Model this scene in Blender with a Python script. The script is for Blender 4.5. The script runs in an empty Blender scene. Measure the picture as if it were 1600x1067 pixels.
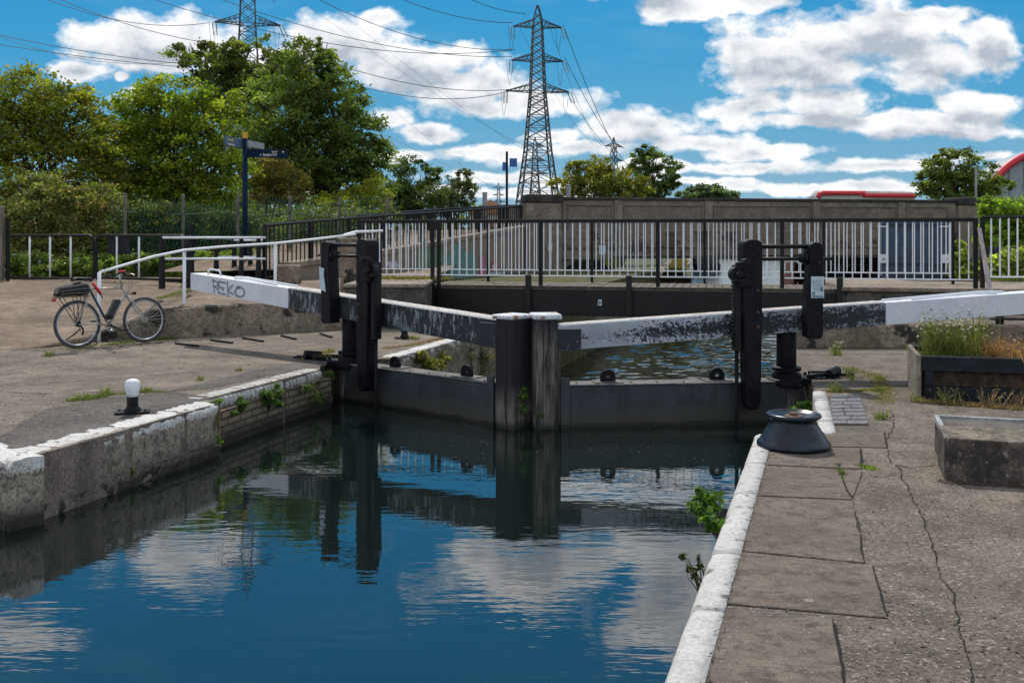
import bpy, math, random
import numpy as np
from mathutils import Vector, Matrix
random.seed(7); RNG = np.random.default_rng(7)
sc = bpy.context.scene
col = sc.collection
F, HY, EYE = 1555.0, 365.0, 1.65

# ---- real positions measured from the photograph: a pixel plus a known height or depth gives a world point
def G(px, py, z=0.0):
    Y = (EYE - z) * F / (py - HY)
    return Vector(((px - 800) / F * Y, Y, z))
def A(px, py, Y):
    return Vector(((px - 800) / F * Y, Y, EYE + (HY - py) / F * Y))

# ------------------------------------------------------------------ mesh builder
class MB:
    def __init__(s):
        s.v = []; s.f = []; s.M = Matrix.Identity(4)
    def add(s, verts, faces):
        o = len(s.v); M = s.M
        s.v += [tuple(M @ Vector(p)) for p in verts]
        s.f += [tuple(i + o for i in f) for f in faces]
        return s
    def box(s, x0, x1, y0, y1, z0, z1):
        v = [(x0,y0,z0),(x1,y0,z0),(x1,y1,z0),(x0,y1,z0),(x0,y0,z1),(x1,y0,z1),(x1,y1,z1),(x0,y1,z1)]
        return s.add(v, [(0,3,2,1),(4,5,6,7),(0,1,5,4),(1,2,6,5),(2,3,7,6),(3,0,4,7)])
    def hexa(s, b, t):
        return s.add(list(b) + list(t), [(0,3,2,1),(4,5,6,7),(0,1,5,4),(1,2,6,5),(2,3,7,6),(3,0,4,7)])
    def prism(s, poly, z0, z1):
        n = len(poly)
        v = [(p[0], p[1], z0) for p in poly] + [(p[0], p[1], z1) for p in poly]
        f = [tuple(range(n - 1, -1, -1)), tuple(range(n, 2 * n))]
        f += [(i, (i + 1) % n, n + (i + 1) % n, n + i) for i in range(n)]
        return s.add(v, f)
    def xprism(s, poly, y0, y1):           # polygon in x-z extruded along y
        n = len(poly)
        v = [(p[0], y0, p[1]) for p in poly] + [(p[0], y1, p[1]) for p in poly]
        f = [tuple(range(n)), tuple(range(2 * n - 1, n - 1, -1))]
        f += [((i + 1) % n, i, n + i, n + (i + 1) % n) for i in range(n)]
        return s.add(v, f)
    def tube(s, pts, r, seg=8, cap=True):
        pts = [Vector(p) for p in pts]
        rs = r if isinstance(r, (list, tuple)) else [r] * len(pts)
        v = []; f = []; prev = None
        for i, p in enumerate(pts):
            if i == 0: d = pts[1] - p
            elif i == len(pts) - 1: d = p - pts[i - 1]
            else: d = (pts[i + 1] - p).normalized() + (p - pts[i - 1]).normalized()
            if d.length < 1e-9: d = Vector((0, 0, 1))
            d.normalize()
            if prev is None:
                a = d.orthogonal().normalized()
            else:
                a = prev - d * prev.dot(d)
                a = a.normalized() if a.length > 1e-6 else d.orthogonal().normalized()
            prev = a; b = d.cross(a)
            for k in range(seg):
                t = 2 * math.pi * k / seg + (math.pi / 4 if seg == 4 else 0)
                v.append(p + (a * math.cos(t) + b * math.sin(t)) * rs[i])
        for i in range(len(pts) - 1):
            for k in range(seg):
                k2 = (k + 1) % seg
                f.append((i * seg + k, i * seg + k2, (i + 1) * seg + k2, (i + 1) * seg + k))
        if cap:
            f.append(tuple(range(seg - 1, -1, -1))); o = (len(pts) - 1) * seg
            f.append(tuple(range(o, o + seg)))
        return s.add(v, f)
    def lathe(s, prof, c=(0, 0, 0), seg=24):
        v = []; f = []; n = len(prof)
        for k in range(seg):
            t = 2 * math.pi * k / seg
            for (r, z) in prof: v.append((c[0] + r * math.cos(t), c[1] + r * math.sin(t), c[2] + z))
        for k in range(seg):
            k2 = (k + 1) % seg
            for i in range(n - 1): f.append((k * n + i, k2 * n + i, k2 * n + i + 1, k * n + i + 1))
        f.append(tuple(k * n for k in range(seg - 1, -1, -1)))
        f.append(tuple(k * n + n - 1 for k in range(seg)))
        return s.add(v, f)
    def torus(s, c, R, r, axis=(0, 1, 0), seg=36, ms=8):
        ax = Vector(axis).normalized(); a = ax.orthogonal().normalized(); b = ax.cross(a); c = Vector(c)
        v = []; f = []
        for i in range(seg):
            t = 2 * math.pi * i / seg; d = a * math.cos(t) + b * math.sin(t)
            for k in range(ms):
                q = 2 * math.pi * k / ms
                v.append(c + d * (R + r * math.cos(q)) + ax * (r * math.sin(q)))
        for i in range(seg):
            for k in range(ms):
                f.append((i*ms+k, ((i+1)%seg)*ms+k, ((i+1)%seg)*ms+(k+1)%ms, i*ms+(k+1)%ms))
        return s.add(v, f)
    def build(s, name, mat, parent=None, bevel=0, smooth=False, seg=1):
        me = bpy.data.meshes.new(name)
        org = origin(parent)
        me.from_pydata([(p[0]-org[0], p[1]-org[1], p[2]-org[2]) for p in s.v], [], s.f)
        me.materials.append(mat)
        if smooth: me.polygons.foreach_set('use_smooth', [True] * len(me.polygons))
        me.update()
        ob = bpy.data.objects.new(name, me); col.objects.link(ob)
        if parent: ob.parent = parent
        if bevel:
            m = ob.modifiers.new('bevel', 'BEVEL'); m.width = bevel; m.segments = seg; m.limit_method = 'ANGLE'
            m.angle_limit = math.radians(35)
        if smooth == 'auto' or (smooth and bevel):
            pass
        return ob

def origin(o):
    v = Vector((0, 0, 0))
    while o is not None:
        v += o.location; o = o.parent
    return v
def tag(o, label=None, cat=None, group=None, kind=None):
    if label: o['label'] = label
    if cat: o['category'] = cat
    if group: o['group'] = group
    if kind: o['kind'] = kind
    return o
def thing(name, loc, label, cat, group=None):
    o = bpy.data.objects.new(name, None); o.empty_display_size = .1
    o.location = loc; col.objects.link(o)
    return tag(o, label, cat, group)
def copy_tree(o, parent=None):
    c = o.copy(); col.objects.link(c); c.parent = parent
    for ch in list(o.children): copy_tree(ch, c)
    return c
def V2(a): return Vector((a[0], a[1], 0))
def lerp(a, b, t): return a + (b - a) * t
def frame(o, u, w=(0, 0, 1)):
    """matrix: local x along u (horizontal), y = normal, z up"""
    u = Vector((u[0], u[1], 0)).normalized(); z = Vector((0, 0, 1)); y = z.cross(u)
    return Matrix(((u.x, y.x, 0, o[0]), (u.y, y.y, 0, o[1]), (0, 0, 1, o[2]), (0, 0, 0, 1)))
def smooth01(t): t = max(0, min(1, t)); return t * t * (3 - 2 * t)

# ------------------------------------------------------------------ material helpers
class NT:
    def __init__(s, name):
        s.m = bpy.data.materials.new(name); s.m.use_nodes = True
        s.t = s.m.node_tree; s.t.nodes.clear()
        s.out = s.t.nodes.new('ShaderNodeOutputMaterial')
    def n(s, typ, ins=None, **kw):
        nd = s.t.nodes.new(typ)
        for k, v in kw.items(): setattr(nd, k, v)
        for k, v in (ins or {}).items():
            if isinstance(v, bpy.types.NodeSocket): s.t.links.new(v, nd.inputs[k])
            else: nd.inputs[k].default_value = v
        return nd
    def coords(s, world=True):
        if world: return s.n('ShaderNodeNewGeometry').outputs['Position']
        return s.n('ShaderNodeTexCoord').outputs['Object']
    def noise(s, vec, scale, detail=4, rough=.55, dist=0):
        return s.n('ShaderNodeTexNoise', {'Vector': vec, 'Scale': scale, 'Detail': detail, 'Roughness': rough, 'Distortion': dist}).outputs['Fac']
    def ramp(s, fac, stops, interp='LINEAR'):
        r = s.n('ShaderNodeValToRGB', {'Fac': fac}); cr = r.color_ramp; cr.interpolation = interp
        while len(cr.elements) < len(stops): cr.elements.new(.5)
        for e, (p, c) in zip(cr.elements, stops):
            e.position = p
            e.color = (c, c, c, 1) if not isinstance(c, tuple) else (*c, 1)
        return r.outputs['Color']
    def mix(s, fac, a, b, mode='MIX'):
        nd = s.t.nodes.new('ShaderNodeMix'); nd.data_type = 'RGBA'; nd.blend_type = mode
        for i, v in ((0, fac), (6, a), (7, b)):
            if isinstance(v, bpy.types.NodeSocket): s.t.links.new(v, nd.inputs[i])
            elif i == 0: nd.inputs[0].default_value = v
            else: nd.inputs[i].default_value = (*v, 1)
        return nd.outputs[2]
    def math(s, op, a, b=0, c=None, clamp=False):
        nd = s.t.nodes.new('ShaderNodeMath'); nd.operation = op; nd.use_clamp = clamp
        for i, v in enumerate((a, b) if c is None else (a, b, c)):
            if isinstance(v, bpy.types.NodeSocket): s.t.links.new(v, nd.inputs[i])
            else: nd.inputs[i].default_value = v
        return nd.outputs[0]
    def z(s):
        return s.n('ShaderNodeSeparateXYZ', {'Vector': s.n('ShaderNodeNewGeometry').outputs['Position']}).outputs['Z']
    def fin(s, color, rough=.8, bump=None, bstr=.3, bdist=.01, metal=0, spec=.4, extra=None):
        ins = {'Roughness': rough, 'Metallic': metal, 'Specular IOR Level': spec}
        ins['Base Color'] = color if isinstance(color, bpy.types.NodeSocket) else (*color, 1)
        ins.update(extra or {})
        p = s.n('ShaderNodeBsdfPrincipled', ins)
        if bump is not None:
            b = s.n('ShaderNodeBump', {'Height': bump, 'Strength': bstr, 'Distance': bdist})
            s.t.links.new(b.outputs[0], p.inputs['Normal'])
        s.t.links.new(p.outputs[0], s.out.inputs[0])
        return s.m

CLEAN = {'grey_marker', 'white_rail', 'white_paint', 'navy_sign', 'sunlit_sign_face', 'yellow_cap', 'yellow_lettering', 'white_lettering', 'alloy_rim', 'brushed_steel', 'red_fascia', 'silver_frame_paint', 'blue_frame_paint', 'red_plastic', 'battery_case', 'blue_sign_face', 'power_cable', 'galvanised_lattice', 'faded_paper'}
def vary(name, c1, c2, scale=3, rough=.8, bstr=.3, bscale=40, bdist=.01, metal=0, spots=None, spec=.4, world=True):
    """two-tone weathered surface with fine relief"""
    N = NT(name); P = N.coords(world)
    a = N.noise(P, scale, 6, .62)
    c = N.mix(N.ramp(a, [(.40, 0.0), (.60, 1.0)]), c1, c2)
    f = N.noise(P, bscale, 5, .7); g = N.noise(P, scale * 5.3, 6, .7)
    k_ = .18 if name in CLEAN else 1.0
    c = N.mix(N.ramp(g, [(.40, .55 * k_), (.56, .0)]), c, tuple(x * .5 for x in c1))
    c = N.mix(N.ramp(f, [(.38, .6 * k_), (.52, .0)]), c, tuple(x * .4 for x in c1), 'MIX')
    if spots:
        sp = N.noise(P, spots[1], 3, .6)
        c = N.mix(N.ramp(sp, [(spots[2], 0.0), (spots[2] + .05, 1.0)]), c, spots[0])
    return N.fin(c, rough, f, bstr, bdist, metal, spec)

M = {}
# quay concrete with exposed aggregate
def ground_mat(name, base1, base2, chip=.5, warm=1.0, patch=None, chips=58):
    N = NT(name); P = N.coords()
    a = N.noise(P, .45, 8, .65); b = N.noise(P, 3.2, 6, .7); f = N.noise(P, 55, 6, .75)
    c = N.mix(N.ramp(a, [(.36, 0.0), (.64, 1.0)]), base1, base2)
    c = N.mix(N.ramp(b, [(.46, .0), (.62, .6)]), c, tuple(x * .45 for x in base1))
    vo = N.n('ShaderNodeTexVoronoi', {'Vector': P, 'Scale': chips, 'Randomness': 1.0})
    vc = N.n('ShaderNodeSeparateColor', {'Color': vo.outputs['Color']}).outputs[0]
    tone = N.ramp(vc, [(0.0, (.015,.013,.011)), (.25, (.055,.047,.040)), (.55, (.115,.098,.082)), (.8, (.20,.16,.125)), (.92, (.36,.32,.28)), (1.0, (.50,.47,.43))])
    c = N.mix(N.math('MULTIPLY', N.ramp(vo.outputs['Distance'], [(.25, 1.0), (.55, .2)]), chip), c, tone)
    st_ = N.noise(P, 1.3, 7, .72, .6); c = N.mix(N.ramp(st_, [(.50, 0.0), (.60, .45)]), c, tuple(x * .55 for x in base1)); c = N.mix(N.ramp(st_, [(.36, .4), (.46, 0.0)]), c, tuple(min(1, x * 1.35) for x in base2))
    # pale lichen / gum spots
    vo2 = N.n('ShaderNodeTexVoronoi', {'Vector': P, 'Scale': 5.5, 'Randomness': 1.0})
    wob = N.math('ADD', vo2.outputs['Distance'], N.math('MULTIPLY', N.noise(P, 40, 3), .16))
    pick = N.n('ShaderNodeSeparateColor', {'Color': vo2.outputs['Color']}).outputs[1]
    spot = N.math('MULTIPLY', N.ramp(wob, [(.15, 1.0), (.19, 0.0)]), N.ramp(pick, [(.45, 0.0), (.5, .75)]))
    c = N.mix(spot, c, (.27, .26, .255))
    c = N.mix(N.ramp(f, [(.35, .6), (.55, .0)]), c, (.02, .018, .016))
    if patch:
        pt = N.noise(P, patch[0], 3, .5)
        c = N.mix(N.ramp(pt, [(patch[1], 0.0), (patch[1] + .03, .8)]), c, patch[2])
    h = N.math('ADD', N.math('MULTIPLY', f, .6), N.math('MULTIPLY', vo.outputs['Distance'], -.8))
    h = N.math('ADD', h, N.math('MULTIPLY', b, 1.5))
    return N.fin(c, .92, h, .55, .012, 0, .25)
M['ground_r'] = ground_mat('aggregate_concrete', (.122,.101,.082), (.21,.174,.141), .64)
M['ground_l'] = ground_mat('aggregate_concrete_left', (.150,.124,.100), (.25,.208,.168), .5)
M['ground_far'] = ground_mat('tarmac_path', (.17,.124,.088), (.285,.21,.15), .4)
M['asphalt_patch'] = ground_mat('asphalt_patch', (.070,.063,.059), (.12,.108,.10), .45)

def slab_mat():
    N = NT('flagstone'); P = N.coords()
    a = N.noise(P, 1.1, 8, .68); b = N.noise(P, 9, 8, .75)
    st = N.n('ShaderNodeMapping', {'Vector': P, 'Scale': (8, 15, 8), 'Rotation': (0, 0, .35)}).outputs[0]
    s = N.noise(st, 1.0, 9, .72, 1.2)
    f = N.noise(P, 120, 4, .8)
    c = N.mix(N.ramp(a, [(.35, 0.0), (.65, 1.0)]), (.125,.102,.081), (.245,.204,.166))
    c = N.mix(N.ramp(s, [(.48, 0.0), (.62, .62)]), c, (.085,.075,.068))
    c = N.mix(N.ramp(b, [(.50, 0.0), (.60, .7)]), c, (.055,.048,.043))
    orr = N.n('ShaderNodeObjectInfo').outputs['Random']; c = N.mix(N.ramp(orr, [(0.0, .38), (1.0, 0.0)]), c, (.11,.085,.066))
    sk = N.n('ShaderNodeTexVoronoi', {'Vector': P, 'Scale': 34.0}); c = N.mix(N.ramp(sk.outputs['Distance'], [(.10, .75), (.16, 0.0)]), c, (.36,.32,.28))
    w = N.noise(P, 4.2, 5, .7)
    c = N.mix(N.ramp(w, [(.66, 0.0), (.68, .7)]), c, (.36,.33,.27))
    c = N.mix(N.ramp(f, [(.38, .6), (.52, .0)]), c, (.03,.028,.025))
    h = N.math('ADD', N.math('MULTIPLY', s, 1.6), N.math('ADD', N.math('MULTIPLY', b, 1.0), N.math('MULTIPLY', f, .5)))
    return N.fin(c, .9, h, .7, .012, 0, .25)
M['slab'] = slab_mat()

def painted_stone(name, zl, stone1, stone2, dark=-.38, white=(.58,.58,.565), wear=.61, brick=False):
    """white limewash above height zl, weathered stone below, wet and green by the water"""
    N = NT(name); P = N.coords(); z = N.z()
    a = N.noise(P, 2.2, 8, .7); f = N.noise(P, 45, 6, .75); m = N.noise(P, 11, 6, .7)
    st = N.mix(N.ramp(a, [(.35, 0.0), (.65, 1.0)]), stone1, stone2)
    st = N.mix(N.ramp(m, [(.48, 0.0), (.62, .75)]), st, (.045,.042,.036))
    st = N.mix(N.ramp(f, [(.4, .65), (.53, 0.0)]), st, (.03,.028,.024))
    st = N.mix(N.ramp(N.noise(P, 28, 3, .6), [(.7, 0.0), (.74, .6)]), st, (.4,.39,.36))
    h = N.math('ADD', N.math('MULTIPLY', f, .6), N.math('MULTIPLY', m, 1.6))
    if brick:
        dt = N.n('ShaderNodeVectorMath', {0: P, 1: (.33, .944, 0)}, operation='DOT_PRODUCT').outputs['Value']
        br = N.n('ShaderNodeTexBrick', {'Vector': N.n('ShaderNodeCombineXYZ', {'X': dt, 'Y': z}).outputs[0],
             'Scale': 1.0, 'Mortar Size': .012, 'Brick Width': .23, 'Row Height': .075,
             'Color1': (.25,.195,.125,1), 'Color2': (.15,.125,.09,1), 'Mortar': (.03,.028,.025,1)})
        st = N.mix(.8, st, br.outputs['Color'])
        h = N.math('ADD', h, N.math('MULTIPLY', br.outputs['Fac'], -2.5))
    # wet green line
    zn = N.math('ADD', z, N.math('MULTIPLY', N.math('SUBTRACT', m, .5), .16))
    st = N.mix(N.ramp(N.math('MULTIPLY_ADD', zn, -4.0, 4.0 * dark + .5), [(.12, 0.0), (.72, .93)]), st, (.018,.019,.013))
    wt = N.math('ADD', z, N.math('MULTIPLY', N.math('SUBTRACT', a, .5), .06))
    wt = N.math('ADD', wt, N.math('MULTIPLY', N.math('SUBTRACT', m, .5), .08)); wt = N.math('ADD', wt, N.math('MULTIPLY', N.math('SUBTRACT', f, .5), .20))
    wf = N.ramp(N.math('MULTIPLY_ADD', wt, 12, -12 * zl + .5), [(.2, 0.0), (.75, 1.0)])
    chip = N.ramp(m, [(wear - .04, 1.0), (wear + .06, .1)])
    wcol = N.mix(N.ramp(f, [(.40, .6), (.56, 0.0)]), white, (.26,.25,.23)); wcol = N.mix(N.ramp(a, [(.42, .35), (.6, 0.0)]), wcol, (.33,.32,.30))
    c = N.mix(N.math('MULTIPLY', wf, chip), st, wcol)
    return N.fin(c, .85, h, .6, .014, 0, .3)
M['cope_l'] = painted_stone('whitewashed_granite', -.075, (.235,.205,.155), (.37,.325,.255), white=(.62,.62,.6))
M['cope_r'] = painted_stone('whitewashed_kerb', -.30, (.2,.18,.15), (.3,.27,.22), wear=.60, white=(.53,.53,.52))
M['cope_b'] = painted_stone('whitewashed_brick', -.10, (.12,.10,.07), (.2,.17,.12), wear=.58, white=(.48,.48,.46))
M['brick'] = painted_stone('old_brick', 5.0, (.2,.165,.11), (.32,.265,.185), brick=True)
M['chamber'] = painted_stone('chamber_wall', 5.0, (.16,.14,.10), (.3,.265,.2), dark=-.9)
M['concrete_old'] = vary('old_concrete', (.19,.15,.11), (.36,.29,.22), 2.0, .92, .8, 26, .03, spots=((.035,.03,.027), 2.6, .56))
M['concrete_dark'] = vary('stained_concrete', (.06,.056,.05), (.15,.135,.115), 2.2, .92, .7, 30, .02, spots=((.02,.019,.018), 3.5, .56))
M['bridge_conc'] = vary('bridge_concrete', (.20,.165,.13), (.30,.25,.20), .9, .92, .5, 18, .02, spots=((.18,.137,.10), 1.1, .6))
M['bridge_dark'] = vary('bridge_girder_concrete', (.17,.14,.11), (.26,.215,.17), 1.2, .92, .6, 18, .02, spots=((.07,.055,.042), 1.4, .55))
M['bridge_panel'] = vary('bridge_panel', (.20,.165,.13), (.29,.24,.19), 3, .95, .9, 50, .03)
M['bridge_cap'] = vary('bridge_coping', (.035,.032,.031), (.08,.07,.062), 2, .95, .6, 30, .02)
M['brown_cap'] = vary('ramp_coping', (.2,.16,.125), (.33,.27,.21), 2, .92, .5, 30, .02)
M['black_paint'] = vary('black_paint', (.005,.006,.009), (.012,.0145,.019), 4, .5, .4, 30, .006, spec=.14, spots=((.09,.09,.09), 19, .70))
M['black_rail'] = vary('black_rail', (.006,.0065,.008), (.012,.013,.016), 5, .5, .15, 30, .004, spec=.25)
M['white_rail'] = vary('white_rail', (.74,.77,.80), (.80,.83,.86), 5, .5, .15, 30, .003)
M['white_paint'] = vary('white_paint', (.60,.63,.68), (.68,.71,.75), 2.5, .55, .12, 30, .003, spots=((.40,.40,.40), 9, .74))
M['cast_iron'] = vary('cast_iron', (.006,.012,.022), (.012,.021,.034), 3, .27, .25, 60, .004, spec=.35, spots=((.10,.06,.05), 14, .70))
M['rust'] = vary('rust', (.10,.055,.035), (.18,.10,.06), 9, .85, .5, 60, .004)
M['tyre'] = vary('tyre_rubber', (.045,.046,.05), (.10,.10,.105), 20, .8, .3, 90, .003)
M['rim'] = vary('alloy_rim', (.42,.43,.45), (.52,.53,.55), 10, .35, .05, 30, .001, metal=.4)
M['steel'] = vary('brushed_steel', (.38,.37,.35), (.5,.49,.47), 10, .35, .1, 60, .001, metal=.7)
M['bike_blue'] = vary('blue_frame_paint', (.02,.05,.11), (.03,.07,.15), 6, .3, .05, 60, .001)
M['bike_silver'] = vary('silver_frame_paint', (.36,.34,.31), (.5,.48,.45), 6, .35, .05, 60, .001)
M['bag'] = vary('black_nylon', (.012,.012,.014), (.03,.03,.034), 12, .7, .4, 90, .004)
M['bag_trim'] = vary('grey_piping', (.22,.22,.22), (.3,.3,.3), 20, .6, .1, 60, .001)
M['red'] = vary('red_plastic', (.5,.02,.03), (.6,.03,.04), 20, .35, .05, 60, .001)
M['battery'] = vary('battery_case', (.018,.02,.024), (.03,.032,.036), 8, .45, .1, 60, .001)
M['clear_plastic'] = vary('pale_plastic', (.45,.48,.5), (.62,.65,.68), 8, .4, .3, 20, .01)
M['sign_navy'] = vary('navy_sign', (.003,.014,.038), (.005,.020,.050), 6, .6, .05, 60, .001, spec=.1)
M['sign_grey'] = vary('sunlit_sign_face', (.03,.055,.10), (.045,.075,.13), 6, .35, .05, 60, .001)
M['yellow'] = vary('yellow_cap', (.58,.32,.02), (.62,.36,.03), 6, .45, .05, 60, .001)
M['yellow_text'] = vary('yellow_lettering', (.75,.65,.2), (.8,.7,.25), 6, .5, .05, 60, .001)
M['text_white'] = vary('white_lettering', (.75,.78,.8), (.8,.82,.84), 6, .5, .05, 60, .001)
M['flag_blue'] = vary('blue_sign_face', (.03,.10,.32), (.04,.13,.38), 6, .5, .05, 60, .001)
M['grey_post'] = vary('galvanised_post', (.30,.31,.32), (.42,.43,.44), 3, .6, .1, 60, .001)
M['wood_old'] = vary('weathered_timber', (.16,.135,.11), (.3,.26,.21), 6, .9, .6, 60, .008)
M['wood_pale'] = vary('pale_plank', (.40,.33,.32), (.55,.47,.45), 6, .8, .3, 60, .004)
M['navy_wood'] = vary('black_painted_timber', (.007,.010,.015), (.018,.023,.032), 5, .6, .5, 60, .006, spec=.25, spots=((.1,.1,.1), 18, .7))
M['container'] = vary('blue_steel_cladding', (.040,.075,.13), (.06,.10,.165), 1.5, .5, .15, 40, .004)
M['container_dk'] = vary('dark_blue_plinth', (.018,.032,.055), (.025,.04,.07), 1.5, .55, .15, 40, .004)
M['soil'] = vary('dry_soil', (.05,.03,.02), (.13,.085,.055), 12, .95, 1.0, 60, .03)
M['crack'] = vary('crack_shadow', (.006,.006,.005), (.015,.013,.011), 20, 1, .3, 60, .01)
M['deck'] = vary('deck_timber', (.12,.10,.08), (.2,.17,.135), 9, .9, .5, 60, .01)
M['moss'] = vary('moss_strip', (.10,.085,.03), (.17,.14,.05), 12, 1, 1, 80, .02)
M['pad_brick'] = vary('blue_paver', (.11,.115,.125), (.2,.205,.215), 7, .85, .4, 60, .005)
M['bark'] = vary('bark', (.05,.04,.03), (.11,.085,.06), 8, .95, .9, 30, .02)
M['bark_pale'] = vary('pale_bark', (.14,.11,.08), (.22,.18,.13), 8, .95, .9, 30, .02)
M['lattice'] = vary('galvanised_lattice', (.05,.055,.06), (.09,.095,.10), .6, .7, .05, 5, .001)
M['insulator'] = vary('glass_insulator', (.38,.40,.33), (.5,.5,.42), 2, .3, .05, 5, .001)
M['cable'] = vary('power_cable', (.03,.04,.05), (.05,.06,.07), .5, .6, .02, 5, .001)
M['cream'] = vary('cream_render', (.5,.46,.38), (.6,.56,.48), 2, .7, .1, 20, .002)
M['red_fascia'] = vary('red_fascia', (.62,.03,.05), (.68,.04,.06), 2, .45, .05, 20, .002)
M['grey_clad'] = vary('pale_grey_cladding', (.30,.34,.38), (.38,.42,.46), .4, .5, .1, 20, .002)
M['roof_sheet'] = vary('translucent_roof_sheet', (.42,.43,.42), (.55,.56,.54), .8, .5, .1, 8, .01)
M['orange_roof'] = vary('orange_roof_tiles', (.45,.2,.1), (.6,.3,.16), 3, .8, .3, 20, .01)
M['boat_hull'] = vary('black_hull', (.008,.009,.012), (.016,.018,.022), 2, .4, .1, 20, .002)
M['boat_blue'] = vary('blue_hull', (.02,.04,.12), (.03,.05,.15), 2, .35, .1, 20, .002)
M['boat_pale'] = vary('pale_boat_paint', (.5,.5,.46), (.62,.61,.56), 2, .4, .1, 20, .002)
M['boat_brown'] = vary('maroon_panel', (.16,.05,.035), (.2,.07,.05), 2, .5, .1, 20, .002)
M['glass'] = vary('dark_window', (.01,.014,.02), (.02,.025,.03), 2, .08, 0, 20, .001, spec=.8)
M['hedge_ground'] = vary('grass_verge', (.06,.075,.02), (.15,.14,.05), 2.5, 1, 1, 30, .05)
M['field'] = vary('far_field', (.05,.07,.025), (.09,.10,.04), .05, 1, .3, 3, .1)
M['bed'] = vary('channel_bed', (.02,.025,.018), (.03,.035,.025), .5, 1, .2, 4, .02)
M['flower'] = vary('cream_petals', (.62,.6,.42), (.8,.78,.62), 30, .8, .1, 60, .001)

def peel(name, white, amount, iso=False):
    """old white paint flaking off black timber"""
    N = NT(name); P = N.n('ShaderNodeTexCoord').outputs['Object']
    st = N.n('ShaderNodeMapping', {'Vector': P, 'Scale': (9, 9, 2.2) if not iso else (12, 12, 15)}).outputs[0]
    a = N.noise(st, 2.2, 10, .72, .4); b = N.noise(P, 1.2, 6, .6); f = N.noise(P, 60, 6, .8)
    g = N.math('ADD', N.math('MULTIPLY', a, .75), N.math('MULTIPLY', b, .45))
    g = N.math('ADD', g, N.math('MULTIPLY', f, .28))
    nz = N.n('ShaderNodeSeparateXYZ', {'Vector': N.n('ShaderNodeNewGeometry').outputs['Normal']}).outputs['Z']
    g = N.math('ADD', g, N.math('MULTIPLY', N.math('MAXIMUM', nz, 0.0), .35))
    if iso:
        zz = N.n('ShaderNodeSeparateXYZ', {'Vector': P}).outputs['Z']; xx = N.n('ShaderNodeSeparateXYZ', {'Vector': P}).outputs['X']
        rel = N.math('SUBTRACT', N.math('SUBTRACT', zz, N.math('MULTIPLY', xx, .062)), 1.0)     # height across the beam face
        g = N.math('ADD', g, N.math('MULTIPLY', N.math('ABSOLUTE', N.math('ADD', rel, .03)), 1.0))
        xr = N.n('ShaderNodeMapRange', {'Value': xx, 'From Min': .5, 'From Max': 3.2, 'To Min': .03, 'To Max': .19}, clamp=True).outputs[0]
        g = N.math('SUBTRACT', g, xr)
    th = .86 - amount * .22
    m = N.ramp(g, [(th, 0.0), (th + .035, 1.0)])
    mid = N.mix(N.ramp(f, [(.4, .0), (.65, .6)]), (.008,.011,.016), (.035,.042,.052))
    c = N.mix(m, mid, N.mix(N.ramp(b, [(.4, 0.0), (.65, 1.0)]), white, tuple(x * .5 for x in white)))
    return N.fin(c, .6, N.math('ADD', m, N.math('MULTIPLY', f, .7)), .4, .006, 0, .4)
M['peel_more'] = peel('peeling_white_paint', (.42,.46,.52), .78, True)
M['peel_less'] = peel('mostly_black_peeling_paint', (.30,.34,.38), .45)
M['peel_grey'] = peel('scuffed_black_paint', (.20,.23,.26), .12)

def timber_wet(name='gate_timber', off=-.28, f=.80):
    N = NT(name); P = N.coords(); z = N.z()
    st = N.n('ShaderNodeMapping', {'Vector': P, 'Scale': (26, 26, 1.6)}).outputs[0]
    g = N.noise(st, 1.0, 9, .75); b = N.noise(P, 3, 6, .6)
    c = N.mix(N.ramp(g, [(.4, 0.0), (.62, 1.0)]), (.014,.013,.013), (.19,.175,.15))
    up = N.ramp(N.math('MULTIPLY_ADD', N.math('ADD', z, N.math('MULTIPLY', b, .5)), 1.6, off), [(.3, 0.0), (.7, 1.0)])
    c = N.mix(N.math('MULTIPLY', up, f), c, (.006,.007,.010))
    low = N.ramp(N.math('MULTIPLY_ADD', N.math('ADD', z, N.math('MULTIPLY', b, .12)), -7, -2.4), [(.0, 0.0), (.5, .9)])
    c = N.mix(low, c, (.016,.016,.010))
    return N.fin(c, .8, g, .8, .012, 0, .35)
M['gate_timber'] = timber_wet('gate_timber', .35, .92); M['gate_timber2'] = timber_wet('bare_gate_timber', -.75, .8)
def gate_steel():
    N = NT('gate_steel'); P = N.coords(); z = N.z()
    b = N.noise(P, 2.0, 7, .65); f = N.noise(P, 50, 5, .7)
    st = N.n('ShaderNodeMapping', {'Vector': P, 'Scale': (8, 8, 1.2)}).outputs[0]
    g = N.noise(st, 1.0, 7, .7)
    c = N.mix(N.ramp(b, [(.35, 0.0), (.65, 1.0)]), (.018,.024,.032), (.040,.048,.058))
    c = N.mix(N.ramp(g, [(.48, 0.0), (.62, .75)]), c, (.016,.018,.021))
    zz = N.math('ADD', z, N.math('MULTIPLY', b, .14))
    c = N.mix(N.ramp(N.math('MULTIPLY_ADD', zz, -5, -.75), [(.1, 0.0), (.6, .6)]), c, (.05,.052,.036))
    c = N.mix(N.ramp(N.math('MULTIPLY_ADD', zz, -12, -4.4), [(.0, 0.0), (.35, .95)]), c, (.012,.012,.007))
    c = N.mix(N.ramp(N.noise(P, 17, 3, .5), [(.74, 0.0), (.76, .7)]), c, (.35,.36,.36))
    return N.fin(c, .5, f, .2, .005, 0, .45)
M['gate_steel'] = gate_steel()
M['gate_top'] = vary('weathered_gate_top', (.10,.098,.095), (.20,.195,.19), 4, .85, .5, 40, .006)

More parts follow.
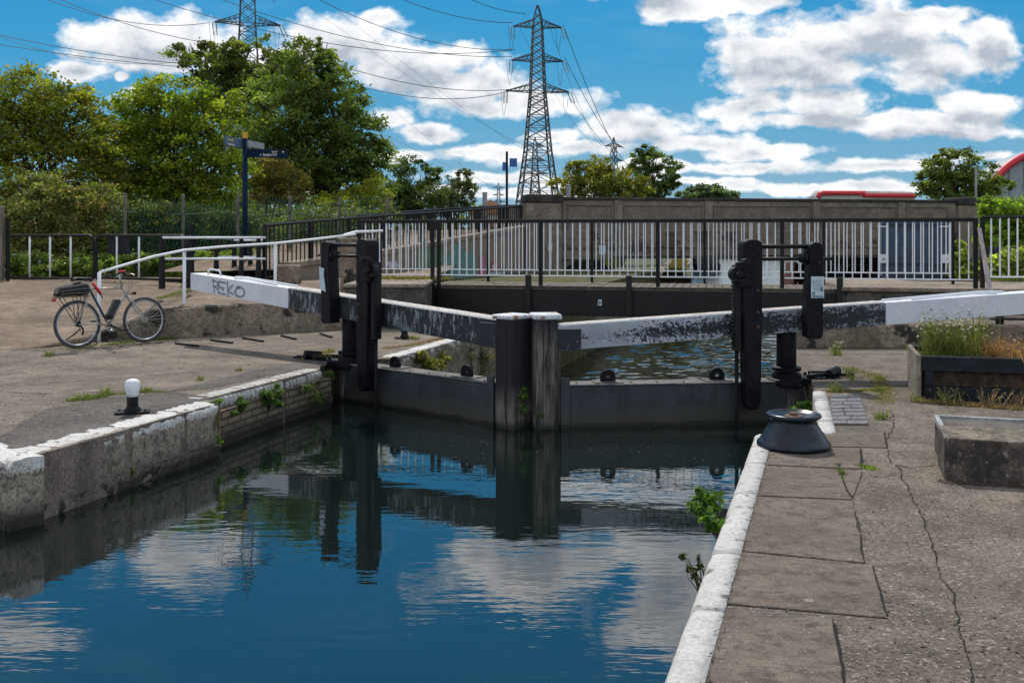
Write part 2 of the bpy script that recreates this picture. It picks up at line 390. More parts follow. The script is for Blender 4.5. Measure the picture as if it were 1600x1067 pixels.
def leafmat(name, c, trans=.52, sat=1.0):
    N = NT(name)
    at = N.n('ShaderNodeAttribute', attribute_name='tint')
    cc = N.mix(1.0, c, at.outputs['Color'], 'MULTIPLY')
    p = N.n('ShaderNodeBsdfPrincipled', {'Base Color': cc, 'Roughness': .55, 'Specular IOR Level': .35})
    t = N.n('ShaderNodeBsdfTranslucent', {'Color': N.mix(1.0, cc, (1.5, 1.55, .6), 'MULTIPLY')})
    mx = N.n('ShaderNodeMixShader', {0: trans}); N.t.links.new(p.outputs[0], mx.inputs[1]); N.t.links.new(t.outputs[0], mx.inputs[2])
    N.t.links.new(mx.outputs[0], N.out.inputs[0])
    return N.m
M['leaf'] = leafmat('leaf', (1.85, 1.9, 1.75))
M['blade'] = leafmat('blade', (.8, .8, .75), .35)
M['leaf_small'] = leafmat('leaf_small', (.85, .85, .8), .42)

def water_mat(name, c, amp, sx, sy, calm):
    N = NT(name); P = N.coords()
    mp = N.n('ShaderNodeMapping', {'Vector': P, 'Scale': (sx, sy, 1), 'Rotation': (0, 0, .22)}).outputs[0]
    a = N.noise(mp, 1.0, 3, .5, .3); b = N.noise(mp, 3.1, 2, .5); big = N.noise(P, .35, 3, .5)
    amp_m = N.ramp(big, [(.35, calm), (.68, 1.0)])
    h = N.math('MULTIPLY', N.math('ADD', a, N.math('MULTIPLY', b, .28)), amp_m)
    bp = N.n('ShaderNodeBump', {'Height': h, 'Strength': 1.0, 'Distance': amp})
    p = N.n('ShaderNodeBsdfPrincipled', {'Base Color': (*c, 1), 'Roughness': .008, 'IOR': 2.15, 'Specular IOR Level': .5, 'Normal': bp.outputs[0]})
    N.t.links.new(p.outputs[0], N.out.inputs[0])
    return N.m
M['water'] = water_mat('calm_water', (.005,.010,.009), .0027, 1.8, 5.6, .35)
M['water2'] = water_mat('rippled_water', (.012,.018,.008), .02, 1.5, 3.2, .9)

M['water3'] = water_mat('chamber_water', (.012,.018,.008), .003, 4, 7, .8)
# ------------------------------------------------------------------ foliage
def leaves_mesh(name, C, size, tint, parent, mat, fold=True, aspect=.55, droop=0.0):
    """C: (n,3) leaf centres, size: (n,), tint: (n,3)"""
    n = len(C); org = np.array(origin(parent))
    d = RNG.normal(size=(n, 3)); d[:, 2] = d[:, 2] * .7 - droop; d /= np.linalg.norm(d, axis=1)[:, None]
    r = RNG.normal(size=(n, 3)); s = np.cross(d, r); s /= np.linalg.norm(s, axis=1)[:, None] + 1e-9
    L = size[:, None]
    a = C - d * L * .5; b = C + s * L * aspect * .5 ; c = C + d * L * .5; e = C - s * L * aspect * .5
    V = np.stack([a, b, c, e], 1).reshape(-1, 3) - org
    me = bpy.data.meshes.new(name)
    me.vertices.add(4 * n); me.vertices.foreach_set('co', V.astype(np.float32).ravel())
    me.loops.add(4 * n); me.loops.foreach_set('vertex_index', np.arange(4 * n, dtype=np.int32))
    me.polygons.add(n); me.polygons.foreach_set('loop_start', np.arange(0, 4 * n, 4, dtype=np.int32))
    me.polygons.foreach_set('loop_total', np.full(n, 4, dtype=np.int32))
    me.update(calc_edges=True)
    at = me.attributes.new('tint', 'FLOAT_COLOR', 'FACE')
    cc = np.ones((n, 4), np.float32); cc[:, :3] = tint; at.data.foreach_set('color', cc.ravel())
    me.materials.append(mat)
    ob = bpy.data.objects.new(name, me); col.objects.link(ob)
    if parent: ob.parent = parent
    return ob

def crown_points(lumps, n, clumps_per=40, cr=(.18, .42), shell=.72):
    """lumps: list of (centre, (rx,ry,rz)). Returns leaf centres, clump id, clump centres"""
    vol = np.array([r[0] * r[1] * r[2] for _, r in lumps]) ** (2 / 3.); vol /= vol.sum()
    P = []; K = []; CC = []
    for (c, r), w in zip(lumps, vol):
        m = max(6, int(clumps_per * len(lumps) * w)); nl = int(n * w)
        d = RNG.normal(size=(m, 3)); d /= np.linalg.norm(d, axis=1)[:, None]
        rad = shell + (1.06 - shell) * RNG.random(m) ** .7
        rad = np.where(RNG.random(m) < .22, rad * .6, rad); rad = np.where(RNG.random(m) < .10, rad * 1.13, rad)
        cc = np.array(c) + d * rad[:, None] * np.array(r)
        rr = RNG.uniform(cr[0], cr[1], m) * (r[0] * r[1] * r[2]) ** (1 / 3.)
        wts = rr ** 2; wts /= wts.sum()
        idx = RNG.choice(m, size=nl, p=wts)
        g = RNG.normal(size=(nl, 3)) * .52
        pts = cc[idx] + g * rr[idx][:, None] * np.array([1, 1, .62])
        P.append(pts); K.append(idx + sum(len(x) for x in CC)); CC.append(cc)
    return np.concatenate(P), np.concatenate(K), np.concatenate(CC)

def tint_for(K, nclump, c1, c2, c3=None, p3=.0, var=.35, P=None, zr=None):
    k = RNG.random(nclump)[K][:, None]
    t = np.array(c1) * (1 - k) + np.array(c2) * k
    b = (1 + var * RNG.normal(size=nclump))[K].clip(.45, 1.9)[:, None]
    t = t * b * RNG.uniform(.7, 1.3, size=(len(K), 1))
    if c3 is not None:
        sel = RNG.random(len(K)) < p3 * (RNG.random(nclump)[K] * 2)
        t[sel] = np.array(c3) * RNG.uniform(.6, 1.3, size=(sel.sum(), 1))
    return t.clip(0.002, 1)

def limb(mb, a, b, r0, r1, wob=.15, n=5, seg=6):
    a = Vector(a); b = Vector(b); L = (b - a).length
    pts = []; 
    for i in range(n + 1):
        t = i / n; p = lerp(a, b, t)
        if 0 < i < n: p = p + Vector((random.uniform(-1, 1), random.uniform(-1, 1), random.uniform(-.5, .8))) * wob * L * .3
        pts.append(p)
    mb.tube(pts, [r0 + (r1 - r0) * i / n for i in range(n + 1)], seg)
    return pts

def tree(name, label, Y, lumps_px, base_px, zbase, n, size, c1, c2, c3=None, p3=0, trunk=.22, bark='bark', group=None,
         cat='tree', clumps=40, cr=(.18, .42), depth=1.0, var=.35, shell=.72, trunks=1):
    """lumps_px: (px, py, rx, ry[, dy]) measured at depth Y"""
    bx = (base_px - 800) / F * Y
    root = thing(name, (bx, Y, zbase), label, cat, group)
    L = []
    for q in lumps_px:
        px, py, rx, ry = q[:4]; dy = q[4] if len(q) > 4 else 0
        Yq = Y + dy; c = A(px, py, Yq); k = Yq / F
        L.append((c, (rx * k, .5 * (rx + ry) * k * depth, ry * k)))
    P, K, CC = crown_points([(tuple(c), r) for c, r in L], n, clumps, cr, shell)
    ok = P[:, 2] > zbase + .02
    P, K = P[ok], K[ok]
    T = tint_for(K, len(CC), c1, c2, c3, p3, var)
    S = RNG.uniform(.6, 1.3, len(P)) * size
    leaves_mesh('crown', P, S, T, root, M['leaf'])
    mb = MB(); tops = sorted(L, key=lambda q: q[0].z)
    for ti in range(trunks):
        b = Vector((bx + (ti - (trunks - 1) / 2) * .5, Y, zbase - .1))
        mid = Vector((np.mean([c.x for c, r in L]) * .6 + b.x * .4, Y, zbase + (np.mean([c.z for c, r in L]) - zbase) * .5))
        limb(mb, b, mid, trunk, trunk * .7, .08, 5, 8)
        for (c, r) in L:
            e = c + Vector((0, 0, r[2] * .3)); pp = limb(mb, mid, e, trunk * .55, trunk * .15, .25, 6, 6)
            for k in range(7):
                d = Vector((random.gauss(0, 1), random.gauss(0, 1), random.gauss(.3, 1))).normalized()
                tgt = c + Vector((d.x * r[0], d.y * r[1], d.z * r[2])) * .95
                if tgt.z > zbase + .3: limb(mb, pp[random.randint(2, 5)], tgt, trunk * .16, .012, .3, 5, 5)
    mb.build('trunk', M[bark], root, smooth=True)
    return root

def tuft(name, label, loc, n, h, spread, c1, c2, lean=.35, width=.008, flowers=0, group=None, cat='weed', leafy=0, leafsize=.03, parent=None):
    """clump of grass blades and/or small leaves growing at loc"""
    loc = Vector(loc)
    root = parent or thing(name, loc, label, cat, group)
    P = []; Fc = []; tint = []
    org = origin(root)
    tips = []
    for i in range(n):
        b = loc + Vector((random.gauss(0, spread), random.gauss(0, spread), 0))
        hh = h * random.uniform(.45, 1.1); d = Vector((random.gauss(0, lean), random.gauss(0, lean), 1)) * hh
        s = Vector((random.uniform(-1, 1), random.uniform(-1, 1), 0)).normalized() * width
        mid = b + d * .55 + Vector((0, 0, hh * .05)); tip = b + d
        tip.z -= hh * .1 * random.random(); tips.append((b, mid, tip))
        o = len(P); P += [b - s, b + s, mid + s * .7, mid - s * .7, tip]
        Fc += [(o, o + 1, o + 2, o + 3), (o + 3, o + 2, o + 4)]
        k = random.random(); t = [c1[j] * (1 - k) + c2[j] * k for j in range(3)]
        kk = random.uniform(.6, 1.3); tint += [[x * kk for x in t]] * 2
    me = bpy.data.meshes.new('stalks'); me.from_pydata([tuple(p - org) for p in P], [], Fc)
    at = me.attributes.new('tint', 'FLOAT_COLOR', 'FACE')
    cc = np.ones((len(Fc), 4), np.float32); cc[:, :3] = np.array(tint); at.data.foreach_set('color', cc.ravel())
    me.materials.append(M['blade'])
    if leafy or flowers or parent:
        ob = bpy.data.objects.new('stalks', me); col.objects.link(ob); ob.parent = root
    else:
        # one-mesh thing
        col.objects.unlink(root); bpy.data.objects.remove(root)
        ob = bpy.data.objects.new(name, me); ob.location = loc; col.objects.link(ob); tag(ob, label, cat, group)
        return ob
    if leafy:
        C = []
        for i in range(leafy):
            b, m, t = random.choice(tips); k = random.random()
            p = lerp(b, m, k * 2) if k < .5 else lerp(m, t, k * 2 - 1)
            C.append(p + Vector((random.gauss(0, .3), random.gauss(0, .3), random.gauss(0, .2))) * leafsize)
        C = np.array([tuple(c) for c in C])
        k = RNG.random((leafy, 1)); T = (np.array(c1) * (1 - k) + np.array(c2) * k) * RNG.uniform(.6, 1.5, (leafy, 1))
        leaves_mesh('leaves', C, RNG.uniform(.6, 1.4, leafy) * leafsize, T, root, M['leaf_small'], aspect=.6)
    if flowers:
        for b, m, t in random.sample(tips, min(flowers, len(tips))):
            mb = MB(); mb.lathe([(0, -.006), (.010, -.002), (.013, .004), (.006, .010), (0, .012)], tuple(t), 7); mb.build('flower_head', M['flower'], root, smooth=True)
    return root

def text_mesh(s, size, M4, mat, parent, name='lettering', font_x=1.0, ext=.0015):
    cu = bpy.data.curves.new('t', 'FONT'); cu.body = s; cu.size = size; cu.extrude = ext
    ob = bpy.data.objects.new('t', cu); col.objects.link(ob)
    dg = bpy.context.evaluated_depsgraph_get()
    me = bpy.data.meshes.new_from_object(ob.evaluated_get(dg)); bpy.data.objects.remove(ob); bpy.data.curves.remove(cu)
    o = origin(parent)
    me.transform(Matrix.Translation(-o) @ M4 @ Matrix.Diagonal((font_x, 1, 1, 1)))
    me.materials.clear(); me.materials.append(mat)
    r = bpy.data.objects.new(name, me); col.objects.link(r); r.parent = parent
    return r
# ================================================================== SETTING
W0, W1 = -.50, -1.20            # upper pound and chamber water levels
# --- wall lines (plan)
def rl(Y): return .54 + .319 * (Y - 3.63)               # right kerb outer edge
C0 = G(12, 722).xy; C1 = Vector((-2.83, 9.66))          # left stone wall
B0 = Vector((-3.02, 9.94)); B1 = Vector((-2.30, 12.05)) # left brick wall
def cl(Y): return -1.41 + .32 * (Y - 13.7)              # chamber, left wall
def cr_(Y): return 3.30 + .29 * (Y - 11.8)              # chamber, right wall
P0 = Vector((-6.35, 15.1)); P1 = Vector((-2.9, 17.3)); P2 = Vector((-.62, 17.3))
CX = cl(17.3)

left_poly = [(-40, 36), (-12, 12.5), (C0.x - 1.2, C0.y + .95), (C0.x + .03, C0.y + .03), (C1.x - .03, C1.y), (B0.x - .03, B0.y + .02), (B1.x - .03, B1.y),
             (-2.42, 12.6), (-2.42, 13.12), (-1.63, 13.12), (cl(13.2) - .03, 13.2), (cl(15) - .03, 15), (CX - .03, 17.35), (CX - .03, 19), (-40, 60)]
mb = MB(); mb.prism(left_poly, -2.2, 0); o = mb.build('quay_ground', M['ground_l']); tag(o, kind='structure')
right_poly = [(rl(-30) + .03, -30), (rl(8.0) + .03, 8.0), (rl(8.28) + .12, 8.26), (2.56, 8.14), (3.16, 10.4), (3.38, 11.2), (3.38, 11.6), (3.28, 11.72), (cr_(14.4), 14.4), (cr_(17.5), 17.5), (30, 17.5), (30, -30)]
mb = MB(); mb.prism(right_poly[::1], -2.2, 0); o = mb.build('quay_ground', M['ground_r']); tag(o, kind='structure')

# water
def sheet(name, poly, z, mat):
    mb = MB(); mb.add([(p[0], p[1], z) for p in poly], [tuple(range(len(poly)))])
    return tag(mb.build(name, mat), kind='structure')
gm = Vector((.19, 11.1))
sheet('water', [(rl(-30) - 40, -30), (rl(-30) + 2, -30), (2.2, 8.2), (3.4, 10.4), (3.4, 11.5), (gm.x, gm.y + .12), (-2.3, 13.0), (-3.2, 10), (-6, 7.6), (-13, 13), (-45, 30)], W0, M['water'])
sheet('water', [(cl(36) - 1, 36), (cr_(34) + 2, 36), (34, 37), (40, 120), (18, 120), (8, 60), (4, 36)][:1] + [(cr_(36) + 1.5, 36), (34, 37), (40, 120), (18, 120), (8, 60), (4, 36.02)], W1, M['water2'])
# chamber water: wavelets as real relief
def wavelets(y0, y1, nx, step0, k):
    Ys = [y0]
    while Ys[-1] < y1: Ys.append(Ys[-1] + step0 * (1 + (Ys[-1] - y0) * k))
    Ys = np.array(Ys); U = np.linspace(0, 1, nx); YY, UU = np.meshgrid(Ys, U, indexing='ij')
    XL = -1.41 + .32 * (YY - 13.7) - .5; XR = 3.30 + .29 * (YY - 11.8) + .6 + np.clip(YY - 34, 0, 2)
    XX = XL + (XR - XL) * UU; Z = np.zeros_like(XX)
    wx = XX + .25 * np.sin(YY * 1.3 + XX * .9) ; wy = YY + .2 * np.sin(XX * 1.7 + 1.1)
    for i in range(26):
        lam = RNG.uniform(.20, .62); th = math.pi / 2 + RNG.normal() * .55; kk = 2 * math.pi / lam; ph = RNG.uniform(0, 6.28)
        Z += lam * .0056 * np.sin(kk * (math.cos(th) * wx + math.sin(th) * wy) + ph)
    Z *= .75 + .35 * np.sin(XX * .8 + 2) * np.sin(YY * .45)
    V = np.stack([XX, YY, Z + W1], -1).reshape(-1, 3); n0, n1 = XX.shape
    idx = np.arange(n0 * n1).reshape(n0, n1); Fq = np.stack([idx[:-1, :-1], idx[:-1, 1:], idx[1:, 1:], idx[1:, :-1]], -1).reshape(-1, 4)
    me = bpy.data.meshes.new('water'); me.from_pydata(V.tolist(), [], Fq.tolist()); me.polygons.foreach_set('use_smooth', [True] * len(Fq)); me.materials.append(M['water3'])
    ob = bpy.data.objects.new('water', me); col.objects.link(ob); return tag(ob, kind='structure')
wavelets(11.0, 36.1, 150, .036, .035)
# ground to the horizon: bed level plus land
S = 3000
sheet('ground', [(-S, -S), (S, -S), (S, S), (-S, S)], -2.2, M['bed'])
mb = MB(); mb.prism([(-S, 60), (-40, 36.0), (-12, 34.5), (6.2, 34.5), (10.8, 60), (21.6, 120), (40, 120), (36, 60), (34, 37.5), (60, 37.5), (S, 60), (S, S), (-S, S)], -2.1, -.25); tag(mb.build('field', M['field']), kind='structure')
mb = MB(); 
for i in range(24):
    y0, y1 = 34.6 + i * 2.6, 34.6 + (i + 1) * 2.6
    mb.add([(3.9 + (y0 - 34) * .2, y0, -.244), (5.4 + (y0 - 34) * .2, y0, -.244), (5.4 + (y1 - 34) * .2, y1, -.244), (3.9 + (y1 - 34) * .2, y1, -.244)], [(0, 1, 2, 3)])
tag(mb.build('path', M['brown_cap']), kind='structure')

# raised left towpath: heightfield behind the retaining wall
def hL(X, Y):
    w = smooth01((X + 7.3) / 1.5)
    yb = 14.2 if X < P0.x else (P0.y + (X - P0.x) / (P1.x - P0.x) * (P1.y - P0.y) if X < P1.x else 17.3)
    d = max(0, Y - yb)
    a = .56 * smooth01(d / 8.5); b = .10 + .38 * smooth01((X + 6.3) / .8) + .17 * smooth01(d / 3.5)
    b = b + .12 * smooth01((X + 3) / 1.2)
    return a * (1 - w) + b * w
mb = MB(); vs = []; fs = []
xs = [-40, -34, -28, -24, -20, -17, -15, -13.5, -12] + [-12 + .35 * i for i in range(1, 34)]
xs = [x for x in xs if x < -1.55] + [-1.55]
ts = [0, .02] + [.35 * i for i in range(1, 30)] + [11, 12.5, 14, 17, 20]
for X in xs:
    yb = 14.15 if X < -6.9 else (lerp(14.15, 15.16, smooth01((X + 6.9) / .55)) if X < P0.x else (P0.y + .06 + (X - P0.x) / (P1.x - P0.x) * (P1.y - P0.y) if X < P1.x else 17.36))
    for t in ts:
        Y = yb + t; h = hL(X, Y) + .004 if t > 0.001 else (hL(X, Y) + .004 if X > P0.x else .003)
        h += (.012 * math.sin(X * 3.1 + Y * 1.7) + .01 * math.sin(X * 1.3 - Y * 2.9)) * smooth01(t / 1.0)
        vs.append((X, Y, h))
nt = len(ts)
for i in range(len(xs) - 1):
    for j in range(nt - 1):
        a = i * nt + j
        if Vector(vs[a + nt]).x > CX - .1 and vs[a][1] > 18.6: pass
        fs.append((a, a + nt, a + nt + 1, a + 1))
mb.add(vs, fs); o = mb.build('towpath', M['ground_far'], smooth=True); tag(o, kind='structure')

# dark asphalt repair patches on the left quay, brick strip behind the coping
def strip(name, pts, z, mat):
    mb = MB(); mb.add([(p[0], p[1], z) for p in pts], [tuple(range(len(pts)))])
    return tag(mb.build(name, mat), kind='structure')
def jag(pts, amp=.02, step=.12):
    out = []
    n = len(pts)
    for i in range(n):
        a = Vector(pts[i][:2]); b = Vector(pts[(i + 1) % n][:2]); k = max(1, int((b - a).length / step))
        for j in range(k):
            p = lerp(a, b, j / k)
            if j: p = p + Vector((random.uniform(-1, 1), random.uniform(-1, 1))) * amp
            out.append((p.x, p.y))
    return out
strip('asphalt_patch', jag([G(0, 684), G(70, 640), G(150, 624), G(272, 612), G(330, 622), G(200, 661), G(60, 694), G(0, 706)], .03), .004, M['asphalt_patch'])
strip('asphalt_patch', jag([G(262, 612), G(420, 574), G(440, 570), G(515, 558), G(510, 571), G(440, 583), G(330, 607)], .02), .004, M['asphalt_patch'])

# retaining wall and abutment on the left
def wall_strip(p, q, h0, h1, th, mat, name='wall', parent=None, n=14, base=0, jitter=.012, topz=None, capd=0):
    """wall from p to q (plan), front face on the p->q line, thickness behind (left normal)"""
    p = Vector(p[:2]); q = Vector(q[:2]); d = (q - p).normalized(); nrm = Vector((-d.y, d.x))
    mb = MB(); v = []; f = []
    for i in range(n + 1):
        t = i / n; c = lerp(p, q, t); h = h0 + (h1 - h0) * t + random.uniform(-1, 1) * jitter
        rows = [(0, base), (random.uniform(-1, 1) * jitter, base + (h - base) * .5), (0, h - .03), (.03, h), (th, h + .002), (th, base)]
        for o, z in rows: v.append((c.x + nrm.x * o, c.y + nrm.y * o, z))
    k = 6
    for i in range(n):
        for j in range(k - 1): f.append((i*k+j, (i+1)*k+j, (i+1)*k+j+1, i*k+j+1))
    f.append(tuple(range(k - 1, -1, -1))); f.append(tuple(n * k + j for j in range(k)))
    mb.add(v, f)
    return mb.build(name, mat, parent)
o = wall_strip(P0, P0 + (P1 - P0) * .22, .10, .47, .25, M['concrete_old'], 'retaining_wall', n=6)
tag(o, 'stained low concrete wall end sloping up behind the bicycle', 'wall')
o = wall_strip(P0 + (P1 - P0) * .22 + Vector((.002, 0)), P1, .47, .53, .25, M['concrete_old'], 'retaining_wall', n=20)
tag(o, 'low stained concrete retaining wall running behind the white handrail posts', 'wall')
root = thing('footbridge_abutment', (P1.x, P1.y, 0), 'dark stained concrete abutment under the left end of the footbridge', 'abutment')
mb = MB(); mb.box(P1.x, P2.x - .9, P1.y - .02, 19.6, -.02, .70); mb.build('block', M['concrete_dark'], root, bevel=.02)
mb = MB(); mb.box(P1.x - .03, P2.x - .88, P1.y - .05, 19.7, .705, .775); mb.build('coping', M['brown_cap'], root, bevel=.015)

# right platform and low wall
root = thing('retaining_wall', (4.0, 14.4, 0), 'low weathered concrete wall crossing the right quay below the white balance beam', 'wall')
mb = MB(); mb.prism([(cr_(14.4) - .02, 14.38), (9.5, 14.15), (16, 13.9), (16, 14.3), (9.5, 14.5), (cr_(14.4), 14.7)], -.01, .34); mb.build('wall', M['concrete_old'], root, bevel=.02)
mb = MB(); mb.prism([(cr_(14.7) - .02, 14.62), (16, 14.3), (22, 14.3), (22, 16.4), (cr_(16.4) - .02, 16.4)], .0, .30); o = mb.build('platform', M['ground_r']); tag(o, kind='structure')
root = thing('footbridge_abutment', (6, 16.5, 0), 'long concrete ledge carrying the right end of the footbridge', 'abutment')
fd = Vector((10.89, -2.4)).normalized()
ab = A(1317, 452, 17.3).xy
mb = MB(); q = [ab, ab + fd * 11, ab + fd * 11 + Vector((.6, 3.2)), ab + Vector((.6, 3.2))]
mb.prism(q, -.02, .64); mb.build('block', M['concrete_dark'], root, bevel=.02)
q = [ab + Vector((-.03, -.04)), ab + fd * 11 + Vector((0, -.04)), ab + fd * 11 + Vector((.6, 3.2)), ab + Vector((.57, 3.2))]
mb = MB(); mb.prism(q, .645, .72); mb.build('coping', M['brown_cap'], root, bevel=.015)
# land on the right behind the ledge
mb = MB(); mb.prism([(9.8, 18.5), (30, 15.5), (70, 15.5), (70, 37), (15.8, 37), (13.2, 26)], -1.9, .60); o = mb.build('verge', M['hedge_ground']); tag(o, kind='structure')
mb = MB(); mb.prism([(30, 15.4), (30, -30), (80, -30), (80, 15.4)], -1.9, -.02); o = mb.build('verge', M['hedge_ground']); tag(o, kind='structure')
mb = MB(); mb.prism([(-80, 60), (-80, -30), (rl(-30) - 38, -30), (-44, 28), (-36, 33)], -1.9, .1); o = mb.build('verge', M['hedge_ground']); tag(o, kind='structure')
# land on the left beyond the towpath, strip of grass below the ramp wall
mb = MB(); mb.prism([(-80, 36), (-14, 31), (-12, 33.0), (3.3, 33.0), (3.6, 36), (-80, 60)], -1.9, .42); o = mb.build('verge', M['hedge_ground']); tag(o, kind='structure')
mb = MB(); mb.prism([(-12.0, 24.6), (cl(19.5) + .1, 19.5), (cl(34.4) - .2, 34.4), (-12.0, 34.4)], -1.9, .38); o = mb.build('verge', M['hedge_ground']); tag(o, kind='structure')

# ---- chamber walls
def long_wall(name, label, pts, z0, z1, mat, th=.2, flip=1):
    root = thing(name, (pts[0][0], pts[0][1], 0), label, 'wall')
    for i in range(len(pts) - 1):
        a = Vector(pts[i]); b = Vector(pts[i + 1]); d = (b - a).normalized(); n = Vector((-d.y, d.x)) * flip
        k = max(1, int((b - a).length / 2.4))
        for j in range(k):
            p = lerp(a, b, j / k) + d * .004; q = lerp(a, b, (j + 1) / k) - d * .004
            mb = MB(); mb.prism([p, q, q + n * th, p + n * th] if flip > 0 else [p + n * th, q + n * th, q, p], z0, z1)
            mb.build('wall_panel', mat, root, bevel=.01)
    return root
long_wall('chamber_wall', 'tall dark wall on the left side of the lock chamber, weedy at its foot', [(cl(13.2), 13.2), (cl(20), 20), (cl(34), 34)], -2.1, -.004, M['chamber'], .04)
long_wall('chamber_wall', 'right wall of the lock chamber behind the gate', [(cr_(11.8), 11.8), (cr_(17.4), 17.4), (cr_(34), 34)], -2.1, -.004, M['chamber'], .04, -1)
mb = MB(); mb.prism([(cr_(17.3), 17.3), (cr_(24), 24), (14, 24), (14, 17.3)], -1.9, -.1); tag(mb.build('verge', M['hedge_ground']), kind='structure')

# ---- coping blocks with a rounded water-side edge
def coping_block(a, b, side, mat, parent, name='coping_stone', w=.22, bot=-.36, r=.06, n=10, jit=.006, top=.007, gap=.006, smooth=True, endf_=.010):
    a = Vector(a[:2]); b = Vector(b[:2]); d = (b - a).normalized(); nr = Vector((-d.y, d.x)) * side   # nr points inland
    prof = [(w, bot), (w, top), (w * .5, top + .003), (r * 1.3, top)]
    for k in range(1, 5):
        t = k / 5 * math.pi / 2; prof.append((r - r * math.sin(t), top - r + r * math.cos(t)))
    prof += [(0, top - r), (0, top - r - (top - r - bot) * .33), (0, top - r - (top - r - bot) * .66), (0.0, bot)]
    v = []; f = []; m = len(prof)
    for i in range(n + 1):
        t = gap / (b - a).length + (1 - 2 * gap / (b - a).length) * i / n; c = lerp(a, b, t)
        endf = endf_ if i in (0, n) else 0
        for (o, z) in prof:
            o2 = o + random.uniform(-1, 1) * jit * .6 + (endf if o < w * .5 else 0); z2 = z + random.uniform(-1, 1) * jit - (endf * .6 if z > -.05 else 0)
            v.append((c.x + nr.x * o2, c.y + nr.y * o2, z2))
    for i in range(n):
        for j in range(m - 1):
            q = (i*m+j, i*m+j+1, (i+1)*m+j+1, (i+1)*m+j)
            f.append(q if side > 0 else q[::-1])
    f.append(tuple(range(m))); f.append(tuple(n * m + j for j in range(m - 1, -1, -1)))
    mb = MB(); mb.add(v, f); ob = mb.build(name, mat, parent, smooth=False)
    if smooth:
        ob.data.polygons.foreach_set('use_smooth', [len(p.vertices) == 4 for p in ob.data.polygons])
    return ob
# left granite wall
root = thing('quay_wall', (C0.x, C0.y, -.5), 'grey stone wall with whitewashed rounded top along the left water edge', 'wall')
joints = [0, .19, .50, .80, 1.0]
for i in range(4):
    coping_block(lerp(C0, C1, joints[i]), lerp(C0, C1, joints[i + 1]), 1, M['cope_l'], root, w=.26, bot=-.37, r=.07, n=14, jit=.009, gap=.011, endf_=.014)
wg = [C0, C0 + Vector((-1.2, .95)), Vector((-12, 12.5))]
coping_block(wg[1], wg[0] + Vector((.01, -.01)), 1, M['cope_l'], root, w=.26, bot=-.9, r=.07, n=12, jit=.006, gap=.0, endf_=.0)
for i in range(7):
    coping_block(lerp(wg[2], wg[1], i / 7), lerp(wg[2], wg[1], (i + 1) / 7), 1, M['cope_l'], root, w=.26, bot=-.9, r=.07, n=8, jit=.007)
# return face at the far end of the stone wall
ce = MB(); v = []
ce.prism([(C1.x + .0, C1.y), (C1.x - .06, C1.y + .06), (C1.x - .35, C1.y + .12), (C1.x - .35, C1.y - .1)], -.9, -.004); ce.build('end_face', M['cope_l'], root, bevel=.03, seg=3)
base = MB(); v = []; f = []
nn = 46
for i in range(nn + 1):
    c = lerp(C0, C1, i / nn); d = (C1 - C0).normalized(); nr = Vector((-d.y, d.x))
    for (o, z) in [(.03, -.36), (-.008 + random.uniform(-.02, .03), -.40 + random.uniform(-.02, .02)), (random.uniform(-.035, .03), -.47), (random.uniform(-.03, .02), -.56), (-.02, -1.1), (.25, -1.1)]:
        v.append((c.x + nr.x * o, c.y + nr.y * o, z))
for i in range(nn):
    for j in range(5): f.append((i*6+j, (i+1)*6+j, (i+1)*6+j+1, i*6+j+1)[::-1])
base.add(v, f); base.build('wall_base', M['cope_l'], root)
wb = MB(); wb.prism([C0 + Vector((.0, 0)), C0 + Vector((.05, .08)), C0 + Vector((-1.1, 1.0)), C0 + Vector((-1.2, .93))], -1.2, -.38); wb.build('wall_base', M['cope_l'], root)

def brick_coping(a, b, side, mat, parent, bw=.078, w=.22, bot=-.135, r=.075):
    a = Vector(a[:2]); b = Vector(b[:2]); L = (b - a).length; k = int(L / bw); mb = MB(); d = (b - a).normalized(); nr = Vector((-d.y, d.x)) * side
    for i in range(k):
        p = lerp(a, b, (i + .07) / k); q = lerp(a, b, (i + .93) / k); dz = random.uniform(-.004, .004); do = random.uniform(-.004, .004)
        prof = [(w, bot), (w, .006)] + [(r - r * math.sin(t * math.pi / 8) , .006 - r + r * math.cos(t * math.pi / 8)) for t in range(0, 5)] + [(0, bot)]
        v = [(c.x + nr.x * (o + do), c.y + nr.y * (o + do), z + dz) for c in (p, q) for (o, z) in prof]; m = len(prof)
        f = [tuple(range(m))[::side], tuple(range(2 * m - 1, m - 1, -1))[::side]] + [(j, m + j, m + (j + 1) % m, (j + 1) % m)[::-side] for j in range(m)]
        mb.add(v, f)
    # mortar core
    mb2 = [lerp(a, b, .0) + nr * .02, lerp(a, b, 1.0) + nr * .02, lerp(a, b, 1.0) + nr * (w - .01), a + nr * (w - .01)]
    mb.prism(mb2, bot, -.03)
    return mb.build('brick_coping', mat, parent)
root = thing('brick_wall', (B0.x, B0.y, -.5), 'old brick wall with a whitewashed row of rounded bricks beside the left gate', 'wall')
Bm = G(444, 593).xy
brick_coping(B0 + Vector((-.03, -.05)), Bm, 1, M['cope_b'], root)
Bm2 = Bm + (B1 - B0).normalized() * .07
brick_coping(Bm2 + Vector((-.02, 0)), B1, 1, M['cope_b'], root)
for a, b in ((B0 + Vector((0, -.3)), Bm), (Bm2, B1 + Vector((.08, .25)))):
    d = (b - a).normalized(); nr = Vector((-d.y, d.x)); mb = MB()
    mb.prism([a + nr * .015, b + nr * .015, b + nr * .3, a + nr * .3], -1.2, -.137); mb.build('brickwork', M['brick'], root)
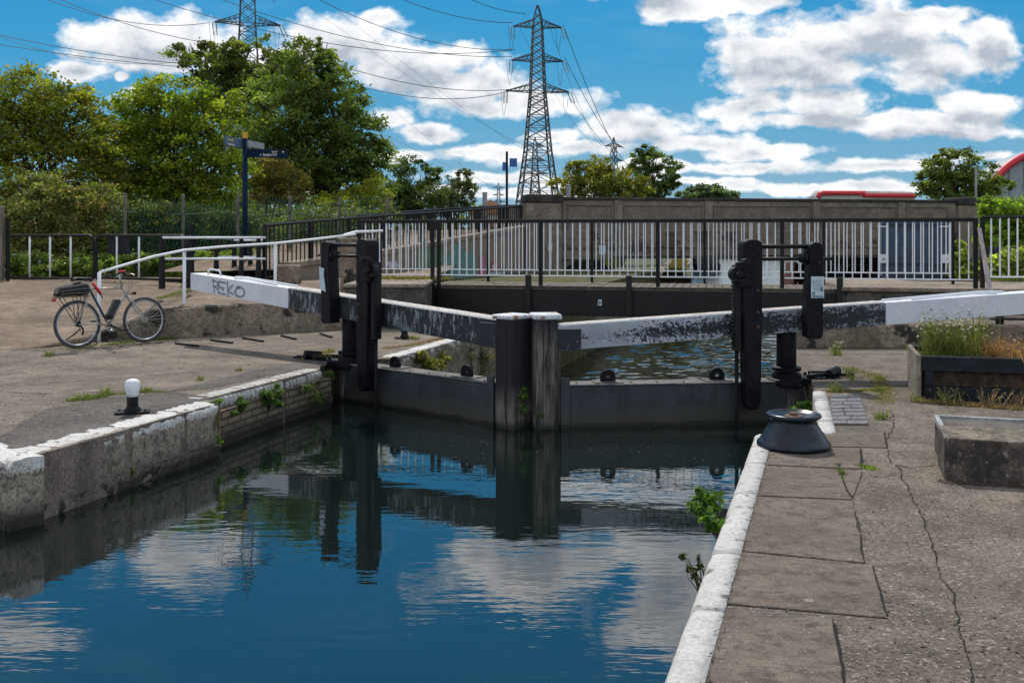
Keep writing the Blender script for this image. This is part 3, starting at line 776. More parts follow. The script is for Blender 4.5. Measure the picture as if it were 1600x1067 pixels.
# painted strip along the left side of the chamber
root = thing('chamber_coping', (cl(13.3), 13.3, 0), 'flaking white stone edge on the left side beyond the gate', 'coping')
for i in range(5):
    y0 = 13.25 + i * .82; coping_block((cl(y0), y0), (cl(y0 + .82), y0 + .82), 1, M['cope_l'], root, w=.2, bot=-.16, r=.03, n=8, jit=.005)
# right kerb
root = thing('quay_kerb', (rl(6), 6, 0), 'thick white painted kerb running along the right water edge in front', 'kerb')
ys = [-6, -4.5, -3, -1.5, 0.2, 1.7, 3.1, 4.36, 5.13, 6.30, 7.12, 8.05]
def rc(Y): return Vector((rl(Y), Y))
for i in range(len(ys) - 1):
    coping_block(rc(ys[i]), rc(ys[i + 1]), -1, M['cope_r'], root, 'kerb_stone', w=.155, bot=-.9, r=.055, n=12, jit=.0012, gap=.0015, endf_=.003, top=.0125)
# rounded corner
pc = [Vector((rl(8.05), 8.05)), Vector((rl(8.05) + .03, 8.13)), Vector((rl(8.05) + .075, 8.19)), Vector((rl(8.05) + .14, 8.22)), Vector((rl(8.05) + .25, 8.21)), Vector((2.54, 8.15))]
inn = [p + Vector((.14, -.05)) if k < 2 else p + Vector((.03, -.14)) for k, p in enumerate(pc)]
mb = MB(); mb.prism(pc + inn[::-1], -.9, .006); mb.build('kerb_stone', M['cope_r'], root, bevel=.035, seg=3)
root = thing('quay_kerb', (2.6, 9, 0), 'straight white painted kerb beside the brick paver pad, right of the gate', 'kerb')
ka, kb = Vector((2.53, 8.18)), Vector((3.14, 10.4))
for i in range(4):
    coping_block(lerp(ka, kb, i / 4), lerp(ka, kb, (i + 1) / 4), -1, M['cope_r'], root, 'kerb_stone', w=.13, bot=-.9, r=.02, n=6, jit=.002, gap=.0015, endf_=.003)

# ---- flagstones
slabs = [([(1187, 732), (1183, 727), (1343, 735), (1345, 702), (1193, 697)], None)]
def slab(pts, name='flagstone', h=.012):
    P = jag([p.xy for p in pts], .006, .10)
    mb = MB(); mb.prism(P, -.03, h); o = mb.build(name, M['slab'], bevel=.006)
    return o
def offs(px, py): return G(px, py)
sl = [[(1197, 676), (1381, 677), (1386, 700), (1191, 697)],
      [(1191, 701), (1343, 703), (1346, 733), (1182, 726)],
      [(1181, 730), (1346, 737), (1345, 744), (1331, 781), (1170, 774)],
      [(1169, 778), (1332, 784), (1351, 880), (1149, 860)],
      [(1148, 865), (1363, 884), (1386, 966), (1122, 943)],
      [(1121, 948), (1300, 968), (1322, 1085), (1088, 1067)],
      [(1085, 1076), (1322, 1090), (1345, 1300), (1005, 1290)]]
names = ['uppermost', 'second']
fl = thing('flagstone_row', (1.6, 5, 0), 'row of large worn grey flagstones behind the white kerb', 'paving')
lab = None
for q in sl:
    P = [G(*p).xy for p in q]
    cc_ = sum(P, Vector((0, 0))) / len(P); strip('joint_bed', [p + (p - cc_).normalized() * .008 for p in P], .003, M['crack'])
    # slide the water-side corners just behind the kerb
    P = jag(P, .005, .07)
    mb = MB(); mb.prism(P, -.02, .0065 + random.uniform(-.0005, .001)); o = mb.build('flagstone', M['slab'], fl, bevel=.003, seg=1)
tag(fl, kind=None)
# brick pad
pad = thing('paver_pad', (2.9, 9.2, 0), 'small pad of dark blue ribbed pavers beside the straight white kerb', 'paving')
qa, qb, qc, qd = G(1297, 619).xy, G(1344, 618).xy, G(1357, 664).xy, G(1301, 664).xy
for r in range(8):
    t0, t1 = r / 8 + .012, (r + 1) / 8 - .012
    a, b = lerp(qa, qd, t0), lerp(qb, qc, t0); c, d = lerp(qb, qc, t1), lerp(qa, qd, t1)
    k = random.uniform(.35, .65)
    mb = MB(); mb.prism([d, lerp(d, c, k - .01), lerp(a, b, k - .01), a], -.02, .012); mb.prism([lerp(d, c, k + .01), c, b, lerp(a, b, k + .01)], -.02, .012)
    mb.build('paver_row', M['pad_brick'], pad, bevel=.004)
strip('joint_bed', [lerp(qa, qd, -.02), lerp(qb, qc, -.02), lerp(qb, qc, 1.02), lerp(qa, qd, 1.02)], .003, M['crack'])

# ---- cracks
def crack(pix, w=.008, z=.0035, jitter=.012, name='crack', mat='crack', world=None):
    pts = world or [G(*p).xy for p in pix]
    P = []
    for i in range(len(pts) - 1):
        k = max(2, int((pts[i + 1] - pts[i]).length / .035))
        for j in range(k): P.append(lerp(pts[i], pts[i + 1], j / k))
    P.append(pts[-1]); v = []; f = []; off = Vector((0, 0))
    for i, p in enumerate(P):
        d = (P[min(i + 1, len(P) - 1)] - P[max(i - 1, 0)]).normalized(); n = Vector((-d.y, d.x))
        off = off * .8 + n * random.uniform(-jitter, jitter); ww = w * random.uniform(.25, 1.5) * (0.3 if i in (0, len(P) - 1) else 1)
        for s_ in (-1, 1):
            q = p + off + n * s_ * ww; v.append((q.x, q.y, z))
    for i in range(len(P) - 1): f.append((2*i, 2*i+1, 2*i+3, 2*i+2))
    mb = MB(); mb.add(v, f); return tag(mb.build(name, M[mat]), kind='structure')
crack([(1399, 726), (1420, 760), (1447, 820), (1453, 850), (1480, 915), (1503, 980), (1530, 1075), (1580, 1250)], .0038, jitter=.010)
crack([(1399, 727), (1425, 731), (1464, 727)], .006)
crack([(1312, 724), (1315, 745), (1319, 757), (1331, 779)], .005, z=.0095, jitter=.004); crack([(1336, 800), (1341, 830), (1353, 878)], .003, z=.0095, jitter=.005)
crack([(1371, 912), (1377, 940), (1386, 964)], .005, z=.0095, jitter=.004)
crack([(1303, 975), (1313, 1010), (1316, 1040), (1321, 1075)], .0045, z=.0095, jitter=.005)
crack([(1345, 702), (1347, 725)], .006, z=.0095, jitter=.004)
crack([(1382, 676), (1386, 700)], .006, z=.0095, jitter=.004)
crack([(1430, 850), (1453, 852)], .004); crack([(1393, 725), (1385, 690), (1398, 660), (1392, 640)], .004)
crack([(1300, 552), (1330, 553), (1420, 556)], .004); crack([(1290, 580), (1380, 575), (1440, 580)], .003)
crack([(0, 548), (60, 547), (110, 545), (185, 541), (260, 533)], .014); crack([(0, 612), (80, 616), (180, 611), (262, 612)], .006)
crack([(180, 541), (262, 533), (290, 524), (430, 514), (540, 514)], .007)
crack([(300, 770), (303, 771)], .004)

# ---- grass strips at joints (ground cover)
def moss(pix, w, n, h, c1, c2, lab=None, z=0):
    pts = [G(*p) for p in pix]; P = []; Fc = []; tint = []
    Ls = [(pts[i + 1] - pts[i]).length for i in range(len(pts) - 1)]
    for i in range(n):
        k = random.choices(range(len(Ls)), Ls)[0]; b = lerp(pts[k], pts[k + 1], random.random() ** 1) + Vector((random.gauss(0, w), random.gauss(0, w), z))
        for j in range(2):
            d = Vector((random.gauss(0, .6), random.gauss(0, .6), random.uniform(.3, 1))) * h * random.uniform(.4, 1.2); s = Vector((random.uniform(-1, 1), random.uniform(-1, 1), 0)) * h * .16
            o = len(P); P += [b - s, b + s, b + d]; Fc.append((o, o + 1, o + 2)); t = random.random(); kk = random.uniform(.6, 1.3)
            tint.append([(c1[q] * (1 - t) + c2[q] * t) * kk for q in range(3)])
    me = bpy.data.meshes.new('moss'); me.from_pydata([tuple(p) for p in P], [], Fc)
    at = me.attributes.new('tint', 'FLOAT_COLOR', 'FACE'); cc = np.ones((len(Fc), 4), np.float32); cc[:, :3] = np.array(tint); at.data.foreach_set('color', cc.ravel())
    me.materials.append(M['blade']); ob = bpy.data.objects.new('grass', me); col.objects.link(ob); return tag(ob, lab, 'grass', kind='stuff')
GR, YG, DRY = (.10,.17,.03), (.20,.24,.05), (.28,.20,.09)
moss([(108, 626), (130, 624), (150, 622), (170, 616)], .03, 900, .035, GR, YG, 'patch of grass in the paving joint left of the white bollard')
moss([(160, 617), (215, 614), (262, 612)], .025, 350, .03, GR, YG, 'thin grass growing in the joint behind the white bollard')
moss([(60, 540), (85, 536), (110, 533), (130, 545)], .12, 900, .04, GR, DRY, 'dry grass on the ground by the rear wheel of the bicycle')
moss([(165, 540), (200, 536), (260, 530), (290, 524)], .05, 900, .045, GR, YG, 'grass at the foot of the low wall behind the bicycle')
moss([(475, 562), (500, 556), (520, 548)], .03, 500, .05, DRY, YG, 'yellowish grass by the left gate anchor')
moss([(600, 545), (640, 540), (700, 528)], .04, 600, .035, DRY, (.3,.16,.05), 'rusty dry moss around the far mooring post')
moss([(1290, 612), (1330, 612), (1380, 608)], .03, 900, .03, DRY, YG, 'dry grass along the top of the paver pad')
moss([(1320, 575), (1345, 580), (1370, 590), (1385, 610), (1380, 630)], .06, 900, .035, DRY, YG, 'patchy yellow grass on the quay right of the gate anchor')
moss([(1308, 725), (1320, 752)], .008, 80, .03, GR, YG, 'tiny green sprigs in the flagstone crack')
moss([(1338, 728), (1358, 729)], .012, 260, .02, GR, (.2,.3,.04), 'small bright green moss cushion beside the flagstones')
moss([(1440, 628), (1500, 633), (1600, 640)], .04, 900, .05, DRY, (.3,.2,.12), 'dry grass at the foot of the black planter')
moss([(250, 505), (300, 486), (360, 481)], .06, 700, .05, GR, YG, 'grass on top of the low wall behind the bicycle', z=.45)
# verge under the barriers and beside the path
def grassband(p, q, w, n, h, c1, c2, lab):
    p = Vector(p); q = Vector(q); P = []; Fc = []; tint = []
    for i in range(n):
        b = lerp(p, q, random.random()) + Vector((random.uniform(-.3, .3), random.uniform(0, w), 0))
        d = Vector((random.gauss(0, .4), random.gauss(0, .4), 1)) * h * random.uniform(.3, 1.1); s = Vector((random.uniform(-1, 1), 0, 0)) * .03
        o = len(P); P += [b - s, b + s, b + d]; Fc.append((o, o + 1, o + 2)); t = random.random(); kk = random.uniform(.5, 1.3)
        tint.append([(c1[k] * (1 - t) + c2[k] * t) * kk for k in range(3)])
    me = bpy.data.meshes.new('grass'); me.from_pydata([tuple(x) for x in P], [], Fc)
    at = me.attributes.new('tint', 'FLOAT_COLOR', 'FACE'); cc = np.ones((len(Fc), 4), np.float32); cc[:, :3] = np.array(tint); at.data.foreach_set('color', cc.ravel())
    me.materials.append(M['blade']); ob = bpy.data.objects.new('grass', me); col.objects.link(ob); return tag(ob, lab, 'grass', kind='stuff')
grassband((-16, 24.2, .5), (-9.4, 24.6, .5), 1.6, 5000, .28, DRY, GR, 'long grass verge under the left barriers')
grassband((-9.4, 24.8, .5), (-5.4, 26.5, .5), 1.6, 4000, .25, GR, YG, 'green verge beyond the path behind the black posts')
grassband((-2.8, 18.9, .77), (-1.4, 18.9, .77), .5, 900, .07, DRY, YG, 'yellow grass on the left abutment behind the railing')
grassband((-2.5, 21, .38), (1.6, 20.5, .38), 4, 4000, .14, DRY, YG, 'rough grass below the graffiti wall')
grassband((5.8, 36, -.25), (10.2, 60, -.25), .8, 9000, .45, (.13,.13,.05), (.24,.18,.08), 'yellow canal bank grass seen beneath the road bridge')
grassband((2.0, 38, -.25), (6.5, 60, -.25), 2.0, 7000, .8, (.05,.08,.02), (.11,.12,.04), 'green bank grass left of the far path under the bridge')
grassband((9.9, 18.4, .6), (24, 16, .6), 5.5, 9000, .35, GR, YG, 'rough weeds behind the right end of the railing')

# grit, pebbles and dead leaves lying on the paving
def scatter(name, lab, n, mat, pick, r0, r1, flat=.5):
    mb = MB()
    for i in range(n):
        p = pick(); r = random.uniform(r0, r1) * random.random() ** .5 + r0; a = random.uniform(0, 6.3); v = []
        for k in range(5):
            t = a + k * 1.2566; rr = r * random.uniform(.6, 1.1); v.append((p.x + rr * math.cos(t), p.y + rr * math.sin(t), p.z))
        v.append((p.x, p.y, p.z + r * flat)); mb.add(v, [(k, (k + 1) % 5, 5) for k in range(5)])
    o = mb.build(name, M[mat]); return tag(o, lab, name.replace('_', ' '), kind='stuff')
M['grit_a'] = vary('pale_grit', (.2,.175,.15), (.42,.37,.31), 60, .9, .2, 90, .002); M['grit_b'] = vary('dark_litter', (.03,.022,.015), (.09,.06,.035), 60, .9, .2, 90, .002)
def pickR():
    while True:
        p = G(random.uniform(1190, 1640), 565 + 520 * random.random() ** 1.3)
        if p.x > rl(p.y) + .25 and not (1460 < 800 + F * p.x / p.y and 640 < HY + F * EYE / p.y < 755) and p.y < 14: p.z = .0045; return p
def pickL():
    while True:
        p = G(random.uniform(0, 560), random.uniform(520, 700))
        if p.y > 7.4 and p.x < -2.4 - (12.2 - p.y) * .36 - .12 and p.y < 13.9: p.z = .0045; return p
scatter('grit', 'pale grit scattered over the right quay paving', 2600, 'grit_a', pickR, .002, .006); scatter('grit', 'pale grit scattered over the left quay', 1600, 'grit_a', pickL, .003, .008)
scatter('leaf_litter', 'dark specks of dead leaf on the right quay', 500, 'grit_b', pickR, .003, .010, .3); scatter('leaf_litter', 'dark specks of dead leaf on the left quay', 420, 'grit_b', pickL, .004, .013, .3)
M['rusty_bolt'] = vary('rusty_bolt', (.05,.03,.022), (.13,.07,.045), 30, .8, .4, 90, .003)
# ================================================================== LOCK GATES
def gate(name, label, o, u, s, L, beam, white_from, notice_torn, peel_kinds, heel_t, tall_t, short_t):
    root = thing(name, (o[0], o[1], W0), label, 'lock gate', 'mitre gates of the lock')
    FM = frame((o[0], o[1], 0), u)
    def bx(mb, t0, t1, v0, v1, z0, z1):
        a, b = sorted((v0 * s, v1 * s)); return mb.box(t0, t1, a, b, z0, z1)
    def new(): mb = MB(); mb.M = FM; return mb
    def bt(t): return beam[0] + (beam[1] - beam[0]) * t / L       # top line
    def bb(t): return beam[2] + (beam[3] - beam[2]) * t / L       # bottom line
    bw = .26
    def seg(t0, t1, n):
        mb = new()
        for i in range(n):
            a, b = t0 + (t1 - t0) * i / n, t0 + (t1 - t0) * (i + 1) / n
            mb.hexa([(a, -bw/2, bb(a)), (b, -bw/2, bb(b)), (b, bw/2, bb(b)), (a, bw/2, bb(a))], [(a, -bw/2, bt(a)), (b, -bw/2, bt(b)), (b, bw/2, bt(b)), (a, bw/2, bt(a))])
        return mb
    seg(.10, white_from - .002, 1).build('balance_beam', M[peel_kinds], root, bevel=.008, seg=2)
    seg(white_from, L, 1).build('beam_tail', M['white_paint'], root, bevel=.006, seg=2)
    # pale worn strip of the beam's top
    mb = new(); mb.hexa([(.2, -bw*.46, bt(.2)+.001), (white_from-.02, -bw*.46, bt(white_from)+.001), (white_from-.02, bw*.46, bt(white_from)+.001), (.2, bw*.46, bt(.2)+.001)],
                        [(.2, -bw*.44, bt(.2)+.006), (white_from-.02, -bw*.44, bt(white_from)+.006), (white_from-.02, bw*.44, bt(white_from)+.006), (.2, bw*.44, bt(.2)+.006)])
    mb.build('top_board', M['gate_top_white'], root)
    # twin flat bars and a grab handle on the white tail
    for (a, b, v) in ((white_from + .05, white_from + 1.25, -.07), (white_from + .35, white_from + 1.1, .05)):
        mb = new(); mb.tube([(a, v * s, bt(a) + .012), (b, v * s, bt(b) + .03), (b + .3, v * s, bt(b + .3) + .012)], .014, 6); mb.build('top_bar', M['white_paint'], root)
    h0, h1 = L - .62, L - .28
    mb = new(); mb.tube([(h0, 0, bt(h0)), (h0 + .015, 0, bt(h0) + .065), (h0 + .05, 0, bt(h0) + .085), (h1 - .05, 0, bt(h1) + .085), (h1 - .015, 0, bt(h1) + .065), (h1, 0, bt(h1))], .014, 8)
    mb.build('grab_handle', M['white_paint'], root, smooth=True)
    # bolts along the beam
    # mitre post with white cap
    pw = .152
    mb = new(); bx(mb, -pw + .012, pw * .86, -.16, .17, -2.1, .70); mb.build('mitre_post', M['gate_timber' if s > 0 else 'gate_timber2'], root, bevel=.012)
    mb = new(); bx(mb, pw * .86 + .002, pw * 1.1, -.10, .12, -2.1, .34); mb.build('post_flank', M['gate_timber2'], root, bevel=.008)
    mb = new(); bx(mb, -.148, .172, -.17, .185, .703, .752 + (.008 if s < 0 else 0)); mb.build('post_cap', M['cap_white'], root, bevel=.012)
    # beam end strap
    mb = new(); bx(mb, pw * .5, pw + .24, bw / 2 + .002, bw / 2 + .014, bb(.3) + .0, bt(.2) - .04); mb.build('beam_strap', M['peel_grey'], root, bevel=.004)
    for q in range(2):
        mb = new(); bx(mb, -pw * .25 + q * .13, -pw * .25 + q * .13 + .006, .1705, .172, -.9, .66 - q * .2); mb.build('timber_split', M['crack'], root)
    # steel panel (skin) between mitre post and heel post
    zt = -.035
    mb = new(); bx(mb, pw + .02, heel_t + .16, -.13, .13, -2.1, zt); mb.build('gate_panel', M['gate_steel'], root, bevel=.006)
    mb = new(); bx(mb, pw + .03, heel_t + .12, -.145, .145, zt + .002, zt + .016); mb.build('top_flange', M['gate_top'], root, bevel=.003)
    mb = new(); bx(mb, pw + .01, pw + .11, .132, .165, -2.1, .06); mb.build('corner_plate', M['gate_steel'], root, bevel=.004)
    for q in range(7):
        mb = new(); a_, b_ = sorted((s * .04, s * .10)); mb.lathe([(.011, .0), (.011, .012), (.0, .014)], (.35 + q * .31 + random.uniform(-.04, .04), (a_ + b_) / 2, zt + .016), 6); mb.build('bolt', M['rusty_bolt'], root)
    # lifting eyes with a hole
    for t in ((.72, 1.95) if s > 0 else (.72, 1.98)):
        R, r, th = .085, .026, .018; n = 14; ptsO = []; ptsI = []
        mb = new(); zc = zt + .016 + .06
        outer = [(t - R, zt + .014), (t - R, zc)] + [(t - R * math.cos(math.pi * k / n), zc + R * math.sin(math.pi * k / n)) for k in range(1, n)] + [(t + R, zc), (t + R, zt + .014)]
        m = len(outer); inner = []
        for k in range(m):
            ang = math.pi + (-math.pi) * (k / (m - 1)) if True else 0
            ang = math.atan2(outer[k][1] - zc, outer[k][0] - t); inner.append((t + r * math.cos(ang), zc + r * math.sin(ang)))
        v = []; f = []
        for yy in (th, -th):
            v += [(p[0], yy, p[1]) for p in outer] + [(p[0], yy, p[1]) for p in inner]
        for k in range(m - 1):
            f += [(k, k+1, m+k+1, m+k), (2*m+k+1, 2*m+k, 3*m+k, 3*m+k+1), (k+1, k, 2*m+k, 2*m+k+1), (m+k, m+k+1, 3*m+k+1, 3*m+k)]
        f += [(m-1, 0, m, 2*m-1), (2*m, 3*m-1, 4*m-1, 3*m)]
        mb.add(v, f); mb.build('lifting_eye', M['black_paint'], root)
        mb = new(); bx(mb, t - .16, t + .16, -.13, .10, zt + .018, zt + .028); mb.build('eye_plate', M['gate_top'], root, bevel=.002)
    # heel post: round above, rough below
    mb = new(); mb.lathe([(.105, .10), (.112, .14), (.112, .50), (.108, bb(heel_t) - .004)], (heel_t, 0, 0), 24); mb.build('heel_post', M['black_paint'], root, smooth=True)
    mb = new(); mb.lathe([(.16, .085), (.165, .10), (.165, .125), (.12, .135)], (heel_t, 0, 0), 28); mb.build('heel_collar', M['black_paint'], root)
    mb = new(); mb.lathe([(.15, -2.1), (.15, -.02)], (heel_t + .02, 0, 0), 12); mb.build('heel_post_foot', M['gate_timber'], root)
    # paddle gear: tall post in front of the gate
    n = 9; w = .125
    def arch(tc, zb, zt_, w0, w1, rb=0):
        P = [(tc - w0, zb + rb), (tc - w0 * .3, zb)] if rb else [(tc - w0, zb)]
        P += [(tc + w0 * .7, zb), (tc + w0, zb + rb)] if rb else [(tc + w0, zb)]
        P += [(tc + w1, zt_ - w1 * .8)]
        P += [(tc + w1 * math.cos(math.pi * k / n), zt_ - w1 * .8 + w1 * .8 * math.sin(math.pi * k / n)) for k in range(1, n)]
        P += [(tc - w1, zt_ - w1 * .8)]
        return P
    y0, y1 = sorted((s * .142, s * .34))
    off = -.05 if s < 0 else .05
    poly = [(tall_t + .105, -.22), (tall_t + .06, -.29), (tall_t - .04, -.30), (tall_t - .075, -.24), (tall_t - .105, .55)]
    top = [(tall_t + .112 * math.copysign(abs(math.cos(math.pi * k / n)) ** .7, math.cos(math.pi * k / n)), 1.50 + .085 * math.sin(math.pi * k / n) ** .8) for k in range(n + 1)]
    poly = [(tall_t + .09, -.24), (tall_t + .05, -.30), (tall_t - .04, -.30), (tall_t - .075, -.24), (tall_t - .103, .8)] + top[::-1] + [(tall_t + .108, .75)]
    pg = new(); pg.xprism(poly, y0, y1); pgo = pg.build('paddle_post', M['black_paint'], root, bevel=.016, seg=2)
    dv = -1                                            # the rack side faces the mitre post
    mb = new(); mb.tube([(tall_t - .155, s * .24, -1.6), (tall_t - .155, s * .24, .5)], .022, 8); mb.build('paddle_rod', M['black_paint'], pgo, smooth=True)
    mb = new(); bx(mb, tall_t - .19, tall_t - .125, .18, .30, .35, 1.30)
    for k in range(22): bx(mb, tall_t - .205, tall_t - .19, .19, .29, .42 + k * .04, .44 + k * .04)
    mb.build('toothed_rack', M['black_rail'], pgo, bevel=.003)
    mb = new(); bx(mb, tall_t - .20, tall_t - .08, .30, .40, 1.16, 1.34); bx(mb, tall_t - .16, tall_t - .02, .30, .37, 1.05, 1.20)
    mb.build('gear_bracket', M['black_paint'], pgo, bevel=.02, seg=2)
    def crosscyl(mb, t, z, r, v0, v1, seg=16):
        mb.tube([(t, v0 * s, z), (t, v1 * s, z)], r, seg)
    mb = new(); crosscyl(mb, tall_t - .18, 1.20, .085, .26, .36); crosscyl(mb, tall_t - .18, 1.20, .035, .22, .44, 6); crosscyl(mb, tall_t - .09, 1.34, .04, .28, .42, 10)
    mb.build('pinion', M['black_rail'], pgo, bevel=.004)
    for zz_ in (.62, .78, 1.02):
        mb = new(); a_, b_ = sorted((s * .34, s * .358)); mb.tube([(tall_t + .05, a_, zz_), (tall_t + .05, b_, zz_)], .02, 6); mb.build('bolt', M['rusty_bolt'], pgo)
    # short post on the beam
    st = short_t; zb0, zb1 = bb(st) - .04, 1.56
    poly = [(st + .085, zb0), (st + .05, zb0 - .03), (st - .105, zb0 - .02), (st - .11, zb0 + .3), (st - .09, 1.10), (st - .075, 1.30)] + \
           [(st - .0 + .085 * -math.cos(math.pi * k / n), 1.49 + .065 * math.sin(math.pi * k / n)) for k in range(n + 1)]
    y0, y1 = sorted((s * (bw / 2 + .004), s * .30))
    mb = new(); mb.xprism(poly, y0, y1); spo = mb.build('bearing_post', M['black_paint'], root, bevel=.016, seg=2)
    # connecting rods
    mb = new(); mb.tube([(tall_t, s * .22, 1.505), (st, s * .22, 1.505)], .024, 10); mb.build('shaft', M['black_rail'], root, smooth=True)
    mb = new(); mb.tube([(tall_t, s * .22, 1.365), (st + .22, s * .22, 1.365)], .020, 10); mb.build('shaft', M['black_rail'], root, smooth=True)
    mb = new(); mb.tube([(st - .16, s * .22, 1.375), (st - .12, s * .22, 1.375)], .055, 12); mb.tube([(st - .12, s * .22, 1.375), (st - .09, s * .22, 1.375)], .075, 14)
    mb.build('ratchet', M['black_rail'], spo, bevel=.003)
    # notice
    yv = s * .304
    if notice_torn:
        P = [(st + .10, 1.22), (st + .0, 1.20), (st + .01, 1.12), (st - .03, .90), (st + .09, .93)]
        mb = new(); mb.add([(a, yv + s * .004, b) for a, b in P] + [(a, yv, b) for a, b in P], [tuple(range(5)), tuple(range(9, 4, -1))]); mb.build('torn_notice', M['notice'], root)
    else:
        mb = new(); bx(mb, st - .065, st + .085, .304, .308, .93, 1.17); no = mb.build('notice', M['notice'], root)
        mb = new()
        for k in range(7):
            mb2 = bx(mb, st - .045, st + .06 - random.uniform(0, .03), .309, .3095, 1.12 - k * .018, 1.125 - k * .018)
        bx(mb, st - .05, st - .02, .309, .3095, .96, 1.0); bx(mb, st + .04, st + .07, .309, .3095, 1.0, 1.05); bx(mb, st - .05, st + .07, .309, .3095, .937, .955)
        mb.build('printing', M['notice_ink'], no)
    return root, FM
M['gate_top_white'] = vary('worn_white_top', (.42,.40,.38), (.6,.57,.54), 5, .8, .5, 30, .006, spots=((.1,.09,.08), 16, .62))
M['cap_white'] = vary('rusty_white_cap', (.55,.6,.64), (.7,.73,.76), 5, .7, .4, 30, .004, spots=((.26,.12,.05), 7, .56))
M['notice'] = vary('faded_paper', (.42,.52,.58), (.55,.63,.68), 6, .8, .05, 30, .001)
M['notice_ink'] = vary('faded_ink', (.12,.25,.36), (.18,.3,.4), 6, .8, .05, 30, .001)
gl, FL = gate('lock_gate', 'black lock gate on the left, its white beam end scrawled with graffiti', (.02, 11.1), (-.755, .655), 1, 6.42,
              (.68, 1.045, .36, .79), 3.97, True, 'peel_less', 2.80, 2.19, 2.96)
gr_, FR = gate('lock_gate', 'black lock gate on the right whose flaking white beam runs out past the planter', (.36, 11.1), (.994, .108), -1, 6.6,
              (.625, 1.02, .345, .775), 3.93, False, 'peel_more', 2.80, 2.285, 3.03)
# scrawled letters on the white tail of the left beam (local t decreases to the right)
def strokes(lines, t0, z0, sx, sz, r):
    mb = MB(); mb.M = FL
    for ln in lines:
        mb.tube([(t0 - p[0] * sx, .131, z0 + p[1] * sz + .057 * (-p[0] * sx)) for p in ln], r, 5)
    # flatten towards the beam face
    return mb
T = [[(.12, 1.02), (.05, .9), (.10, .45), (.18, .0)], [(.0, 1.0), (.25, .93), (.42, .78), (.40, .62), (.2, .52), (.12, .5)], [(.15, .5), (.3, .4), (.45, .25)],
     [(.42, .95), (.95, .92)], [(.5, .92), (.46, .5), (.42, .05), (.95, .02)], [(.48, .52), (.85, .5)], [(.72, .38), (.78, .32)],
     [(1.08, 1.05), (1.10, .6), (1.12, -.15)], [(1.45, .85), (1.15, .42), (1.3, .2), (1.5, .18)],
     [(1.95, .72), (1.72, .66), (1.60, .4), (1.68, .1), (1.95, .02), (2.2, .2), (2.24, .5), (2.1, .74), (1.9, .82), (1.7, .74)]]
mb = MB(); mb.M = FL
for ln in T:
    sm = []
    for i in range(len(ln) - 1):
        for k in range(3): sm.append((ln[i][0] + (ln[i+1][0] - ln[i][0]) * k / 3, ln[i][1] + (ln[i+1][1] - ln[i][1]) * k / 3))
    sm.append(ln[-1]); W = .0125
    for i in range(len(sm) - 1):
        a, b = Vector(sm[i]), Vector(sm[i + 1])
        def pt(p): t = 5.82 - p.x * .37; return (t, .775 + p.y * .185 - (5.82 - t) * .058)
        A_, B_ = Vector(pt(a)), Vector(pt(b)); d = (B_ - A_); 
        if d.length < 1e-6: continue
        d.normalize(); n = Vector((-d.y, d.x)) * W; A_ -= d * W * .6; B_ += d * W * .6
        mb.add([(A_.x - n.x, .1325, A_.y - n.y), (A_.x + n.x, .1325, A_.y + n.y), (B_.x + n.x, .1325, B_.y + n.y), (B_.x - n.x, .1325, B_.y - n.y)], [(0, 1, 2, 3)])
M['marker'] = vary('grey_marker', (.16,.18,.22), (.24,.27,.31), 12, .7, .1, 30, .001)
# avoid coplanar overlaps of strokes: each quad a hair further out
for i in range(0, len(mb.v), 4):
    pass
o = mb.build('graffiti', M['marker'], gl)
n_ = Vector((FL[0][1], FL[1][1], 0)).normalized()
for i, v in enumerate(o.data.vertices): v.co += n_ * (.00006 * (i // 4))

# ---- anchors holding the heel posts
def anchor(label, hx, hy, a, hooks):
    root = thing('gate_anchor', (hx, hy, 0), label, 'gate anchor')
    mb = MB(); mb.lathe([(.12, -.075), (.215, -.075), (.22, -.06), (.22, -.005), (.21, .0), (.165, .004), (.165, .05), (.155, .058), (.12, .06)], (hx, hy, 0), 32); mb.build('collar_ring', M['black_paint'], root)
    FMx = frame((hx, hy, 0), (math.cos(a), math.sin(a)))
    mb = MB(); mb.M = FMx
    mb.prism([(.1, -.17), (.42, -.13), (.62, -.07), (.62, .07), (.42, .13), (.1, .17)], -.05, .012); mb.build('anchor_plate', M['black_paint'], root, bevel=.01)
    mb = MB(); mb.M = FMx
    mb.tube([(.2, -.13, .03), (.35, -.10, .045), (.5, -.06, .05), (.56, 0, .06), (.5, .08, .05), (.3, .14, .035)], .024, 8); mb.build('tie_bar', M['black_paint'], root, smooth=True)
    mb = MB(); mb.M = FMx; mb.tube([(.46, -.09, .045), (.62, .07, .07)], .055, 12); mb.tube([(.6, .0, .03), (.78, -.03, .028)], .02, 6); mb.tube([(.66, .02, .028), (.80, .03, .026)], .016, 6)
    mb.build('tension_nut', M['black_paint'], root, bevel=.004)
    for (x, y) in hooks:
        mb = MB(); mb.M = FMx; mb.lathe([(.0, .0), (.02, .012), (.02, .036), (.012, .04)], (x, y, .012), 6); mb.build('bolt', M['black_paint'], root)
    return root
anchor('black iron anchor collar with bolts clasping the right gate post at the quay', 3.143, 11.40, .05, [(.25, .10), (.33, .13), (.30, .02), (.45, .09), (.38, -.04)])
anchor('black iron anchor collar clasping the left gate post at the quay', -2.094, 12.934, 2.9, [(.25, .10), (.3, .0), (.36, -.09)])
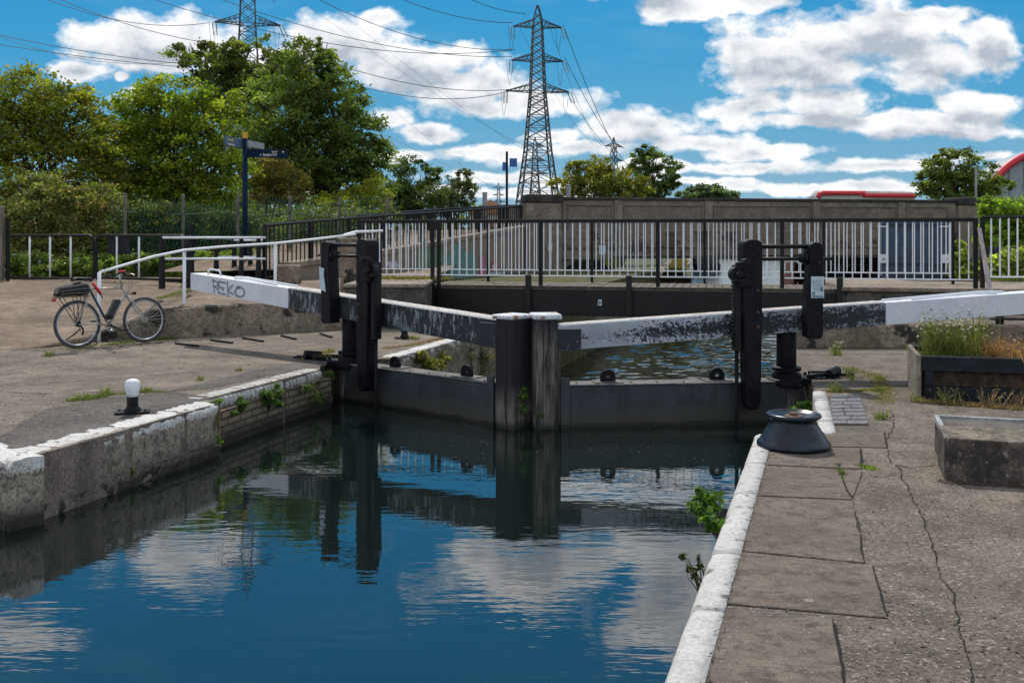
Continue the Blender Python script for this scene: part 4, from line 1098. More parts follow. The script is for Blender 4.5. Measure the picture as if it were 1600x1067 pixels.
# plank of rusty red timber against the right post hollow
# ================================================================== FOOTBRIDGE
FB = thing('footbridge', (2.5, 18, .65), 'long low footbridge over the chamber with black posts and white balusters', 'footbridge')
fa = A(560, 345, 19.3).xy; fb = A(1528, 338, 16.9).xy; fdir = (fb - fa).normalized(); fn = Vector((-fdir.y, fdir.x)); FLn = (fb - fa).length
FF = frame((fa.x, fa.y, 0), fdir)
def tpx(px, off=0.0):                # distance along the rail line (offset off behind the front line) seen at a pixel column
    k = (px - 800) / F; a = fa + fn * off
    return (k * a.y - a.x) / (fdir.x - k * fdir.y)
ZT, ZB, ZD = 1.915, .875, .655
def fbm(): mb = MB(); mb.M = FF; return mb
t0, t1 = tpx(668), tpx(1317)
mb = fbm(); mb.box(t0, t1, .02, 1.42, ZD - .05, ZD); mb.build('deck', M['deck'], FB, bevel=.004)
mb = fbm()
for i in range(int((t1 - t0) / .145)):
    x = t0 + i * .145; mb.box(x, x + .13, -.01, 1.44, ZD + .002, ZD + .024 + random.uniform(-.003, .003))
mb.build('deck_planks', M['deck'], FB)
M['girder'] = vary('black_girder', (.006,.0055,.006), (.012,.0105,.0105), 1.8, .5, .2, 20, .004, spots=((.08,.07,.06), 20, .75))
for off, y in ((0, .03), (1, 1.36)):
    mb = fbm(); mb.box(t0, t1, y, y + .03, .16, ZD - .052); mb.box(t0, t1, y - .07, y + .1, ZD - .052, ZD - .02) if off else None; mb.box(t0, t1, y - .07, y + .1, .13, .158); mb.build('girder', M['girder'], FB, bevel=.003)
for px in (826, 983, 1152, 1440 - 128):
    t = tpx(px)
    mb = fbm(); mb.box(t - .05, t + .05, -.065, .028, .16, .88); mb.build('stiffener', M['girder'], FB, bevel=.003)
# number plate on the girder
t = tpx(937); mb = fbm(); mb.box(t - .035, t + .035, .014, .028, .325, .435); pl = mb.build('number_plate', M['notice'], FB)
R90 = Matrix(((1,0,0,0),(0,0,-1,0),(0,1,0,0),(0,0,0,1)))
text_mesh('9', .10, FF @ Matrix.Translation((t - .03, .010, .345)) @ R90, M['black_rail'], pl, 'numeral')

def railing(parent, name, off, ts, te, posts, pw, zb, pbot, mt, post_w=.035, bal=.143, skip=(), second=False):
    rt = bpy.data.objects.new(name, None); rt.location = Vector(origin(parent)) * 0; col.objects.link(rt); rt.parent = parent; rt.empty_display_size = .1
    def mk(): m = fbm(); return m
    m = mk(); m.box(ts, te, off - .03, off + .035, ZT - .065 if not second else ZT - .05, ZT if not second else ZT - .006); m.build('top_rail', M['black_rail'], rt, bevel=.006)
    m = mk(); m.box(ts + .02, te - .02, off - .008, off + .012, zb - .022, zb); m.build('bottom_rail', M['white_rail'], rt, bevel=.002)
    for t in posts:
        m = mk(); m.box(t - post_w, t + post_w, off - .038, off + .02, pbot(t), ZT - .04); m.build('post', M['black_rail'], rt, bevel=.004)
    n = int((te - ts) / bal)
    for i in range(1, n):
        t = ts + (te - ts) * i / n
        if any(abs(t - p) < post_w + .02 for p in posts) or any(a < t < b for a, b in skip): continue
        m = mk(); m.box(t - .0085, t + .0085, off - .006, off + .008, zb - .004, ZT - .045); m.build('baluster', M['white_rail'], rt)
    return rt
fp = [0.03] + [tpx(x) for x in (676, 686, 845, 1028, 1222)] + [FLn - .04]
def pb(t):
    if abs(t - tpx(676)) < .06 or abs(t - tpx(686)) < .06: return .18
    return ZD + .03 if t0 < t < t1 else .70
railing(FB, 'front_railing', 0, 0, FLn, fp, .035, ZB, pb, None, .035)
bt0, bt1 = tpx(592, 1.35), tpx(1492, 1.35)
railing(FB, 'rear_railing', 1.38, bt0, bt1, [bt0 + .03] + [tpx(x, 1.38) for x in (763, 925, 1101, 1287)] + [bt1 - .03], .028, .93, lambda t: ZD + .02 if t0 < t < t1 else .60, None, .024, second=True)
# small white sign hung on the rear railing, another on the bridge side
def plate(name, lab, px0, px1, py0, py1, Y, mat, cat, ink=True):
    p = A(px0, py1, Y); q = A(px1, py0, Y)
    root = thing(name, (p.x, Y, p.z), lab, cat)
    mb = MB(); mb.box(p.x, q.x, Y - .006, Y, p.z, q.z); mb.build('panel', M[mat], root, bevel=.002)
    if ink:
        mb = MB(); w = q.x - p.x; h = q.z - p.z
        for k in range(5): mb.box(p.x + w * .15, p.x + w * random.uniform(.6, .88), Y - .0085, Y - .0065, p.z + h * (.15 + k * .16), p.z + h * (.20 + k * .16))
        mb.build('printing', M['notice_ink'], root)
    return root
# ---- right-hand continuation of the railing
e0 = A(1535, 340, 16.95); e1 = A(1700, 340, 16.9)
def run_railing(name, label, p, q, z0p, z0q, hgt, posts, bal, mats, br=.0105, pr=.03, bottom=.12, group=None, rail=.022, postdrop=.1, box=True):
    """free-standing railing from p to q; z0 = ground heights"""
    p = Vector(p[:2]); q = Vector(q[:2]); L_ = (q - p).length
    root = thing(name, (p.x, p.y, z0p), label, 'railing', group); FMr = frame((p.x, p.y, 0), q - p)
    zz = lambda t: z0p + (z0q - z0p) * t / L_
    def mk(): m = MB(); m.M = FMr; return m
    m = mk(); m.tube([(0, 0, zz(0) + hgt), (L_, 0, zz(L_) + hgt)], rail * 1.25, 4); m.build('top_rail', M[mats[0]], root)
    m = mk(); m.tube([(0, 0, zz(0) + bottom), (L_, 0, zz(L_) + bottom)], rail * .7, 4); m.build('bottom_rail', M[mats[1]], root)
    for i in range(posts + 1):
        t = L_ * i / posts; m = mk(); m.box(t - pr, t + pr, -pr, pr, zz(t) - postdrop, zz(t) + hgt - .005); m.build('post', M[mats[0]], root)
    n = int(L_ / bal)
    if n > 100:
        m = mk()
        for i in range(1, n):
            t = L_ * i / n; m.box(t - br, t + br, -br, br, zz(t) + bottom, zz(t) + hgt - .01)
        o = m.build('balusters', M[mats[1]], root); o['kind'] = 'stuff'
    else:
        for i in range(1, n):
            t = L_ * i / n; m = mk(); m.box(t - br, t + br, -br, br, zz(t) + bottom, zz(t) + hgt - .01); m.build('baluster', M[mats[1]], root)
    return root
run_railing('quay_railing', 'short separate railing with white bars at the far right edge', e0, e1, .72, .72, 1.21, 2, .142, ('black_rail', 'white_rail'), bottom=.19)
# leaning plank
a, b = A(1530, 356, 16.75), A(1547, 455, 16.3)
root = MB(); root.M = Matrix.Identity(4)
d = (b - a).normalized(); sx = Vector((.045, 0, 0)); sy = Vector((0, .012, 0))
root.hexa([b - sx - sy, b + sx - sy, b + sx + sy, b - sx + sy], [a - sx*.7 - sy, a + sx*.7 - sy, a + sx*.7 + sy, a - sx*.7 + sy])
tag(root.build('timber_plank', M['wood_pale'], bevel=.004), 'pale wooden plank leaning against the right end post of the footbridge railing', 'plank')
# ---- black ramp railing and concrete ramp wall at the back left
ra, rb = A(450, 428, 21.0), A(822, 430, 33.5)
def ramp_top(px):          # image line of the brown coping measured at its depth
    return 0
pA, pB = A(455, 410, 21.0), A(600, 391, 24.6); pC = A(826, 352, 33.0)
root = thing('ramp_wall', (pA.x, pA.y, .4), 'brown concrete ramp wall with spray-painted colours behind the railing', 'wall')
M['ramp_wall'] = None
def graf():
    N = NT('ramp_wall_render'); P = N.coords(); z = N.z()
    a = N.noise(P, .8, 6, .6); f = N.noise(P, 22, 6, .7)
    c = N.mix(N.ramp(a, [(.35, 0.0), (.65, 1.0)]), (.17,.135,.105), (.28,.23,.18)); c = N.mix(N.ramp(f, [(.3, .5), (.5, 0.0)]), c, (.07,.055,.045))
    return N.fin(c, .92, f, .5, .02, 0, .3)
M['ramp_wall'] = graf()
def seg_wall(a, b, n, nm='wall'):
    for i in range(n):
        p = lerp(a, b, i / n); q = lerp(a, b, (i + 1) / n); d = (q - p).xy.normalized(); nn_ = Vector((-d.y, d.x))
        mb = MB(); mb.hexa([(p.x, p.y, -.6), (q.x - d.x * .006, q.y - d.y * .006, -.6), (q.x + nn_.x * .3, q.y + nn_.y * .3, -.6), (p.x + nn_.x * .3, p.y + nn_.y * .3, -.6)],
                           [(p.x, p.y, p.z - .12), (q.x - d.x * .006, q.y - d.y * .006, q.z - .12), (q.x + nn_.x * .3, q.y + nn_.y * .3, q.z - .12), (p.x + nn_.x * .3, p.y + nn_.y * .3, p.z - .12)])
        mb.build('wall_panel', M['ramp_wall'], root, bevel=.006)
        w = nn_ * -.05
        mb = MB(); mb.hexa([(p.x + w.x, p.y + w.y, p.z - .118), (q.x + w.x - d.x * .006, q.y + w.y, q.z - .118), (q.x + nn_.x * .34, q.y + nn_.y * .34, q.z - .118), (p.x + nn_.x * .34, p.y + nn_.y * .34, p.z - .118)],
                           [(p.x + w.x, p.y + w.y, p.z), (q.x + w.x - d.x * .006, q.y + w.y, q.z), (q.x + nn_.x * .34, q.y + nn_.y * .34, q.z), (p.x + nn_.x * .34, p.y + nn_.y * .34, p.z)])
        mb.build('coping', M['brown_cap'], root, bevel=.01)
seg_wall(pA, pB, 3); seg_wall(pB, pC, 5)
# ramp surface behind the wall
mb = MB(); dd = Vector((-.93, .36, 0))
mb.add([tuple(pA - Vector((0, 0, .15))), tuple(pB - Vector((0, 0, .15))), tuple(pC - Vector((0, 0, .15))), tuple(pC + dd * 7 - Vector((0, 0, .15))), tuple(pB + dd * 5 - Vector((0, 0, .15))), tuple(pA + dd * 3.5 - Vector((0, 0, .25)))], [(0, 1, 4, 5), (1, 2, 3, 4)])
tag(mb.build('ramp', M['ground_far']), kind='structure')
# spray paint patches, thin layer on the wall face
M['g_green'] = vary('green_spray', (.10,.19,.12), (.16,.26,.17), 3, .8, .1, 30, .001)
M['g_teal'] = vary('teal_spray', (.10,.22,.21), (.16,.30,.28), 3, .8, .1, 30, .001)
M['g_pink'] = vary('pink_spray', (.55,.12,.25), (.65,.2,.32), 3, .8, .1, 30, .001)
M['g_white'] = vary('white_spray', (.5,.5,.52), (.6,.6,.62), 3, .8, .1, 30, .001)
M['g_red'] = vary('red_spray', (.4,.06,.05), (.5,.1,.07), 3, .8, .1, 30, .001)
M['g_black'] = vary('black_spray', (.02,.02,.025), (.04,.04,.045), 3, .8, .1, 30, .001)
def spray(px0, px1, py0, py1, mat, amp=.06, k=0):
    d = (pC - pB).xy.normalized(); nn_ = Vector((d.y, -d.x))
    def wp(px, py):
        kk = (px - 800) / F; t = (kk * pB.y - pB.x) / (d.x - kk * d.y); p = pB.xy + d * t
        return Vector((p.x + nn_.x * (.012 + .002 * k), p.y + nn_.y * (.012 + .002 * k), EYE + (HY - py) / F * p.y))
    P = []; n = 26
    for i in range(n):
        a = 2 * math.pi * i / n; r = 1 + random.uniform(-.25, .25)
        P.append(wp((px0 + px1) / 2 + (px1 - px0) / 2 * math.cos(a) * r, (py0 + py1) / 2 + (py1 - py0) / 2 * math.sin(a) * r))
    mb = MB(); mb.add([tuple(p) for p in P], [tuple(range(n))]); mb.build('graffiti', M[mat], root)
spray(650, 682, 375, 445, 'g_green', k=0); spray(676, 708, 388, 446, 'g_green', k=1); spray(698, 730, 380, 446, 'g_teal', k=2); spray(720, 746, 392, 446, 'g_teal', k=3)
spray(748, 756, 398, 436, 'g_pink', k=4); spray(744, 760, 428, 440, 'g_pink', k=5); spray(766, 778, 408, 425, 'g_red', k=5); spray(768, 776, 411, 424, 'g_white', k=6); spray(764, 784, 424, 433, 'g_white', k=5); spray(775, 792, 430, 442, 'g_black', k=6); spray(604, 622, 408, 420, 'g_white', k=7)
# ramp railings
r0, r1, r2 = A(414, 352, 20.6), A(600, 337, 25.2), A(822, 322, 33.6)
def poly_rail(label, pts, grd, posts, bal=.16):
    root = thing('ramp_railing', (pts[0].x, pts[0].y, grd[0]), label, 'railing')
    for (a, b, ga, gb, n) in [(pts[i], pts[i + 1], grd[i], grd[i + 1], posts[i]) for i in range(len(pts) - 1)]:
        FMr = frame((a.x, a.y, 0), (b - a).xy); L_ = (b - a).xy.length
        top = lambda t: a.z + (b.z - a.z) * t / L_
        g = lambda t: ga + (gb - ga) * t / L_
        m = MB(); m.M = FMr; m.tube([(0, 0, top(0)), (L_, 0, top(L_))], .035, 4); m.build('top_rail', M['black_rail'], root)
        m = MB(); m.M = FMr; m.tube([(0, 0, g(0) + .1), (L_, 0, g(L_) + .1)], .018, 4); m.build('bottom_rail', M['black_rail'], root)
        for i in range(n + 1):
            t = L_ * i / n; m = MB(); m.M = FMr; m.box(t - .035, t + .035, -.03, .03, g(t), top(t)); m.build('post', M['black_rail'], root)
        m = MB(); m.M = FMr; k = int(L_ / bal)
        for i in range(1, k):
            t = L_ * i / k; m.box(t - .011, t + .011, -.011, .011, g(t) + .1, top(t) - .02)
        o = m.build('balusters', M['black_rail'], root)
    return root
poly_rail('black metal railing climbing the ramp at the back left, nearer of two', [r0, r1, r2], [.62, 1.12, 1.75], [3, 5])
poly_rail('black metal railing on the far side of the ramp, partly hidden', [A(560, 337, 29), A(700, 326, 36), A(815, 321, 40)], [1.0, 1.5, 1.8], [4, 3])
# ================================================================== ROAD BRIDGE
YL, YR = 33.0, 36.0
def br(px, py):                                  # point on the bridge face line
    pl_, pr_ = Vector(((880 - 800) / F * YL, YL)), Vector(((1495 - 800) / F * YR, YR)); d = (pr_ - pl_).normalized()
    k = (px - 800) / F; t = (k * pl_.y - pl_.x) / (d.x - k * d.y); p = pl_ + d * t
    return t, Vector((p.x, p.y, EYE + (HY - py) / F * p.y))
bl = Vector(((880 - 800) / F * YL, YL)); brr = Vector(((1495 - 800) / F * YR, YR)); bd = (brr - bl).normalized(); BL = (brr - bl).length
BF = frame((bl.x, bl.y, 0), bd)
RB = thing('road_bridge', (bl.x, bl.y, 0), 'grey concrete road bridge with a panelled parapet crossing the canal', 'bridge')
def bm(): m = MB(); m.M = BF; return m
zt_, soff = 2.86, .80
m = bm(); m.box(-.02, BL + .02, 0, .45, 1.72, zt_ - .10); m.build('parapet', M['bridge_conc'], RB)
m = bm(); m.box(-.02, BL, -.06, .5, zt_ - .098, zt_); m.build('coping', M['bridge_cap'], RB, bevel=.015)
# recessed panels: dark frame ledge + rougher field
pans = [(888, 956), (975, 1097), (1116, 1266), (1284, 1400), (1417, 1480)]
for a, b in pans:
    ta, tb = br(a, 0)[0], br(b, 0)[0]
    m = bm(); m.box(ta, tb, -.004, -.001, 1.80, zt_ - .28); m.build('panel', M['bridge_panel'], RB)
    m = bm(); m.box(ta - .03, tb + .03, -.045, -.006, zt_ - .28, zt_ - .25); m.box(ta - .03, ta, -.045, -.006, 1.80, zt_ - .28); m.box(tb, tb + .03, -.045, -.006, 1.80, zt_ - .28); m.build('panel_frame', M['bridge_conc'], RB, bevel=.005)
for px in (966, 1107, 1275, 1408):
    t = br(px, 0)[0]; m = bm(); m.box(t - .14, t + .14, -.05, -.003, 1.74, zt_ - .10); m.build('pilaster', M['bridge_conc'], RB, bevel=.005)
# courses below
z = 1.718; hts = [.30, .26, .28]
for k, h in enumerate(hts):
    m = bm(); m.box(-.3, BL + .3, -.02 - .05 * (k % 2), .5, z - h + .004, z); m.build('girder_course', M['bridge_dark'] if 'bridge_dark' in M else M['bridge_conc'], RB, bevel=.01); z -= h
m = bm()
L0 = br(955, 0)[0]
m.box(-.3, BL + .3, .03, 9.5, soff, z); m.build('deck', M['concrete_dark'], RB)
# far face
m = bm(); m.box(-.3, BL + .3, 9.0, 9.4, 1.2, zt_); m.build('far_parapet', M['bridge_conc'], RB)
# end pillars
for a, b, top in ((820, 878, 304), (1493, 1535, 309)):
    ta, tb = br(a, 0)[0], br(b, 0)[0]; zt2 = br((a + b) / 2, top)[1].z
    m = bm(); m.box(ta + .04, tb - .04, -.16, .62, -1.9 if a < 900 else -1.9, zt2 - .28); m.build('pillar', M['bridge_conc'], RB, bevel=.02)
    m = bm(); m.box(ta, tb, -.22, .68, zt2 - .278, zt2); m.build('pillar_cap', M['bridge_cap'], RB, bevel=.05, seg=2)
# abutments
m = bm(); m.box(br(878, 0)[0], br(955, 0)[0] - .7, .05, 9, -1.9, soff - .002); m.build('abutment', M['bridge_conc'], RB, bevel=.01)
m = bm(); m.xprism([(br(884, 0)[0], -.5), (br(950, 0)[0], -.5), (br(948, 0)[0], .55), (br(943, 0)[0], .76), (br(900, 0)[0], .74), (br(886, 0)[0], .55)], -.02, .04); m.build('opening_shade', M['crack'], RB)  # flat black panel: shade of the opening painted onto the solid abutment
m = bm(); m.box(br(1486, 0)[0], BL + .4, .05, 9, -1.9, soff - .002); m.build('abutment', M['bridge_conc'], RB, bevel=.01)
m = bm()
for k, (a, b) in enumerate(((820, 955),)):
    pass
tb_, tp_ = br(878, 0)[0], br(955, 0)[0]
m.box(tb_, tp_, -.03, .045, .79, 1.05); m.build('lintel', M['bridge_conc'], RB, bevel=.01)
plate('notice_board', 'small pale blue notice fixed to the bridge side, seen through the railing', 936, 946, 384, 397, 32.6, 'notice', 'notice')
plate('notice_board', 'small faded white notice low on the left part of the road bridge', 856, 863, 380, 392, 32.6, 'boat_pale', 'notice')
# ================================================================== BACKGROUND OBJECTS NEAR THE BRIDGE
# blue steel container
p = A(1378, 343, 20.5); q = A(1485, 343, 20.1)
root = thing('storage_container', (p.x, p.y, .6), 'dark blue ribbed steel container standing behind the right end of the footbridge', 'container')
FMc = frame((p.x, p.y, 0), (q - p).xy); Lc = (q - p).xy.length
m = MB(); m.M = FMc; m.box(0, Lc, 0, 1.6, .80, 1.94); m.build('body', M['container'], root, bevel=.01)
for i in range(10):
    m = MB(); m.M = FMc; x = Lc * (i + .5) / 10; m.box(x - .022, x + .022, -.022, -.001, .84, 1.90); m.build('rib', M['container'], root, bevel=.005)
m = MB(); m.M = FMc
for z in (1.02, 1.82): m.box(.02, Lc - .02, -.034, -.024, z - .025, z + .025)
m.build('cross_bar', M['container_dk'], root, bevel=.003)
m = MB(); m.M = FMc; m.box(-.03, Lc + .03, -.05, 1.65, .56, .80); m.build('plinth', M['container_dk'], root, bevel=.01)
# white latch frames
for lab, a in (('white latch frame with a square lock box before the left edge of the blue container', 1379), ('white latch frame with a keyhole plate before the right edge of the blue container', 1477)):
    c = A(a, 400, 18.6); root = thing('latch_frame', (c.x, c.y, .72), lab, 'latch')
    m = MB()
    for dx in (-.075, .075): m.tube([(c.x + dx, c.y, .84), (c.x + dx, c.y, 1.84)], .009, 6)
    m.tube([(c.x - .1, c.y, 1.78), (c.x + .1, c.y, 1.78)], .010, 6); m.build('frame', M['white_rail'], root)
    m = MB(); m.box(c.x - .085, c.x + .085, c.y - .03, c.y - .015, 1.10, 1.26); pl = m.build('lock_box', M['white_paint'], root, bevel=.004)
    m = MB(); m.tube([(c.x + .01, c.y - .03, 1.17), (c.x + .01, c.y - .036, 1.17)], .018, 10); m.build('keyhole', M['black_rail'], pl)
# boats
def boat(name, label, px0, px1, Y, hull, hmat, parts, cat='boat', dy=1.9, group=None):
    a = A(px0, 0, Y); b = A(px1, 0, Y); L_ = b.x - a.x
    root = thing(name, (a.x, Y, W1), label, cat, group)
    m = MB(); z0, z1 = W1 - .3, hull
    m.add([(a.x + .25, Y, z0), (b.x - .25, Y, z0), (b.x - .25, Y + dy, z0), (a.x + .25, Y + dy, z0), (a.x - .15, Y + dy * .3, z1 + .12), (a.x + .5, Y - .05, z1), (b.x, Y - .05, z1 + .03), (b.x, Y + dy + .05, z1 + .03), (a.x + .5, Y + dy + .05, z1), (a.x - .15, Y + dy * .7, z1 + .12)],
          [(0, 1, 6, 5), (1, 2, 7, 6), (2, 3, 8, 7), (3, 0, 5, 4, 9, 8), (5, 6, 7, 8, 9, 4), (0, 3, 2, 1)])
    m.build('hull', M[hmat], root, bevel=.02)
    for (nm, mt, f0, f1, zz0, zz1, ins) in parts:
        m = MB(); x0, x1 = a.x + L_ * f0, a.x + L_ * f1; t_ = .12 if nm in ('cabin', 'canopy') else 0
        m.hexa([(x0, Y + ins, zz0), (x1, Y + ins, zz0), (x1, Y + dy - ins, zz0), (x0, Y + dy - ins, zz0)], [(x0 + t_, Y + ins + t_, zz1), (x1 - t_, Y + ins + t_, zz1), (x1 - t_, Y + dy - ins - t_, zz1), (x0 + t_, Y + dy - ins - t_, zz1)])
        m.build(nm, M[mt], root, bevel=.03 if nm != 'window' else 0)
    return root
boat('cruiser', 'dark moored boat with a maroon cabin end, leftmost of the boats beyond the bridge', 1236, 1292, 44, -.75, 'boat_hull', [('cabin', 'boat_brown', .08, .3, -.74, .38, .1), ('cabin', 'boat_hull', .28, .95, -.74, .32, .12), ('window', 'glass', .34, .55, -.3, .15, .08), ('window', 'boat_pale', .60, .64, -.35, .25, .07)])
boat('cruiser', 'small boat with a cream canopy and blue cabin moored between two dark boats', 1272, 1316, 48, -.7, 'boat_pale', [('cabin', 'boat_blue', .1, .9, -.69, -.0, .15), ('canopy', 'boat_pale', .0, .98, .0, .38, .05), ('window', 'glass', .2, .7, -.45, -.15, .12)])
boat('narrowboat', 'black narrowboat with cream-edged cabin beside the blue container', 1312, 1392, 41, -.62, 'boat_hull', [('cabin', 'boat_hull', .08, .97, -.61, .30, .12), ('roof', 'boat_pale', .05, .98, .305, .37, .06), ('window', 'glass', .15, .42, -.25, .18, .11), ('window', 'boat_pale', .55, .62, -.5, .22, .10), ('window', 'glass', .7, .9, -.25, .18, .11)])
boat('narrowboat', 'far dark boat silhouette on the bright water left under the bridge', 1084, 1128, 78, -.75, 'boat_hull', [('cabin', 'boat_hull', .05, .95, -.74, -.22, .2), ('roof', 'boat_blue', .1, .8, -.215, -.14, .3)])
boat('narrowboat', 'pale boat with a dark top moored at the far bank beneath the bridge', 1100, 1112, 95, -.7, 'boat_hull', [('cabin', 'boat_brown', .1, .9, -.7, .1, .2)])

# ---- signposts
sp = A(383, 432, 23.9); spz = .58
root = thing('signpost', (sp.x, sp.y, spz), 'tall navy fingerpost with a yellow cap pointing to Ponders End', 'signpost')
m = MB(); m.tube([(sp.x, sp.y, spz - .1), (sp.x, sp.y, 3.93)], .062, 14); m.build('pole', M['sign_navy'], root, smooth=True)
m = MB(); m.lathe([(.066, 3.93), (.068, 4.06), (.06, 4.075), (0, 4.08)], (sp.x, sp.y, 0), 14); m.build('cap', M['yellow'], root)
def arm(pa, pb_, Ya, Yb, mat, h):
    a = A(pa[0], pa[1], Ya); b = A(pb_[0], pb_[1], Yb); d = (b - a); dn = Vector((-d.y, d.x, 0)).normalized() * .02
    m = MB(); H = Vector((0, 0, -h)); m.hexa([a + H - dn, b + H - dn, b + H + dn, a + H + dn], [a - dn, b - dn, b + dn, a + dn]); return m.build('finger', M[mat], root, bevel=.004), a, b
def on_face(a, b, u, z, off=-.024):
    d = (b - a).xy.normalized(); p = a + (b - a) * u; n = Vector((-d.y, d.x)); fr = frame((p.x + n.x * off, p.y + n.y * off, p.z + z), d)
    return fr @ R90
f1, a, b = arm((351, 212), (380, 218.5), 22.9, 23.9, 'sign_grey', .22)
M4 = on_face(a, b, .06, -.10); text_mesh('Towpath', .10, M4, M['yellow_text'], f1, 'lettering'); M4 = on_face(a, b, .10, -.205); text_mesh('Tottenham', .085, M4, M['text_white'], f1, 'lettering')
f2, a, b = arm((386, 219.5), (412, 224.5), 23.9, 24.9, 'grey_post', .15)
f3, a, b = arm((386, 233), (448, 234), 23.9, 23.3, 'sign_navy', .20)
M4 = on_face(a, b, .34, -.178); text_mesh('\u2190 Ponders End', .105, M4, M['text_white'], f3, 'lettering', .80)
M4 = on_face(a, b, .64, -.075); text_mesh('Waterways', .05, M4, M['text_white'], f3, 'lettering', .8)
M4 = on_face(a, b, .93, -.06); mm = MB(); mm.M = M4; mm.lathe([(.0, 0), (.022, .0), (.022, .002), (0, .002)], (0, 0, 0), 12); mm.build('roundel', M['yellow_text'], f3)
q = A(792, 330, 36); 
root = thing('signpost', (q.x, q.y, 1.5), 'thin black pole with two small blue sign plates near the pylon foot', 'signpost')
m = MB(); m.tube([(q.x, q.y, 1.3), (q.x, q.y, A(792, 237, 36).z)], .045, 8); m.build('pole', M['black_rail'], root)
for (x0, x1, y0, y1) in ((796, 808, 248, 261), (785, 790.5, 254, 267)):
    a, b = A(x0, y1, 35.9), A(x1, y0, 35.9 + .15); m = MB(); m.box(a.x, b.x, 35.88, 35.92, a.z, b.z); m.build('plate', M['flag_blue'], root, bevel=.01)
for lab, px, y0, y1, Y, w, nm in (('short grey post rising behind the left end of the bridge parapet', 888, 290, 330, 40, .10, 'bollard_post'), ('grey galvanised post between the ramp railing and the pylon foot', 757.5, 302, 345, 42, .10, 'bollard_post'), ('slim tall lamp post before the tree at the right', 1525, 262, 320, 48, .05, 'lamp_post')):
    a = A(px, y1, Y); b = A(px, y0, Y); m = MB(); m.M = Matrix.Translation((a.x, Y, 0)); m.tube([(0, 0, a.z - 1), (0, 0, b.z)], w, 10); m.lathe([(w * 1.15, b.z), (w * 1.15, b.z + .03), (0, b.z + .05)], (0, 0, 0), 10)
    tag(m.build(nm, M['grey_post'], smooth=False), lab, 'post')
# ---- white handrail
root = thing('handrail', (G(155, 535).x, G(155, 535).y, 0), 'sloping white tubular handrail on three posts behind the bicycle', 'handrail')
pts = [((155, 426), 15.15), ((175, 420), 15.3), ((205, 411), 15.6), ((240, 401), 15.9), ((288, 391), 16.3), ((350, 385.5), 16.8), ((430, 380.5), 17.45), ((500, 373), 17.8), ((556, 366), 18.1)]
m = MB(); m.tube([A(*p, Y) for p, Y in pts], .022, 10); m.build('rail', M['white_rail'], root, smooth=True)
m = MB(); m.tube([A(530, 372, 18.4), A(540, 367, 18.5), A(556, 362.5, 18.6), A(598, 361, 18.9)], .026, 10); m.build('rail_end', M['white_rail'], root, smooth=True)
for (bx_, by_, tp) in ((155, 535, 426), (288, 522, 391), (430, 512, 381)):
    g = G(bx_, by_); m = MB(); m.tube([(g.x, g.y, -.05), (g.x, g.y, A(bx_, tp, g.y).z)], .026, 10); m.build('post', M['white_rail'], root, smooth=True)
# ---- tubular barriers
def barrier(label, pa, pb_, bars, Ya, Yb, sign=None):
    a, b = A(pa, 368, Ya), A(pb_, 370, Yb); d = (b - a).xy; L_ = d.length; z1 = a.z; z0 = A(pa, 434, Ya).z
    root = thing('tubular_barrier', (a.x, a.y, z0 - .1), label, 'barrier'); FMb = frame((a.x, a.y, 0), d)
    r = .16; P = []
    for cx, cz, s0 in ((r, z1 - r, 180), (L_ - r, z1 - r, 90), (L_ - r, z0 + r, 0), (r, z0 + r, -90)):
        for k in range(5):
            an = math.radians(s0 - k * 22.5); P.append((cx + r * math.cos(an), 0, cz + r * math.sin(an)))
    P.append(P[0]); m = MB(); m.M = FMb; m.tube(P, .030, 8, cap=False); m.build('frame', M['black_rail'], root, smooth=True)
    for px in bars:
        t = (px - pa) / (pb_ - pa) * L_; m = MB(); m.M = FMb; m.tube([(t, 0, z0), (t, 0, z1)], .022, 8); m.build('bar', M['white_rail'], root, smooth=True)
    if sign:
        t0_, t1_ = [(x - pa) / (pb_ - pa) * L_ for x in sign]; m = MB(); m.M = FMb; m.box(t0_, t1_, .03, .05, z1 - .44, z1 - .03); m.build('sign_panel', M['black_rail'], root, bevel=.004)
    for t in (.0 + .02, L_ - .02): m = MB(); m.M = FMb; m.tube([(t, 0, z0 + .1 - .3), (t, 0, z0 + .2)], .03, 6); m.build('foot', M['black_rail'], root)
    return root
barrier('black rounded barrier frame with three white bars, at the far left before the hedge', 12, 147, (47, 79, 111), 23.9, 23.3)
barrier('black rounded barrier frame with a blank black panel, right of its twin', 151, 290, (184, 219), 23.2, 22.0, (168, 203))
g = A(0, 440, 22.5)
m = MB(); m.M = Matrix.Translation((g.x, g.y, .4)); m.box(-.3, .07, -.09, .09, 0, 1.87); tag(m.build('gate_pier', M['wood_old'], bevel=.02), 'sawn-off timber post at the left edge of the picture', 'post')
m = MB(); m.M = Matrix.Translation((g.x + .15, g.y + .05, .4)); m.tube([(0, 0, 0), (0, 0, 1.6)], .045, 8); tag(m.build('gate_post', M['black_rail']), 'black metal post touching the timber post at the left edge', 'post')
